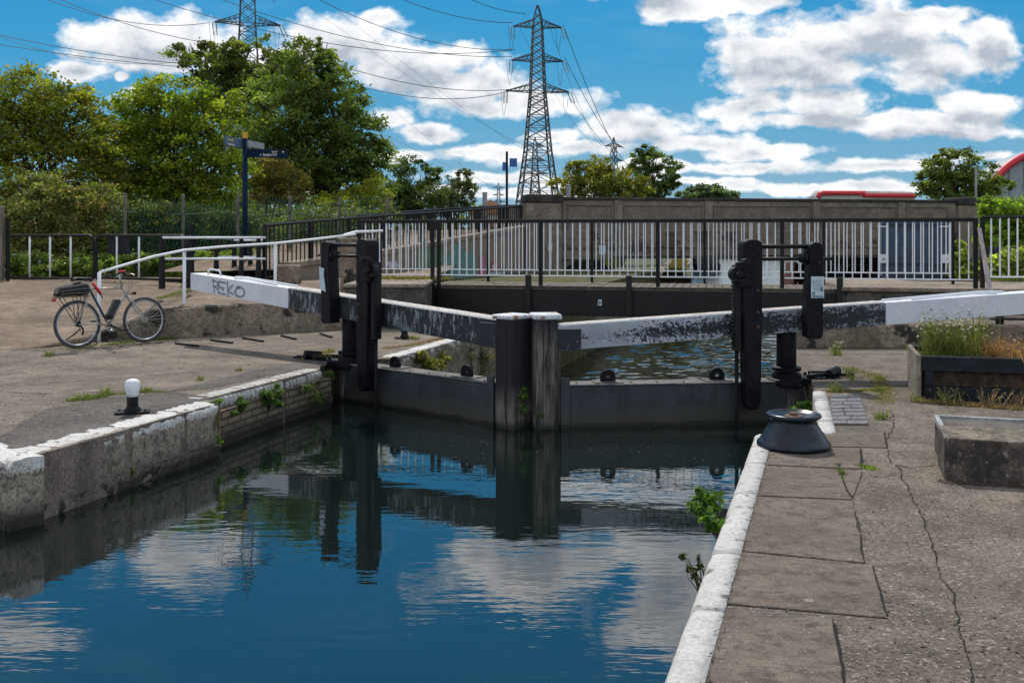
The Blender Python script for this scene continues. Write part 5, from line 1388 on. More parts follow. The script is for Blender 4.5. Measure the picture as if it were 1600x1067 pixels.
# ---- black posts with white rails
def post_rails(label, posts, rails, Yf, base_z):
    p0 = A(posts[0][0], 400, Yf(posts[0][0])); root = thing('post_rail_barrier', (p0.x, p0.y, base_z), label, 'barrier')
    for px, top, w in posts:
        Y = Yf(px); a = A(px, top, Y); m = MB(); m.lathe([(w * 1.35, base_z - .1), (w * 1.3, base_z + .1), (w, base_z + .45), (w * .95, a.z - .02), (w * .7, a.z)], (a.x, Y, 0), 10); m.build('post', M['black_rail'], root)
    for x0, x1, y in rails:
        m = MB(); m.tube([A(x0, y, Yf(x0) - .06), A(x1, y, Yf(x1) - .06)], .024, 8); m.build('rail', M['white_rail'], root, smooth=True)
    return root
post_rails('near row of black posts joined by two white rails beside the path', [(253, 369, .05), (296, 367, .06), (377, 369, .045), (404, 369, .05)], [(254, 415, 371.5), (258, 415, 404.5)], lambda x: 19.6 + (x - 253) * .006, .66)
post_rails('far shorter row of black posts and white rails behind the signpost', [(338, 370, .055), (366, 375, .055), (391, 375, .055), (413, 377, .05)], [(366, 413, 375.5), (340, 404, 402)], lambda x: 22.2 + (x - 338) * .01, .60)
c = A(299.5, 349, 20.6); m = MB(); m.M = Matrix.Translation((c.x, c.y, .6)); m.lathe([(.06, 0), (.05, .5), (.048, c.z - .62), (.03, c.z - .6)], (0, 0, 0), 12)
tag(m.build('bollard_post', M['black_paint']), 'tallest plain black post rising among the white rails', 'post')
# concrete blocks by the ramp foot
for lab, x0, x1, y0, Y in (('squat concrete block at the foot of the ramp wall', 427, 466, 414, 19.6), ('upright weathered concrete post between the two left paddle posts', 531, 556, 371, 19.0)):
    a, b = A(x0, y0, Y), A(x1, y0, Y); m = MB(); m.M = Matrix.Translation((a.x, Y, .5)); m.box(0, b.x - a.x, 0, .3, 0, a.z - .5)
    tag(m.build('concrete_block', M['concrete_old'], bevel=.03), lab, 'block')
# ---- teal mesh fence
a, b = A(196, 345, 25.9), A(606, 316, 29.3)
root = thing('mesh_fence', (a.x, a.y, .6), 'teal green wire mesh fence sagging behind the hedge', 'fence')
M['teal_wire'] = vary('teal_wire', (.015,.10,.09), (.02,.14,.12), 4, .6, .1, 30, .001)
FMf = frame((a.x, a.y, 0), (b - a).xy); Lf = (b - a).xy.length; m = MB(); m.M = FMf; n = int(Lf / .10)
for i in range(n):
    t = i * .10; h = 1.9 + .12 * math.sin(t * 2.1) + .25 * t / Lf
    for dx in (.45, -.45):
        m.tube([(t, 0, .55), (t + dx, 0, .55 + h)], .006, 3, cap=False)
for k in range(3): m.tube([(Lf * j / 12, 0, .7 + k * .75 + .06 * math.sin(j * 2.0)) for j in range(13)], .008, 3)
m.build('wire_mesh', M['teal_wire'], root)
for i in range(6):
    t = Lf * i / 5; m = MB(); m.M = FMf; m.box(t - .04, t + .04, .02, .10, .4, 2.7); m.build('post', M['wood_old'], root, bevel=.01)

# ================================================================== BICYCLE
def bicycle():
    r0_, f0_ = Vector((-6.21, 14.25, 0)), Vector((-5.545, 15.03, 0)); d = (f0_ - r0_).normalized()
    root = thing('bicycle', tuple(r0_), 'silver and blue touring bicycle with a rear bag leaning on the white handrail', 'bicycle')
    lean = Matrix.Rotation(math.radians(-5), 4, 'X')
    FMk = frame(tuple(r0_ + Vector((0, 0, .004))), d) @ lean
    WB, R = 1.035, .345
    def mk(): m = MB(); m.M = FMk; return m
    def part(m, name, mat, parent=root, **k): return m.build(name, M[mat], parent, **k)
    S = .042
    for cx, rear in ((0, True), (WB, False)):
        w = mk(); w.torus((cx, 0, R), R - .022, .022, (0, 1, 0), 48, 8); tyre = w.build('wheel', M['tyre'], root, smooth=True); 
        m = mk(); m.torus((cx, 0, R), R - .049, .011, (0, 1, 0), 48, 6); part(m, 'rim', 'rim', tyre, smooth=True)
        m = mk()
        for k in range(32):
            t = 2 * math.pi * k / 32; t2 = t + (.5 if k % 2 else -.5); y = .025 if k % 4 < 2 else -.025
            m.tube([(cx + .02 * math.cos(t2), y, R + .02 * math.sin(t2)), (cx + (R - .055) * math.cos(t), 0, R + (R - .055) * math.sin(t))], .0016, 3, cap=False)
        part(m, 'spokes', 'steel', tyre)
        m = mk(); m.tube([(cx, -.05, R), (cx, .05, R)], .018, 12); m.tube([(cx, -.03, R), (cx, -.025, R)], .032, 14); m.tube([(cx, .025, R), (cx, .03, R)], .032, 14); part(m, 'hub', 'steel', tyre)
        if rear: 
            m = mk(); m.lathe([(.02, 0), (.045, 0), (.045, .004), (.035, .006), (.035, .012), (.02, .014)], (0, 0, 0), 16); 
            for i, v in enumerate(m.v): pass
            m2 = mk(); m2.tube([(cx, -.055, R), (cx, -.035, R)], .038, 16); part(m2, 'sprockets', 'black_rail', tyre)
    bb = (.47, 0, .295); st = (.20, 0, .845); hd1 = (.705, 0, .85); hd2 = (.775, 0, .715)
    m = mk(); m.tube([st, (.71, 0, .838)], .016, 10); m.tube([(.75, 0, .75), bb], .019, 10); part(m, 'frame', 'bike_silver', smooth=True)
    m = mk(); m.tube([bb, st, (.175, 0, .90)], .0165, 10); part(m, 'seat_tube', 'bike_blue', smooth=True)
    m = mk(); m.tube([hd1, hd2], .021, 12); part(m, 'head_tube', 'bike_silver', smooth=True)
    m = mk()
    for y in (-.055, .055):
        m.tube([(bb[0], y * .4, bb[2]), (.3, y, .33), (0, y * 1.05, R)], .010, 8); m.tube([(.185, y * .4, .82), (0, y * 1.05, R)], .008, 8)
    part(m, 'stays', 'bike_silver', smooth=True)
    m = mk()
    for y in (-.05, .05): m.tube([(hd2[0], y * .6, hd2[2]), (.86, y, .60), (.95, y, .47), (1.0, y, .39), (WB, y, R)], [.015, .014, .012, .010, .009], 8)
    m.tube([(hd2[0], -.035, hd2[2] - .005), (hd2[0], .035, hd2[2] - .005)], .018, 8); part(m, 'fork', 'bike_silver', smooth=True)
    m = mk(); m.tube([(.70, 0, .85), (.672, 0, .98), (.668, 0, 1.03)], [.018, .015, .014], 10); m.tube([(.668, 0, 1.02), (.72, 0, 1.05)], .016, 8); part(m, 'stem', 'steel', smooth=True)
    m = mk(); m.tube([(.60, -.30, 1.03), (.66, -.22, 1.04), (.72, -.10, 1.055), (.72, 0, 1.055), (.72, .10, 1.055), (.66, .22, 1.04), (.60, .30, 1.03)], .0125, 8); hb = part(m, 'handlebar', 'black_paint', smooth=True)
    m = mk()
    for s in (-1, 1): m.tube([(.60, s * .30, 1.03), (.66, s * .21, 1.04)], .018, 8)
    part(m, 'grips', 'bag', hb, smooth=True)
    m = mk()
    for s in (-1, 1): m.tube([(.70, s * .17, 1.045), (.77, s * .2, 1.03), (.76, s * .28, 1.01)], .006, 6)
    part(m, 'brake_levers', 'steel', hb, smooth=True)
    m = mk(); m.box(.66, .75, -.05, .05, 1.075, 1.10); part(m, 'phone_mount', 'red', hb, bevel=.01)
    m = mk()
    for k, (y0, z1) in enumerate(((-.04, .14), (.05, .11))):
        m.tube([(.72, y0, 1.05), (.80 + k * .03, y0 * 1.4, 1.0), (.84, y0, .88), (.79, y0 * .3, .74)], .0028, 4)
    m.tube([(.70, .02, 1.04), (.60, .02, .93), (.66, .015, .86), (.45, .02, .855)], .0028, 4); part(m, 'cables', 'black_rail')
    # saddle
    m = mk(); n = 8
    prof = [(-.06, .075, .985), (-.02, .08, 1.0), (.05, .062, .998), (.11, .035, .992), (.18, .022, .99), (.225, .014, .985)]
    v = []; f = []
    for (x, w, z) in prof:
        for k in range(10):
            a = 2 * math.pi * k / 10; v.append((x + .02, w * math.cos(a), z + (.026 if math.sin(a) > 0 else .03) * math.sin(a)))
    for i in range(len(prof) - 1):
        for k in range(10): f.append((i*10+k, i*10+(k+1)%10, (i+1)*10+(k+1)%10, (i+1)*10+k))
    f += [tuple(range(10)), tuple(range(59, 49, -1))]; m.add(v, f); part(m, 'saddle', 'bag', smooth=True)
    m = mk(); m.tube([(.177, 0, .89), (.165, 0, .97)], .013, 8); part(m, 'seat_post', 'steel', smooth=True)
    # rack
    m = mk()
    for y in (-.06, .06):
        m.tube([(.17, y, .745), (-.33, y, .745)], .005, 6); m.tube([(.0, y * 1.05, R + .01), (-.02, y, .745)], .005, 6); m.tube([(.0, y * 1.05, R + .01), (.10, y, .745)], .005, 6); m.tube([(.0, y * 1.05, R + .01), (-.22, y, .745)], .005, 6)
        m.tube([(-.25, y, .745), (-.28, y, .69), (-.1, y, .55)], .004, 5)
    m.tube([(-.33, -.06, .745), (-.33, .06, .745)], .005, 6); m.tube([(.17, -.06, .745), (.17, .06, .745)], .005, 6); part(m, 'rack', 'black_rail', smooth=True)
    # bag
    m = mk(); v = []; f = []; secs = [(-.30, .06, .76, .80), (-.27, .10, .755, .87), (-.17, .125, .755, .915), (-.05, .13, .755, .935), (.06, .125, .755, .955), (.14, .11, .76, .93), (.165, .07, .77, .88)]
    for (x, w, z0, z1) in secs:
        for k in range(12):
            a = 2 * math.pi * k / 12; ca, sa = math.cos(a), math.sin(a); ca = math.copysign(abs(ca) ** .6, ca); sa = math.copysign(abs(sa) ** .6, sa)
            v.append((x, w * ca, (z0 + z1) / 2 + (z1 - z0) / 2 * sa + random.uniform(-.004, .004)))
    for i in range(len(secs) - 1):
        for k in range(12): f.append((i*12+k, i*12+(k+1)%12, (i+1)*12+(k+1)%12, (i+1)*12+k))
    f += [tuple(range(12)), tuple(range(83, 71, -1))]; m.add(v, f); bag = part(m, 'rear_bag', 'bag', smooth=True)
    m = mk()
    for z, dz in ((.79, .0), (.83, .02), (.88, .03)):
        m.tube([(-.26, -.10, z - .01), (-.17, -.130, z), (-.05, -.136, z + dz * .6), (.06, -.132, z + dz), (.14, -.112, z + dz * .9)], .004, 5)
    part(m, 'piping', 'bag_trim', bag, smooth=True)
    m = mk(); m.tube([(-.35, -.01, .70), (-.31, -.01, .715)], .022, 10); part(m, 'rear_light', 'red', smooth=True)
    m = mk(); m.tube([(.86, 0, .755), (.91, 0, .752)], [.018, .026], 12); m.tube([(.8, 0, .73), (.87, 0, .75)], .006, 6); part(m, 'front_light', 'black_paint', smooth=True)
    # battery along the down tube, on top of it
    def al(s, up):  # along down tube from bb to head, offset forwards/up
        dx, dz = .75 - bb[0], .75 - bb[2]; L_ = math.hypot(dx, dz); ux, uz = dx / L_, dz / L_; return (bb[0] + ux * s - uz * up, bb[2] + uz * s + ux * up)
    P = [al(.10, .022), al(.40, .022), al(.41, .05), al(.38, .118), al(.13, .108), al(.09, .06)]
    m = mk(); m.xprism(P, -.045, .045); part(m, 'battery', 'battery', bevel=.014, seg=2)
    P = [al(.08, .012), al(.14, .012), al(.13, .112), al(.07, .06)]
    m = mk(); m.xprism(P, -.049, .049); part(m, 'battery_mount', 'black_rail', bevel=.006)
    # pump / lock on the top tube
    m = mk(); m.tube([(.235, -.04, .93), (.345, -.045, .76)], .022, 10); part(m, 'flask', 'red', smooth=True)
    m = mk(); m.tube([(.33, -.045, .775), (.37, -.045, .70)], .008, 6); part(m, 'strap', 'black_rail')
    # drive train
    m = mk(); m.torus((bb[0], -.065, bb[2]), .088, .006, (0, 1, 0), 28, 6); m.torus((bb[0], -.058, bb[2]), .065, .005, (0, 1, 0), 24, 6)
    for k in range(5):
        a = 2 * math.pi * k / 5; m.tube([(bb[0], -.06, bb[2]), (bb[0] + .085 * math.cos(a), -.065, bb[2] + .085 * math.sin(a))], .006, 5)
    cr1 = part(m, 'chainring', 'steel')
    m = mk(); m.tube([(bb[0], -.075, bb[2]), (.625, -.085, .215)], .010, 8); m.tube([(bb[0], .075, bb[2]), (.33, .085, .37)], .010, 8); m.tube([(bb[0], -.08, bb[2]), (bb[0], .08, bb[2])], .02, 10); cr2 = part(m, 'cranks', 'black_rail')
    m = mk(); m.box(.575, .675, -.19, -.10, .205, .225); part(m, 'pedal', 'black_rail', bevel=.006)
    m = mk(); m.box(.28, .38, .10, .19, .36, .38); part(m, 'pedal', 'black_rail', bevel=.006)
    m = mk(); m.tube([(bb[0] + .01, -.065, bb[2] + .088), (0, -.05, R + .038)], .004, 5); m.tube([(bb[0] - .01, -.065, bb[2] - .088), (.02, -.05, R - .10), (.0, -.05, R - .036)], .004, 5); part(m, 'chain', 'black_rail')
    m = mk(); m.tube([(.02, -.07, R - .03), (.05, -.075, R - .09), (.03, -.075, R - .16)], .014, 8); part(m, 'derailleur', 'black_rail')
    m = mk(); m.tube([(.03, -.02, R - .07), (-.10, -.06, R - .15), (-.21, -.07, R - .21)], .010, 8); part(m, 'kickstand', 'black_rail')
    m = mk(); m.tube([(.83, -.045, .60), (.87, -.055, .47)], .011, 6); m.tube([(.14, -.05, .66), (.10, -.06, .58)], .012, 6); part(m, 'brakes', 'steel')
bicycle()

# ================================================================== MOORING POSTS, BOLLARD, PLANTER, BLOCK
def mooring(x, y, z, label):
    root = thing('mooring_post', (x, y, z), label, 'mooring post', 'small iron mooring posts with white heads')
    m = MB(); m.M = Matrix.Translation((x, y, z)) @ Matrix.Rotation(.3, 4, 'Z'); m.box(-.15, .15, -.085, .085, .0, .022); m.build('base_plate', M['black_paint'], root, bevel=.006)
    m = MB()
    for dx, dy in ((-.12, 0), (.12, 0), (0, .065), (0, -.065)): m.lathe([(.016, .022), (.016, .034), (.006, .038)], (x + dx, y + dy, z), 6)
    m.build('bolts', M['black_paint'], root)
    m = MB(); m.lathe([(.082, .022), (.075, .035), (.056, .055), (.05, .08), (.051, .155)], (x, y, z), 24); m.build('stem', M['black_paint'], root, smooth=True)
    m = MB(); m.lathe([(.052, .153), (.056, .19), (.066, .225), (.069, .255), (.064, .285), (.048, .305), (.02, .314), (0, .315)], (x, y, z), 24); m.build('head', M['white_paint'], root, smooth=True)
    return root
g = G(207, 646); mp = mooring(g.x, g.y, .004, 'white-headed black mooring post standing by the left water edge')
g2 = G(632, 529); c2 = copy_tree(mp); c2.location = (g2.x, g2.y, .0); c2['label'] = 'mooring post half hidden under the left balance beam'
# cast iron bollard
g = G(1240, 699)
root = thing('bollard', (g.x, g.y, .01), 'broad dark cast iron bollard with a flared rim on the right quay corner', 'bollard')
m = MB(); m.lathe([(.0, .0), (.272, .0), (.278, .012), (.276, .035), (.262, .045), (.235, .09), (.20, .145), (.178, .178), (.170, .20), (.172, .208), (.183, .218), (.200, .226), (.208, .236), (.206, .248), (.198, .256), (.188, .256), (.178, .246), (.14, .232), (.08, .226), (0, .224)], (g.x, g.y, .01), 48)
m.build('body', M['cast_iron'], root, smooth=True)
m = MB(); m.lathe([(.07, .0), (.07, .012), (.03, .014)], (g.x, g.y, .236), 20); m.lathe([(.035, .012), (.035, .034), (0, .036)], (g.x, g.y, .236), 6); m.build('centre_bolt', M['rust'], root, bevel=.003)
# planter
a = G(1440, 624.5); b = G(1425, 602); zt = .435
ex = Vector((.965, -.26, 0)).normalized(); ey = Vector((b.x - a.x, b.y - a.y, 0)); D = ey.length; ey.normalize(); W_ = 2.6
root = thing('planter', (a.x, a.y, 0), 'long black timber planter full of daisies and dry brown plants', 'planter')
def pq(u, v): p = a + ex * u + ey * v; return (p.x, p.y)
def pbox(u0, u1, v0, v1, z0, z1, nm, mt, bev=.008):
    m = MB(); m.prism([pq(u0, v0), pq(u1, v0), pq(u1, v1), pq(u0, v1)], z0, z1); return m.build(nm, M[mt], root, bevel=bev)
pbox(0, W_, 0, .07, .285, zt, 'top_sleeper', 'navy_wood'); pbox(.02, W_, -.005, .055, .005, .135, 'bottom_sleeper', 'navy_wood')
pbox(.03, W_, .05, .09, .138, .282, 'recessed_board', 'soil', .004); pbox(.03, .11, -.004, .048, .137, .284, 'batten', 'navy_wood')
pbox(-.045, -.002, 0, D, .0, zt + .01, 'end_board', 'wood_old'); pbox(0, W_, D - .07, D, .0, zt, 'back_board', 'navy_wood'); pbox(.0, W_ , .09, D - .08, .02, zt - .05, 'soil', 'soil', .0)
def pw(u, v, z): p = a + ex * u + ey * v; return Vector((p.x, p.y, z))
for k in range(9):
    tuft('daisy_plant', 'upright green daisy plant with small cream heads at the left of the planter', pw(.10 + .062 * k, .22 + .30 * random.random(), zt - .06), 50, .44 + .07 * math.sin(k), .05, (.08,.12,.025), (.24,.26,.07), .19, .004, 9, 'daisy plants at the left end of the planter', 'plant', 90, .028)
for k in range(10):
    tuft('dry_plant', 'dry reddish brown seeding plant filling the right of the planter', pw(.58 + .12 * k, .2 + .35 * random.random(), zt - .06), 80, .20 + .07 * random.random(), .09, (.24,.11,.07), (.48,.29,.18), .5, .004, 2, 'dry brown plants in the planter', 'plant', 260, .022)
for px, py, n in ((1480, 625, 40), (1545, 628, 30), (1592, 628, 40)):
    tuft('weed', 'weed growing at the foot of the black planter', G(px, py + 6), n, .18, .06, (.13,.16,.05) if px < 1500 else (.3,.2,.13), (.2,.2,.08) if px < 1500 else (.42,.3,.2), .5, .004, 0, 'weeds along the planter front', 'weed', 90, .022)
# concrete block with a dark hatch behind it
a = G(1475.5, 750); ey = (G(1466, 727) - a); ey.z = 0; ey.normalize(); ex = Vector((.95, -.31, 0)).normalized()
root = thing('concrete_block', (a.x, a.y, 0), 'big rough concrete block with a sunken dark hatch at the right edge', 'concrete block')
def pbox2(u0, u1, v0, v1, z0, z1, nm, mt, bev=.01, tap=0):
    m = MB(); m.hexa([(*pq(u0 - tap, v0), z0), (*pq(u1, v0), z0), (*pq(u1, v1), z0), (*pq(u0 - tap, v1), z0)], [(*pq(u0, v0), z1), (*pq(u1, v0), z1), (*pq(u1, v1), z1), (*pq(u0, v1), z1)]); return m.build(nm, M[mt], root, bevel=bev, seg=2)
def block_mat():
    N = NT('block_concrete'); P = N.coords(); a = N.noise(P, 4, 7, .7); f = N.noise(P, 50, 6, .8); m = N.noise(P, 13, 6, .7)
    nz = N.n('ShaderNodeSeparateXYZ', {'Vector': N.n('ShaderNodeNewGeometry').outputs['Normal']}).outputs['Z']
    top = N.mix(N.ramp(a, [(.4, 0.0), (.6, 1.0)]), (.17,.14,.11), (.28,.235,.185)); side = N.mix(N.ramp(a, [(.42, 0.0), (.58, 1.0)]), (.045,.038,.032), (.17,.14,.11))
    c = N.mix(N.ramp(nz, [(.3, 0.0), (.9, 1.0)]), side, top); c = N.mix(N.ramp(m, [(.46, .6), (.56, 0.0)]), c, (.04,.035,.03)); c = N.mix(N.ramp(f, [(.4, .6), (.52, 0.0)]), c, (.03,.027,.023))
    c = N.mix(N.ramp(N.noise(P, 30, 3), [(.64, 0.0), (.68, .5)]), c, (.36,.32,.27))
    return N.fin(c, .92, N.math('ADD', f, N.math('MULTIPLY', m, 1.5)), .8, .012, 0, .25)
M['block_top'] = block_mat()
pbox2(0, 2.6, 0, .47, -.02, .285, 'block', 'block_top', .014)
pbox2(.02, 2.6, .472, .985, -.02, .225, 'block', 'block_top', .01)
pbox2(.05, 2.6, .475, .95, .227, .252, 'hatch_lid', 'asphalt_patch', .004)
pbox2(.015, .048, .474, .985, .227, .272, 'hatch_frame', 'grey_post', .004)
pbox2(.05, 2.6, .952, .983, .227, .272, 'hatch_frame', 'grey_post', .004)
# foot ribs
ribs = [((275, 538), (310, 542)), ((330, 532.5), (363, 537)), ((380, 529.5), (411, 534.5)), ((440, 525.5), (462, 531)), ((501, 522.5), (518, 528))]
labs = ['leftmost of the black foot ribs on the quay under the left beam', 'second black foot rib from the left under the left beam', 'middle black foot rib of the five under the left beam', 'fourth black foot rib under the left beam', 'foot rib nearest the left gate post, shortest looking']
for (p, q), lb in zip(ribs, labs):
    p, q = G(*p), G(*q); m = MB(); m.M = frame((p.x, p.y, 0), (q - p).xy); m.box(0, (q - p).length, -.022, .022, -.01, .028)
    o = m.build('foot_rib', M['black_paint'], bevel=.005); tag(o, lb, 'foot rib', 'foot ribs under the left balance beam')
# black slatted bench behind the planter, under the right beam
p = G(1400, 541)
root = thing('slatted_bench', (p.x, p.y, 0), 'dark slatted bench half hidden behind the planter under the white beam', 'bench')
q0 = G(1405, 541); 
m = MB(); m.hexa([q0 + Vector((0,0,0)), q0 + Vector((.12,0,0)), q0 + Vector((.12,.08,0)), q0 + Vector((0,.08,0))], [q0 + Vector((.10,0,.42)), q0 + Vector((.24,0,.42)), q0 + Vector((.24,.08,.42)), q0 + Vector((.10,.08,.42))]); m.build('leg', M['navy_wood'], root, bevel=.006)
q1 = q0 + Vector((1.35, -.2, 0)); m = MB(); m.box(q1.x, q1.x + .09, q1.y, q1.y + .09, 0, .55); m.build('leg', M['navy_wood'], root, bevel=.006)
q2 = q0 + Vector((2.6, -.4, 0)); m = MB(); m.box(q2.x, q2.x + .09, q2.y, q2.y + .09, 0, .55); m.build('leg', M['navy_wood'], root, bevel=.006)
for z, dy in ((.22, -.05), (.40, .0), (.50, .12)):
    m = MB(); m.hexa([(q1.x - .1, q1.y + dy - .02, z), (q2.x + .3, q2.y + dy - .02, z), (q2.x + .3, q2.y + dy + .06, z), (q1.x - .1, q1.y + dy + .06, z)], [(q1.x - .1, q1.y + dy - .02, z + .03), (q2.x + .3, q2.y + dy - .02, z + .03), (q2.x + .3, q2.y + dy + .06, z + .03), (q1.x - .1, q1.y + dy + .06, z + .03)])
    m.build('slat', M['navy_wood'] if z < .5 else M['grey_post'], root, bevel=.004)
# litter floating by the brick wall, and floating leaves
g = A(505, 626, 12.0); g = G(505, 626, W0)
m = MB(); m.M = Matrix.Translation((g.x, g.y, W0)) @ Matrix.Rotation(.5, 4, 'Z'); m.tube([(-.10, 0, .012), (-.07, .003, .016), (.06, 0, .018), (.10, .0, .016), (.12, 0, .012)], [.02, .034, .032, .02, .012], 10)
tag(m.build('plastic_bottle', M['clear_plastic'], smooth=True), 'crushed pale plastic bottle floating against the brick wall', 'bottle')
M['leaf_litter'] = vary('floating_leaf', (.12,.115,.05), (.2,.19,.09), 30, .8, .1, 60, .001)
mbl = MB()
for i in range(120):
    if i < 120: px, py = random.uniform(700, 1140), random.uniform(668, 720)
    else: px, py = random.uniform(360, 900), random.uniform(640, 760)
    g = G(px, py, W0); r = random.uniform(.004, .013); a0 = random.uniform(0, 6)
    mbl.add([(g.x + r * math.cos(a0 + k * 1.57) * (1 if k % 2 else .5), g.y + r * math.sin(a0 + k * 1.57) * (1 if k % 2 else .5), W0 + .004) for k in range(4)], [(0, 1, 2, 3)])
tag(mbl.build('floating_leaves', M['leaf_litter']), 'scattered small leaves and specks floating near the gates', 'leaves', kind='stuff')

# ---- leafy plants on walls
def leafy(name, label, lumps, n, size, c1, c2, loc, cat='plant', clumps=26, c3=None, p3=0, group=None, stems=None, aspect=.7):
    root = thing(name, loc, label, cat, group)
    P, K, CC = crown_points([(tuple(c), r) for c, r in lumps], n, clumps, (.25, .5), .5)
    T = tint_for(K, len(CC), c1, c2, c3, p3, .3)
    leaves_mesh('foliage', P, RNG.uniform(.6, 1.4, len(P)) * size, T, root, M['leaf_small'], aspect=aspect)
    m = MB(); o = Vector(loc)
    for c in CC[:: max(1, len(CC) // 14)]:
        m.tube([o, lerp(o, Vector(c), .55) + Vector((random.uniform(-.02, .02), 0, .02)), Vector(c)], [.004, .003, .0015], 4)
    m.build('stems', M['moss'], root)
    return root
LG1, LG2 = (.05,.12,.018), (.13,.24,.04)
def pl(px, py, off): return A(px, py, off)
leafy('wall_plant', 'lush green wall plant hanging from the old brick wall, left of the vertical groove', [(A(410, 620, 10.85), (.16, .06, .10)), (A(375, 632, 10.4), (.10, .06, .09)), (A(432, 612, 11.0), (.08, .05, .07)), (A(362, 648, 10.2), (.06, .04, .04)), (A(392, 612, 10.8), (.12, .05, .05)), (A(425, 628, 10.9), (.10, .05, .08))], 6500, .024, LG1, LG2, tuple(A(405, 610, 10.95)), clumps=14)
leafy('wall_plant', 'small wall plant on the short brick section next to the left gate', [(A(480, 607, 11.55), (.07, .05, .05)), (A(497, 622, 11.75), (.07, .05, .09)), (A(515, 585, 11.9), (.05, .05, .06))], 1100, .022, (.05,.10,.02), (.13,.2,.05), tuple(A(490, 600, 11.75)))
leafy('wall_plant', 'small bright sprig at the corner where stone and brick walls meet', [(A(341, 686, 9.45), (.03, .03, .05)), (A(338, 628, 9.7), (.05, .04, .05))], 130, .03, LG1, LG2, tuple(A(341, 680, 9.5)))
for px, py, Y in ((45, 782, 7.35), (137, 748, 8.0), (203, 738, 8.45)):
    p = A(px, py, Y); leafy('wall_sprig', {45: 'lowest leafy sprig on the stone wall near the left frame edge', 137: 'leafy sprig at the foot of the stone wall, middle of three', 203: 'tiny sprig low on the stone wall below the mooring post'}[px], [(p, (.035, .03, .03))], 46, .03, LG1, (.2,.34,.05), tuple(p - Vector((0, 0, .03))))
# kerb plants at right, growing out over the water
p = A(1108, 795, 5.8)
leafy('kerb_plant', 'green nettle-like plant growing over the water from the right kerb', [(A(1105, 790, 5.9), (.075, .08, .11)), (A(1085, 796, 5.9), (.05, .05, .03)), (A(1112, 815, 5.75), (.05, .05, .06)), (A(1092, 772, 5.9), (.02, .02, .05))], 210, .062, (.05,.12,.02), (.13,.24,.04), (rl(5.8) + .02, 5.8, -.22))
leafy('kerb_plant', 'small dark trailing sprig on the right kerb, nearer the camera', [(A(1080, 892, 5.05), (.03, .03, .05)), (A(1093, 880, 5.05), (.015, .02, .045)), (A(1072, 868, 5.05), (.04, .02, .01))], 34, .045, (.02,.04,.01), (.05,.08,.02), (rl(5.0) + .02, 5.0, -.26))
leafy('gate_plant', 'fern-like plant sprouting in the joint between the two gate posts', [(A(817, 618, 10.85), (.05, .03, .08)), (A(819, 640, 10.85), (.045, .03, .05)), (A(846, 650, 10.85), (.02, .02, .03))], 260, .035, (.04,.11,.015), (.10,.2,.03), tuple(A(818, 632, 10.9)))
leafy('quoin_plant', 'bright green leaves below the right anchor collar', [(A(1257, 633, 10.6), (.09, .06, .045)), (A(1240, 640, 10.5), (.05, .05, .03))], 330, .05, (.09,.22,.03), (.2,.38,.06), tuple(A(1265, 645, 10.6)))
leafy('wall_plant', 'yellow-green weeds on the chamber wall seen over the left gate', [(A(670, 572, 14.2), (.22, .1, .12)), (A(655, 560, 13.9), (.12, .1, .12)), (A(690, 560, 14.8), (.2, .1, .10))], 1500, .045, (.14,.17,.04), (.32,.32,.09), tuple(A(672, 580, 14.2)), c3=(.30,.16,.05), p3=.15)
leafy('wall_plant', 'dry grey bramble hanging on the chamber wall just left of the gate posts', [(A(752, 565, 16.5), (.22, .1, .3)), (A(730, 560, 16), (.15, .1, .2))], 1300, .04, (.12,.11,.07), (.26,.24,.16), tuple(A(752, 560, 16.5)))
leafy('wall_plant', 'yellow-green reeds at the waterline right of the mitre posts', [(A(882, 572, 26), (.12, .2, .55)), (A(890, 545, 28), (.2, .2, .3))], 900, .07, (.14,.17,.04), (.32,.32,.09), tuple(A(880, 595, 26)))
leafy('bank_plant', 'green growth on the bank seen between footbridge girder and gate caps', [(A(790, 492, 24), (.35, .3, .2)), (A(740, 488, 22), (.7, .3, .12))], 900, .06, (.10,.14,.03), (.25,.27,.08), tuple(A(780, 500, 24)))
# weeds on quays
WL = [(727, 'flat weed rosette in the paving behind the white mooring post')]
def qweed(px, py, h, n, sp, lab, c1=(.10,.15,.03), c2=(.25,.28,.07), leafy_=60, ls=.02, fl=0, lean=.4):
    tuft('weed', lab, G(px, py), n, h, sp, c1, c2, lean, .004, fl, None, 'weed', leafy_, ls)
qweed(1307, 555, .18, 40, .04, 'upright yellow-green weed on the quay behind the right anchor', leafy_=180, ls=.022, fl=6, lean=.15)
qweed(1328, 582, .09, 40, .04, 'low weed on the quay just right of the iron anchor'); qweed(1331, 594, .07, 30, .04, 'flat weed in the crack below the one beside the anchor')
qweed(1375, 593, .07, 30, .03, 'small weed on the quay above the pebbly strip'); qweed(1376, 612, .07, 40, .035, 'little leafy weed left of the black planter')
qweed(1306, 612, .11, 50, .035, 'weed tuft on the end of the straight white kerb'); qweed(1377, 655, .09, 50, .03, 'leafy weed in the gravelly joint beside the paver pad', ls=.024)
qweed(1430, 548, .10, 40, .06, 'green weed beneath the white beam beside the planter'); qweed(1432, 628, .09, 30, .03, 'weed at the planter corner')
qweed(1358, 732, .02, 60, .035, 'bright moss tuft right of the flagstones', (.16,.26,.03), (.3,.4,.06), 120, .012, 0, 1.0)
qweed(1400, 543, .07, 30, .12, 'dry weed by the bench leg', DRY, YG); qweed(1317, 742, .05, 16, .01, 'sprig in the crack between flagstones', leafy_=20)
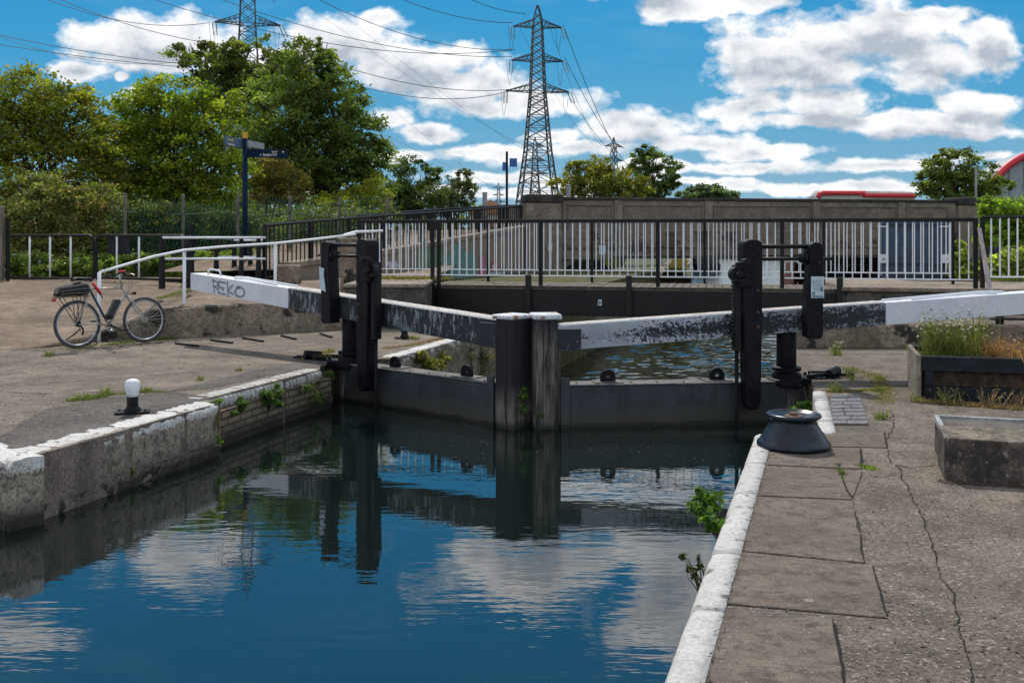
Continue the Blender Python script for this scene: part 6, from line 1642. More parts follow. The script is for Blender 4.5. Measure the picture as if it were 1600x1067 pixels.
qweed(135, 622, .05, 60, .07, 'low grassy weed left of the mooring post', leafy_=150, ls=.018, lean=1.0); qweed(167, 614, .06, 30, .03, 'weed close behind the mooring post at its left'); qweed(228, 612, .06, 40, .03, 'weed close behind the mooring post at its right')
qweed(312, 594, .05, 25, .02, 'lone weed on the left quay between asphalt patches'); qweed(372, 579, .04, 25, .03, 'dry sprig near the brick coping', DRY, YG); qweed(75, 557, .10, 40, .03, 'small weed left of the bicycle')
qweed(505, 562, .10, 60, .06, 'yellowish weed at the left anchor', DRY, YG, 60); qweed(648, 531, .08, 40, .05, 'weed at the foot of the half-hidden mooring post')

# dirt and dead bits gathered at the feet of block, planter and kerb
def pick_line(a, b, w):
    def f():
        p = lerp(a, b, random.random()) + Vector((random.gauss(0, w), random.gauss(0, w), 0)); p.z = .0045; return p
    return f
scatter('leaf_litter', 'dark crumbs of soil along the foot of the concrete block', 700, 'grit_b', pick_line(G(1470, 752), G(1640, 764), .03), .003, .012, .4)
scatter('leaf_litter', 'dark crumbs of soil along the foot of the planter', 900, 'grit_b', pick_line(G(1436, 628), G(1640, 642), .04), .004, .016, .4)
scatter('leaf_litter', 'dead brown bits in the joint behind the white kerb', 420, 'grit_b', lambda: Vector((rl(0) , 0, 0)) if False else (lambda Y: Vector((rl(Y) + .165 + random.gauss(0, .012), Y, .0125)))(random.uniform(3.4, 8.0)), .002, .006, .4)
scatter('leaf_litter', 'dead brown bits below the low wall behind the bicycle', 600, 'grit_b', pick_line(G(180, 541), G(540, 515), .05), .005, .018, .4)
# ================================================================== TREES
OR1, OR2 = (.10,.085,.012), (.22,.15,.02)
tree('tree', 'olive and orange-tinged tree at the left edge of the picture', 29, [(60, 150, 75, 45), (20, 200, 90, 60), (120, 200, 70, 50), (60, 260, 110, 55), (150, 255, 50, 40), (-60, 190, 80, 80), (95, 170, 60, 40), (70, 320, 80, 40)],
     60, .5, 33000, .12, (.055,.074,.012), (.120,.130,.018), (.19,.13,.02), .09, .16, clumps=85, cr=(.09, .34))
tree('tree', 'bright green round-headed tree behind the signpost', 31, [(270, 175, 80, 55), (220, 210, 65, 60), (330, 190, 58, 60), (265, 250, 100, 60), (340, 270, 55, 55), (200, 280, 60, 45), (300, 310, 85, 35), (240, 140, 30, 25)],
     285, .5, 46000, .12, (.048,.082,.010), (.125,.155,.016), (.20,.20,.02), .10, .2, clumps=85, cr=(.08, .30), shell=.66)
tree('tree', 'airy tall tree whose thin crown shows sky, behind the bright green one', 42, [(320, 100, 55, 35), (390, 90, 55, 35), (350, 140, 60, 50), (410, 140, 60, 50), (300, 78, 30, 12), (450, 110, 40, 40)],
     385, .4, 24000, .15, (.04,.06,.014), (.085,.105,.025), None, 0, .22, clumps=44, cr=(.12, .26), shell=.5)
tree('tree', 'large dark green tree below the left pylon', 37, [(470, 120, 60, 55), (440, 180, 70, 65), (520, 160, 55, 60), (480, 240, 85, 60), (560, 220, 50, 60), (545, 280, 62, 40), (440, 270, 60, 50), (500, 90, 25, 30), (580, 250, 28, 40)],
     520, .4, 56000, .135, (.036,.060,.015), (.085,.115,.028), (.13,.15,.04), .12, .26, clumps=100, cr=(.07, .27), shell=.66)
tree('small_tree', 'small brownish tree with a bent trunk between signpost and dark tree', 33, [(430, 270, 35, 30), (455, 290, 30, 25), (415, 300, 30, 22)], 395, .5, 7000, .10, (.06,.06,.015), (.13,.11,.03), (.18,.10,.03), .15, .09, 'bark_pale', clumps=40)
tree('shrub', 'yellow-green shrub glowing behind the ramp railing', 35, [(555, 310, 24, 22), (590, 300, 25, 24), (575, 325, 35, 18), (520, 318, 30, 18)], 565, .4, 7000, .10, (.10,.125,.012), (.20,.215,.02), (.3,.17,.04), .08, .06, cat='shrub')
tree('shrub', 'dense dark bush right of the big tree', 60, [(640, 285, 32, 38), (655, 310, 50, 28), (665, 270, 20, 22), (630, 320, 30, 25)], 650, .4, 12000, .17, (.022,.038,.010), (.05,.07,.018), None, 0, .12, cat='shrub', clumps=50, cr=(.16, .34))
tree('shrub', 'dark loose bush with thin top twigs near the thin black pole', 58, [(705, 305, 40, 28), (730, 295, 16, 30), (725, 280, 12, 14), (690, 320, 40, 20)], 708, .4, 9000, .14, (.028,.042,.016), (.06,.075,.028), None, 0, .1, cat='shrub', clumps=50, cr=(.14, .3))
tree('shrub', 'wide olive shrub over the left part of the bridge parapet', 62, [(930, 280, 50, 28), (890, 290, 30, 22), (965, 290, 45, 25), (925, 262, 35, 18), (990, 298, 35, 16)], 930, .5, 16000, .17, (.055,.065,.012), (.12,.12,.02), (.16,.14,.03), .1, .12, cat='shrub', clumps=54, cr=(.15, .3))
tree('tree', 'slender open green tree above the parapet, right of the olive shrub', 64, [(1015, 250, 28, 22), (1040, 270, 28, 22), (1000, 275, 25, 20), (1020, 292, 38, 18), (1050, 285, 18, 14), (1010, 236, 16, 12)], 1020, .5, 10000, .18, (.03,.055,.014), (.07,.10,.025), None, 0, .16, clumps=30, cr=(.16, .3), shell=.6)
tree('tree', 'distant grey-green tree on the skyline in the middle of the parapet', 150, [(1105, 303, 32, 11), (1082, 307, 26, 9), (1128, 307, 24, 9)], 1105, 0, 8000, .5, (.05,.075,.045), (.08,.11,.065), None, 0, .3, clumps=40)
tree('tree', 'rounded green tree in front of the red-edged hall at the right', 52, [(1490, 262, 45, 28), (1460, 285, 32, 24), (1530, 280, 38, 26), (1495, 295, 55, 20), (1560, 292, 22, 16), (1482, 246, 22, 14)], 1497, .6, 18000, .15, (.04,.06,.014), (.09,.115,.028), (.13,.15,.04), .1, .16, clumps=44, cr=(.15, .3))
tree('ivy_bush', 'bright green creeper smothering the right end of the bridge parapet', 30, [(1570, 335, 32, 26), (1600, 345, 35, 35), (1548, 345, 12, 36), (1540, 318, 8, 14), (1580, 375, 40, 20)], 1575, .6, 14000, .11, (.07,.12,.015), (.16,.22,.03), None, 0, .08, cat='shrub', clumps=54)
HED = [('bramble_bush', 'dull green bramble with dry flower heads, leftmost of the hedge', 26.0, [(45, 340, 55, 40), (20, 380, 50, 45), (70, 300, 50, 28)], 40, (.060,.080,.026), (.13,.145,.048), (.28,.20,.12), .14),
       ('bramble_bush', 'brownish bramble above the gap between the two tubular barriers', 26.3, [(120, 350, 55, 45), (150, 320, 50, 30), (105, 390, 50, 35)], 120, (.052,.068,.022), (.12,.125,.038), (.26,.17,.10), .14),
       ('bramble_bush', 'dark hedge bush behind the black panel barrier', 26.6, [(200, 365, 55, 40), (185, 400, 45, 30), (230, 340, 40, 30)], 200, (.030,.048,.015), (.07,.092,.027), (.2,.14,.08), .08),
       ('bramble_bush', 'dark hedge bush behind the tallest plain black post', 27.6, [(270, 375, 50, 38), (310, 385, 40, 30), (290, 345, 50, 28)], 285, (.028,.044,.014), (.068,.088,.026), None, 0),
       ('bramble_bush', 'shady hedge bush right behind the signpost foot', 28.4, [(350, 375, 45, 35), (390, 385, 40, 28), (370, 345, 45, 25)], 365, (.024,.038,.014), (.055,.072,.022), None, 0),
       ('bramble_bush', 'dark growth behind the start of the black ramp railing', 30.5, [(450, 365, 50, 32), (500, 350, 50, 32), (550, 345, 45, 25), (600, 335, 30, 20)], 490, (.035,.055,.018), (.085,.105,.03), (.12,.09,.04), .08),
       ('low_weeds', 'low leafy plants with a purple flower under the left barrier', 24.6, [(35, 415, 45, 18), (80, 420, 45, 15), (125, 418, 40, 16)], 80, (.05,.085,.018), (.12,.155,.035), (.35,.3,.5), .02),
       ('low_weeds', 'low leafy plants beyond the second barrier and the white rails', 25.2, [(180, 412, 40, 16), (225, 410, 40, 16), (270, 412, 30, 12), (320, 406, 40, 12), (365, 400, 40, 12)], 240, (.045,.075,.016), (.10,.14,.03), None, 0),
       ('bramble_bush', 'wild weeds and creeper behind the far right railing', 19.6, [(1560, 415, 45, 16), (1510, 425, 30, 16), (1600, 405, 35, 25), (1500, 405, 10, 20)], 1550, (.06,.09,.02), (.17,.20,.05), (.4,.36,.2), .08),
       ('sapling', 'pale sapling growing in the gap right of the blue container', 21.0, [(1500, 400, 9, 24), (1496, 385, 7, 12)], 1498, (.08,.12,.02), (.2,.24,.05), None, 0)]
for nm, lab, Y, L_, bx_, c1, c2, c3, p3 in HED:
    n_ = int(sum(q[2] * q[3] for q in L_) * (1.7 if nm != 'sapling' else 2.5)) + 300
    if nm == 'low_weeds': n_ = int(n_ * 2.5)
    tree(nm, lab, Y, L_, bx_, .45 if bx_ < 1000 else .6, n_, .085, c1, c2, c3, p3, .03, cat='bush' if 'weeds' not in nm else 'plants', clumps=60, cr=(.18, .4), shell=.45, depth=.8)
for k, (px, Y, r) in enumerate(((-150, 30, 150), (-420, 33, 150), (700, 75, 60))):
    if px < 0: tree('tree', ['broad green tree just outside the left edge, nearer', 'broad green tree far outside the left edge'][k], Y, [(px, 240, r, 90), (px + 60, 180, r * .6, 60)], px, .1, 14000, .16, (.04,.06,.012), (.10,.12,.02), None, 0, .2)
# dead branch tangle, dark panel fence at right
p0, p1 = A(1536, 386, 24), A(1700, 388, 23.5)
root = thing('panel_fence', (p0.x, p0.y, .5), 'low dark grey corrugated fence panel behind the far right railing', 'fence')
m = MB(); m.M = frame((p0.x, p0.y, 0), (p1 - p0).xy)
for i in range(28): m.box(i * .12, i * .12 + .07, -.02, .02, .5, p0.z); m.box(i * .12 + .07, i * .12 + .12, -.0, .03, .5, p0.z)
M['dark_panel'] = vary('dark_panel', (.035,.037,.042), (.06,.063,.07), 3, .7, .2, 30, .004)
m.build('panel', M['dark_panel'], root)
# ================================================================== FAR BUILDINGS
p, q = A(1275, 314, 120), A(1440, 312, 118)
root = thing('warehouse', (p.x, p.y, 0), 'low white warehouse canopy with a glossy red edge above the bridge parapet', 'building')
Lw = q.x - p.x; z1 = A(1275, 299, 120).z
m = MB(); m.box(p.x + .3, q.x, 120, 124, 0, z1 - .55); m.build('wall', M['boat_pale'], root)
m = MB(); m.tube([(p.x + .2, 119.8, z1 - .8), (p.x + .35, 119.8, z1 - .35), (p.x + .8, 119.8, z1 - .22), (p.x + Lw * .48, 119.8, z1 - .22), (p.x + Lw * .49, 119.8, z1 - .5), (q.x, 119.8, z1 - .55)], .30, 8); m.build('red_edge', M['red_fascia'], root, smooth=True)
m = MB(); m.hexa([(p.x + .3, 120, z1 - .54), (q.x, 120, z1 - .54), (q.x, 124, z1 - .54), (p.x + .3, 124, z1 - .54)], [(p.x + .6, 120.4, z1 + .1), (q.x, 120.4, z1 - .1), (q.x, 123.5, z1 + .2), (p.x + .9, 123.5, z1 + .2)]); m.build('roof', M['roof_sheet'], root)
cx = A(1634, 0, 150).x; rr = (1634 - 1538) / F * 150
root = thing('barrel_hall', (cx, 150, 0), 'pale grey hall with a barrel roof and thick red arch at the right edge', 'building')
zc = A(0, 312, 150).z - 2; ht = A(0, 238, 150).z - zc
P = [(cx + rr * math.cos(math.pi * k / 28), zc + ht * math.sin(math.pi * k / 28)) for k in range(29)]
m = MB(); m.xprism([(cx + rr, 0)] + P + [(cx - rr, 0)], 150, 157); m.build('hall', M['grey_clad'], root)
m = MB(); m.tube([(a * 1.0, 149.6, b) for a, b in P], .55, 8); m.build('red_arch', M['red_fascia'], root, smooth=True)
for k in range(8):
    x = cx - rr + (k + .7) * rr * .24; m = MB(); m.box(x - .06, x + .06, 149.8, 149.98, 0, zc + ht * math.sqrt(max(.01, 1 - ((x - cx) / rr) ** 2)) - .4); m.build('mullion', M['grey_post'], root)
# houses behind the ramp
for lab, px, py, w, Y, mt in (('tiny house with an orange gable beside the grey post', 766, 312, 3.2, 75, 'orange_roof'), ('low tiled roof at the foot of the big pylon', 806, 328, 3.6, 60, 'orange_roof')):
    c = A(px, py, Y); root = thing('house', (c.x, Y, 0), lab, 'house')
    m = MB(); m.box(c.x - w/2, c.x + w/2, Y, Y + 5, 0, c.z - 1.0); m.build('wall', M['cream'], root)
    m = MB(); m.add([(c.x - w*.55, Y - .2, c.z - 1.05), (c.x + w*.55, Y - .2, c.z - 1.05), (c.x + w*.55, Y + 5.2, c.z - 1.05), (c.x - w*.55, Y + 5.2, c.z - 1.05), (c.x, Y - .2, c.z), (c.x, Y + 5.2, c.z)], [(0, 1, 4), (3, 5, 2), (1, 2, 5, 4), (3, 0, 4, 5), (0, 3, 2, 1)]); m.build('roof', M[mt], root)
    m = MB(); m.box(c.x - .4, c.x + .4, Y - .03, Y - .005, max(.5, c.z - 2.6), c.z - 1.6); m.build('window', M['glass'], root)
# distant treeline
def treeline(lab, Y, x0, x1, h, n, size, c1, c2, z0=-.2):
    cs = []
    for i in range(60):
        x = x0 + (x1 - x0) * (i + random.random()) / 60; r = h * random.uniform(.4, .62)
        cs.append(((x, Y + random.uniform(-8, 8), z0 + r * .9), (r * 1.3, r, r)))
    P, K, CC = crown_points(cs, n, 5, (.3, .6)); T = tint_for(K, len(CC), c1, c2, None, 0, .25); P = P[P[:, 2] > z0] if False else P
    ob = leaves_mesh('far_wood', P, RNG.uniform(.6, 1.4, len(P)) * size, T, None, M['leaf'], aspect=.8); tag(ob, lab, 'wood', kind='stuff')
treeline('far belt of trees closing the horizon beyond the bridge', 210, -160, 40, 6.5, 26000, 1.0, (.05,.07,.035), (.09,.115,.055))
treeline('far belt of trees closing the horizon at the right', 240, 60, 260, 6.0, 20000, 1.1, (.05,.07,.04), (.085,.11,.06))
treeline('dark trees screening the ground behind the left trees', 48, -34, -9, 4.4, 30000, .22, (.025,.04,.012), (.06,.08,.02))

# ================================================================== PYLONS
ARMS = [(.905, .105, .032), (.762, .112, .03), (.632, .136, .032)]     # height, half span, arm depth (fractions of H)
def half0(zf):      # half width of the tower body, fraction of height
    pts = [(0, .102), (.38, .052), (.63, .031), (.93, .0185), (.955, .014), (1.0, .002)]
    for (a, wa), (b, wb) in zip(pts, pts[1:]):
        if zf <= b: return wa + (wb - wa) * (zf - a) / (b - a)
    return .002
def pylon(label, x, y, z0, H, rot, r, detail=1, arms=ARMS, group='electricity pylons', bw=1.0):
    half = lambda z: half0(z) * bw
    root = thing('pylon', (x, y, z0), label, 'pylon', group)
    Mx = Matrix.Translation((x, y, z0)) @ Matrix.Rotation(rot, 4, 'Z')
    m = MB(); m.M = Mx
    lev = [0, .085, .17, .25, .315, .38, .435, .485, .53, .57, .605, .632, .664, .70, .732, .762, .79, .82, .85, .878, .905, .937, .965, 1.0]
    if not detail: lev = [0, .13, .25, .36, .46, .55, .632, .70, .762, .83, .905, 1.0]
    cor = lambda k, zf: (H * half(zf) * (1, 1, -1, -1)[k], H * half(zf) * (1, -1, -1, 1)[k], H * zf)
    for k in range(4):
        m.tube([cor(k, z) for z in lev], [r * 1.5 * (1 - .55 * z) for z in lev], 4, cap=False)
    m.build('legs', M['lattice'], root)
    m = MB(); m.M = Mx
    for i in range(len(lev) - 1):
        a, b = lev[i], lev[i + 1]
        for k in range(4):
            k2 = (k + 1) % 4; m.tube([cor(k, a), cor(k2, b)], r * .62, 3, cap=False); m.tube([cor(k2, a), cor(k, b)], r * .62, 3, cap=False)
            if i > 0 and a < .66: m.tube([cor(k, a), cor(k2, a)], r * .6, 3, cap=False)
            if detail and a < .3:      # secondary struts
                mid = lambda p, q: tuple((p[j] + q[j]) / 2 for j in range(3)); c_ = mid(cor(k, a), cor(k2, b))
                m.tube([cor(k, (a + b) / 2), c_], r * .42, 3, cap=False); m.tube([cor(k2, (a + b) / 2), c_], r * .42, 3, cap=False)
    m.build('bracing', M['lattice'], root)
    tips = []
    for (zf, sp_, dp) in arms:
        for s in (-1, 1):
            m = MB(); m.M = Mx; w = half(zf) * H; w2 = half(zf + dp) * H; tip = (s * sp_ * H, 0, H * (zf + .002))
            for sy in (-1, 1):
                m.tube([(s * w, sy * w, H * zf), tip], r * .9, 3, cap=False); m.tube([(s * w2, sy * w2, H * (zf + dp)), tip], r * .8, 3, cap=False)
                for j in range(1, 5):
                    t = j / 5; t2 = (j - .5) / 5 
                    bl_ = lambda t: (s * (w + (sp_ * H - w) * t), sy * w * (1 - t), H * zf); tl = lambda t: (s * (w2 + (sp_ * H - w2) * t), sy * w2 * (1 - t), H * (zf + dp) * (1 - t) + tip[2] * t)
                    m.tube([bl_(t2), tl(t)], r * .45, 3, cap=False); m.tube([tl(t), bl_(t + .1)], r * .45, 3, cap=False)
            for j in range(5):
                t = j / 5; m.tube([(s * (w + (sp_ * H - w) * t), w * (1 - t), H * zf), (s * (w + (sp_ * H - w) * (t + .2)), -w * (.8 - t), H * zf)], r * .4, 3, cap=False)
            ao = m.build('crossarm', M['lattice'], root)
            tips.append(Mx @ Vector(tip))
            if detail:
                tp = Vector(tip)
                m = MB(); m.M = Mx
                for dx in (-.35, .35):
                    d2 = Vector((s * .6 + .8, 2.2, -2.6)).normalized() * 3.0; b = tp + Vector((dx, 0, 0))
                    m.tube([b + d2 * j / 14 for j in range(15)], [.05 if j % 2 else .15 for j in range(15)], 6)
                m.build('insulator', M['insulator'], ao)
                m = MB(); m.M = Mx; pts_ = [tp + Vector((-s * .2 - 1.2 * (1 - t_), .5 * t_, -5.6 * math.sin(math.pi * t_) * .8 - 1.5 * t_)) * 1.0 for t_ in [i / 10 for i in range(11)]]
                m.tube(pts_, .045, 3); m.build('jumper', M['cable'], ao)
    return root, tips
PX = lambda px, Y: (px - 800) / F * Y
_, tm = pylon('tallest nearest-looking pylon standing full height left of the bridge parapet', PX(840, 213), 213, 0, 50.5, .12, .16)
ARML = [(.905, .078, .026), (.77, .085, .026), (.632, .0935, .024)]
_, tl_ = pylon('pylon top rising behind the big dark tree at the left', PX(387, 204), 204, 0, 70.4, .25, .15, 1, ARML, bw=.72)
_, ts1 = pylon('small distant pylon framed inside the legs of the tall one', PX(836, 500), 500, 0, 50, .1, .24, 0)
_, ts2 = pylon('small distant pylon behind the olive shrub and slender tree', PX(959, 510), 510, 0, 51, .5, .24, 0)
_, ts3 = pylon('tiniest faint pylon far off beside the thin black pole', PX(779, 950), 950, 0, 50, .1, .3, 0)
# cables
def cable(a, b, sag, r, lab, ra=None):
    n = 28; P = []
    for i in range(n + 1):
        t = i / n; p = lerp(Vector(a), Vector(b), t); p.z -= 4 * sag * t * (1 - t); P.append(p)
    m = MB(); o = Vector(a); m.M = Matrix.Identity(4)
    rr_ = [r * max(.4, min(3.5, p.y / 213)) for p in P]
    m.tube(P, rr_, 4); ob = m.build('power_line', M['cable']); return tag(ob, lab, 'power line', 'overhead power lines')
def cab_px(pa, Ya, pb_, Yb, sag, r, lab): return cable(A(*pa, Ya), A(*pb_, Yb), sag, r, lab)
r_ = .07
# left pylon to the left
cab_px((-60, 42), 120, (300, 101), 150, .6, r_, 'upper of the close cables running from the left edge down to the left pylon')
cab_px((-60, 60), 120, (300, 106), 150, .4, r_, 'lower of the close cables running from the left edge down to the left pylon')
cab_px((60, -6), 118, (326, 36), 150, 1.6, r_, 'cable dropping from the top left corner to the left pylon')
cab_px((72, -10), 116, (372, 72), 150, 1.2, r_, 'cable dropping steeply behind the left pylon arm')
cab_px((-40, 42), 140, (290, 96), 160, 2.2, r_ * .6, 'fine thin cable just above the close pair at the left')
# main pylon to the upper left and to the left pylon
A_, B_ = tm, None
cab_px((330, -6), 150, (800, 89), 213, 2.6, r_, 'long cable from the top edge to the middle left arm of the tall pylon')
cab_px((200, -14), 150, (805, 78), 213, 4.0, r_, 'cable crossing the big cloud to the middle arm of the tall pylon')
cab_px((620, -4), 190, (800, 36), 213, 1.2, r_, 'cable from the top edge to the top left arm of the tall pylon')
cab_px((730, -3), 200, (822, 22), 213, .6, r_, 'shortest cable at the top edge meeting the tall pylon tip')
cab_px((490, -4), 170, (800, 78), 213, 2.6, r_, 'cable from the top edge sloping to the tall pylon, right of the left pylon')
cab_px((440, 70), 150, (797, 140), 213, 2.5, r_, 'sagging cable between the two near pylons, upper')
cab_px((440, 92), 150, (795, 143), 213, 3.5, r_, 'sagging cable between the two near pylons, lower')
cab_px((460, -5), 160, (824, 230), 500, 2.0, .03, 'faint thin cable slanting down the sky left of the tall pylon')
cab_px((500, -5), 160, (848, 251), 500, 2.0, .03, 'faint thin cable slanting down just right of its twin')
cab_px((600, 160), 200, (772, 296), 950, 1.0, .025, 'low cable descending towards the faint far pylon')
cab_px((560, 190), 200, (786, 297), 950, 1.0, .025, 'lowest faint cable over the dark bushes')
cab_px((880, 40), 213, (985, 262), 505, 5, .07, 'outermost cable falling right of the tall pylon')
cab_px((882, 90), 213, (975, 232), 505, 4, .07, 'middle cable falling right of the tall pylon')
cab_px((886, 146), 213, (970, 250), 505, 2, .06, 'lower cable falling right of the tall pylon')
cab_px((858, 40), 213, (940, 228), 505, 4, .035, 'faint inner cable between tall and small pylon')
cab_px((812, 44), 213, (938, 232), 505, 5, .03, 'faintest cable behind the tall pylon body')

# ================================================================== LIGHT AND SKY
EL = math.radians(51); AZ = math.atan2(-.19, .98)
sd = Vector((math.sin(AZ) * math.cos(EL), math.cos(AZ) * math.cos(EL), math.sin(EL)))
sun = bpy.data.lights.new('sun', 'SUN'); sun.energy = 3.9; sun.angle = math.radians(.6); sun.color = (1, .925, .83)
so = bpy.data.objects.new('sun', sun); so.rotation_euler = sd.to_track_quat('Z', 'Y').to_euler(); col.objects.link(so)

w = bpy.data.worlds.new('World'); sc.world = w; w.use_nodes = True; nt = w.node_tree; nt.nodes.clear()
def nn(t, ty, ins=None, **kw):
    nd = t.nodes.new(ty)
    for k, v in kw.items(): setattr(nd, k, v)
    for k, v in (ins or {}).items():
        if isinstance(v, bpy.types.NodeSocket): t.links.new(v, nd.inputs[k])
        else: nd.inputs[k].default_value = v
    return nd
# density group: p (azimuth, elevation slope) -> cloud density
grp = bpy.data.node_groups.new('cloud_density', 'ShaderNodeTree')
grp.interface.new_socket('P', in_out='INPUT', socket_type='NodeSocketVector'); grp.interface.new_socket('D', in_out='OUTPUT', socket_type='NodeSocketFloat'); grp.interface.new_socket('S', in_out='OUTPUT', socket_type='NodeSocketFloat')
gi = grp.nodes.new('NodeGroupInput'); go = grp.nodes.new('NodeGroupOutput')
def gmath(op, a, b=0, clamp=False):
    nd = grp.nodes.new('ShaderNodeMath'); nd.operation = op; nd.use_clamp = clamp
    for i, v in enumerate((a, b)):
        if isinstance(v, bpy.types.NodeSocket): grp.links.new(v, nd.inputs[i])
        else: nd.inputs[i].default_value = v
    return nd.outputs[0]
P_ = gi.outputs['P']
mp = nn(grp, 'ShaderNodeMapping', {'Vector': P_, 'Scale': (1.0, 1.45, 1)}).outputs[0]
wn = nn(grp, 'ShaderNodeTexNoise', {'Vector': mp, 'Scale': 9.0, 'Detail': 4.0, 'Roughness': .6})
wv = nn(grp, 'ShaderNodeVectorMath', {0: wn.outputs['Color'], 1: (.5, .5, .5)}, operation='SUBTRACT').outputs[0]
wv = nn(grp, 'ShaderNodeVectorMath', {0: wv, 1: (.055, .035, 0)}, operation='MULTIPLY').outputs[0]
pw_ = nn(grp, 'ShaderNodeVectorMath', {0: P_, 1: wv}, operation='ADD').outputs[0]
fb_ = nn(grp, 'ShaderNodeTexNoise', {'Vector': mp, 'Scale': 15.0, 'Detail': 7.0, 'Roughness': .58}).outputs['Fac']
mp2 = nn(grp, 'ShaderNodeVectorMath', {0: mp, 1: (-.004, .026, 0)}, operation='ADD').outputs[0]
fb2 = nn(grp, 'ShaderNodeTexNoise', {'Vector': mp2, 'Scale': 15.0, 'Detail': 4.0, 'Roughness': .58}).outputs['Fac']
pw2 = nn(grp, 'ShaderNodeVectorMath', {0: pw_, 1: (-.004, .015, 0)}, operation='ADD').outputs[0]
def ell(px, py, rx, ry):
    return ((px - 800) / F, (HY - py) / F, rx * 1.0 / F, ry * .97 / F)
CL = [(250, 62, 160, 44), (400, 90, 150, 40), (520, 60, 150, 50), (640, 100, 140, 48), (740, 140, 110, 40), (850, 160, 90, 26), (780, 165, 100, 22), (230, 92, 120, 26), (600, 30, 60, 20),
      (128, 114, 62, 20), (184, 118, 16, 10), (215, 145, 50, 22),
      (1230, 95, 150, 50), (1350, 60, 210, 62), (1460, 95, 150, 58), (1290, 118, 190, 34), (1540, 60, 70, 50), (1450, 22, 90, 16),
      (1070, 8, 90, 24), (1150, 4, 110, 20),
      (1180, 168, 100, 28), (1290, 165, 130, 32), (1420, 195, 180, 26), (1240, 190, 140, 18), (1540, 160, 90, 34), (1500, 205, 120, 18),
      (1010, 200, 110, 34), (1100, 225, 120, 20), (960, 190, 50, 22), (1180, 240, 120, 16),
      (660, 212, 80, 18), (600, 190, 40, 26), (640, 250, 70, 14), (760, 245, 110, 16), (860, 215, 60, 16), (900, 235, 100, 18),
      (1120, 262, 240, 12), (1370, 262, 190, 12), (1020, 285, 240, 10), (1300, 290, 260, 12), (760, 278, 120, 12), (1520, 250, 100, 14), (700, 300, 300, 10),
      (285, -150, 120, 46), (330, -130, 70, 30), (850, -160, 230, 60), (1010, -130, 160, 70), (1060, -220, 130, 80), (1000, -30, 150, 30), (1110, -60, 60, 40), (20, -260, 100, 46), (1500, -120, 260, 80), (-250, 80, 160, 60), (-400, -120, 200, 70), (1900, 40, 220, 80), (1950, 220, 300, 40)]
acc = None; acc2 = None
for c in CL:
    cx_, cy_, rx_, ry_ = ell(*c)
    q = nn(grp, 'ShaderNodeVectorMath', {0: pw_, 1: (1 / rx_, 1 / ry_, 0), 2: (-cx_ / rx_, -cy_ / ry_, 0)}, operation='MULTIPLY_ADD').outputs[0]
    l = nn(grp, 'ShaderNodeVectorMath', {0: q}, operation='LENGTH').outputs['Value']
    acc = l if acc is None else gmath('MINIMUM', acc, l)
    if c[2] * c[3] >= 3000:
        q = nn(grp, 'ShaderNodeVectorMath', {0: pw2, 1: (1 / rx_, 1 / ry_, 0), 2: (-cx_ / rx_, -cy_ / ry_, 0)}, operation='MULTIPLY_ADD').outputs[0]
        l = nn(grp, 'ShaderNodeVectorMath', {0: q}, operation='LENGTH').outputs['Value']
        acc2 = l if acc2 is None else gmath('MINIMUM', acc2, l)
D0 = gmath('SUBTRACT', 1.0, acc)
D0 = gmath('MAXIMUM', D0, -.6)
# unseen clouds added out of frame, cover widened for neutral fill
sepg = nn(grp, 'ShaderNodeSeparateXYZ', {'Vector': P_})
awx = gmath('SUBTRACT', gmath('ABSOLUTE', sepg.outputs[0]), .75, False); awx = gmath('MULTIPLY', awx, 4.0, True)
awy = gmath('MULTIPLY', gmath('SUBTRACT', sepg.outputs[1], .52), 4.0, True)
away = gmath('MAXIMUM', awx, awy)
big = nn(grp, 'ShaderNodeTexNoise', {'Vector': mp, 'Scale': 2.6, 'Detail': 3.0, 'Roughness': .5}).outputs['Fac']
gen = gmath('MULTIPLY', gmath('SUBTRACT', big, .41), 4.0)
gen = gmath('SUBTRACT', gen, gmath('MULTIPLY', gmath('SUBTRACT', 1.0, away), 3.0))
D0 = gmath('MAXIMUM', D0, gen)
Dn = gmath('ADD', D0, gmath('MULTIPLY', gmath('SUBTRACT', fb_, .5), 2.7))
grp.links.new(Dn, go.inputs['D'])
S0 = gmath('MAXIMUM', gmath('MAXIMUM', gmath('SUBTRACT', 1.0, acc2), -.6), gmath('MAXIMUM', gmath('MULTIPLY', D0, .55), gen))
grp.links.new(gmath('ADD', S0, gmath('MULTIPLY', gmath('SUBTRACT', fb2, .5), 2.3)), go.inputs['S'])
geo = nn(nt, 'ShaderNodeTexCoord'); sx_ = nn(nt, 'ShaderNodeSeparateXYZ', {'Vector': geo.outputs['Generated']})
def wm(op, a, b=0, clamp=False):
    nd = nt.nodes.new('ShaderNodeMath'); nd.operation = op; nd.use_clamp = clamp
    for i, v in enumerate((a, b)):
        if isinstance(v, bpy.types.NodeSocket): nt.links.new(v, nd.inputs[i])
        else: nd.inputs[i].default_value = v
    return nd.outputs[0]
X_, Y_, Z_ = sx_.outputs
az = wm('ARCTAN2', X_, Y_)
hl = wm('SQRT', wm('ADD', wm('MULTIPLY', X_, X_), wm('MULTIPLY', Y_, Y_)))
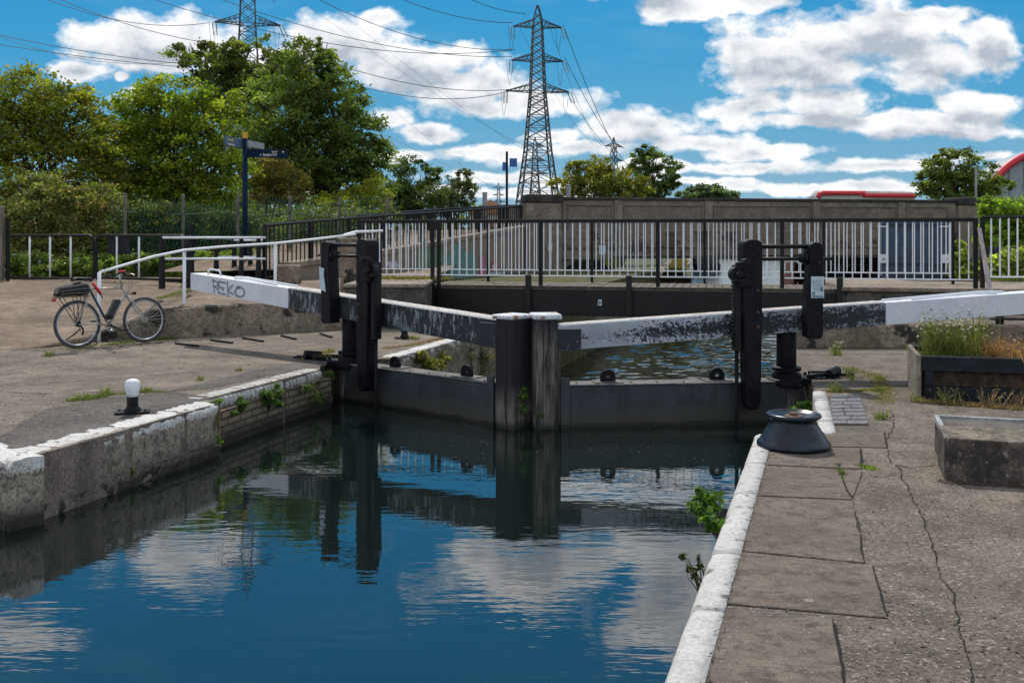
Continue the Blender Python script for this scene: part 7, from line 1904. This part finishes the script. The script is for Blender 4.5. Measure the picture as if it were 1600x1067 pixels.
# direction -> (tan azimuth, slope) inside the forward quarter, plain azimuth outside
yc = wm('MAXIMUM', Y_, .35)
u_ = wm('MULTIPLY', wm('TANGENT', wm('MINIMUM', wm('MAXIMUM', az, -.95), .95)), 1.0)
u_ = wm('ADD', u_, wm('SUBTRACT', az, wm('MINIMUM', wm('MAXIMUM', az, -.95), .95)))
v_ = wm('DIVIDE', Z_, wm('MAXIMUM', wm('MULTIPLY', hl, wm('COSINE', wm('MINIMUM', wm('MAXIMUM', az, -.95), .95))), .12))
pv = nn(nt, 'ShaderNodeCombineXYZ', {'X': u_, 'Y': v_}).outputs[0]
def dens(vec):
    g = nt.nodes.new('ShaderNodeGroup'); g.node_tree = grp; nt.links.new(vec, g.inputs[0]); return g.outputs
def wramp(fac, stops):
    r = nn(nt, 'ShaderNodeValToRGB', {'Fac': fac}); cr = r.color_ramp
    while len(cr.elements) < len(stops): cr.elements.new(.5)
    for e, (p, c) in zip(cr.elements, stops): e.position = p; e.color = (c, c, c, 1) if not isinstance(c, tuple) else (*c, 1)
    return r.outputs['Color']
def wmix(fac, a, b, mode='MIX'):
    nd = nt.nodes.new('ShaderNodeMix'); nd.data_type = 'RGBA'; nd.blend_type = mode
    for i, v in ((0, fac), (6, a), (7, b)):
        if isinstance(v, bpy.types.NodeSocket): nt.links.new(v, nd.inputs[i])
        elif i == 0: nd.inputs[0].default_value = v
        else: nd.inputs[i].default_value = (*v, 1)
    return nd.outputs[2]
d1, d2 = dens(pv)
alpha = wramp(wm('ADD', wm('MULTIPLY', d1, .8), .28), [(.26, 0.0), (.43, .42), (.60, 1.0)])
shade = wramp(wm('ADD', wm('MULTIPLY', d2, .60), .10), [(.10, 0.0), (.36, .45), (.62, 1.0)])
fine = nn(nt, 'ShaderNodeTexNoise', {'Vector': nn(nt, 'ShaderNodeMapping', {'Vector': pv, 'Scale': (1, 1.7, 1)}).outputs[0], 'Scale': 26.0, 'Detail': 6.0, 'Roughness': .6}).outputs['Fac']
shade = wm('MULTIPLY', shade, wm('ADD', .25, wm('MULTIPLY', fine, 1.5)), True)
SKS = .10
ccol = wmix(shade, (11.6, 11.6, 11.6), (4.7, 5.3, 6.1))
sky = nn(nt, 'ShaderNodeTexSky', sky_type='NISHITA', sun_disc=False, sun_elevation=EL, sun_rotation=AZ, altitude=50, air_density=1.0, dust_density=.3, ozone_density=3.0)
grad = wramp(wm('MULTIPLY', v_, .8), [(0.0, (3.0, 4.7, 6.0)), (.05, (1.9, 4.3, 6.2)), (.10, (.85, 3.75, 6.3)), (.145, (.42, 3.4, 6.35)), (.20, (.22, 3.05, 6.25)), (.5, (.10, 2.3, 5.5)), (1.0, (.08, 1.6, 4.4))])
skc = wmix(.05, grad, sky.outputs[0])
# thin veil
veil = nn(nt, 'ShaderNodeTexNoise', {'Vector': nn(nt, 'ShaderNodeMapping', {'Vector': pv, 'Scale': (1, 3.6, 1), 'Rotation': (0, 0, .1)}).outputs[0], 'Scale': 4.0, 'Detail': 8.0, 'Roughness': .65}).outputs['Fac']
skc = wmix(wramp(veil, [(.5, 0.0), (.78, .22)]), skc, (4.0, 6.2, 7.6))
aw = wm('MULTIPLY', wm('SUBTRACT', wm('ABSOLUTE', az), .8), 3.0, True)
ccol = wmix(aw, ccol, wmix(shade, (15.5, 15.5, 15.3), (7.5, 8.0, 8.8)))      # unseen clouds out of frame, made brighter to add fill light
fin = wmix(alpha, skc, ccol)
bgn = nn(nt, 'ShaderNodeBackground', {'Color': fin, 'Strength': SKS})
wo = nn(nt, 'ShaderNodeOutputWorld', {'Surface': bgn.outputs[0]})
w.cycles.sampling_method = 'NONE'

# ================================================================== CAMERA
cam = bpy.data.cameras.new('camera'); co = bpy.data.objects.new('camera', cam); col.objects.link(co)
co.location = (0, 0, EYE); co.rotation_euler = (math.pi / 2, 0, 0)
cam.sensor_width = 36; cam.lens = 36 * F / 1600; cam.shift_x = 0; cam.shift_y = -(533.5 - HY) / 1600
cam.clip_start = .1; cam.clip_end = 6000
sc.camera = co
sc.view_settings.view_transform = 'Standard'; sc.view_settings.look = 'None'; sc.view_settings.exposure = 0
sc.cycles.max_bounces = 8; sc.cycles.transparent_max_bounces = 8
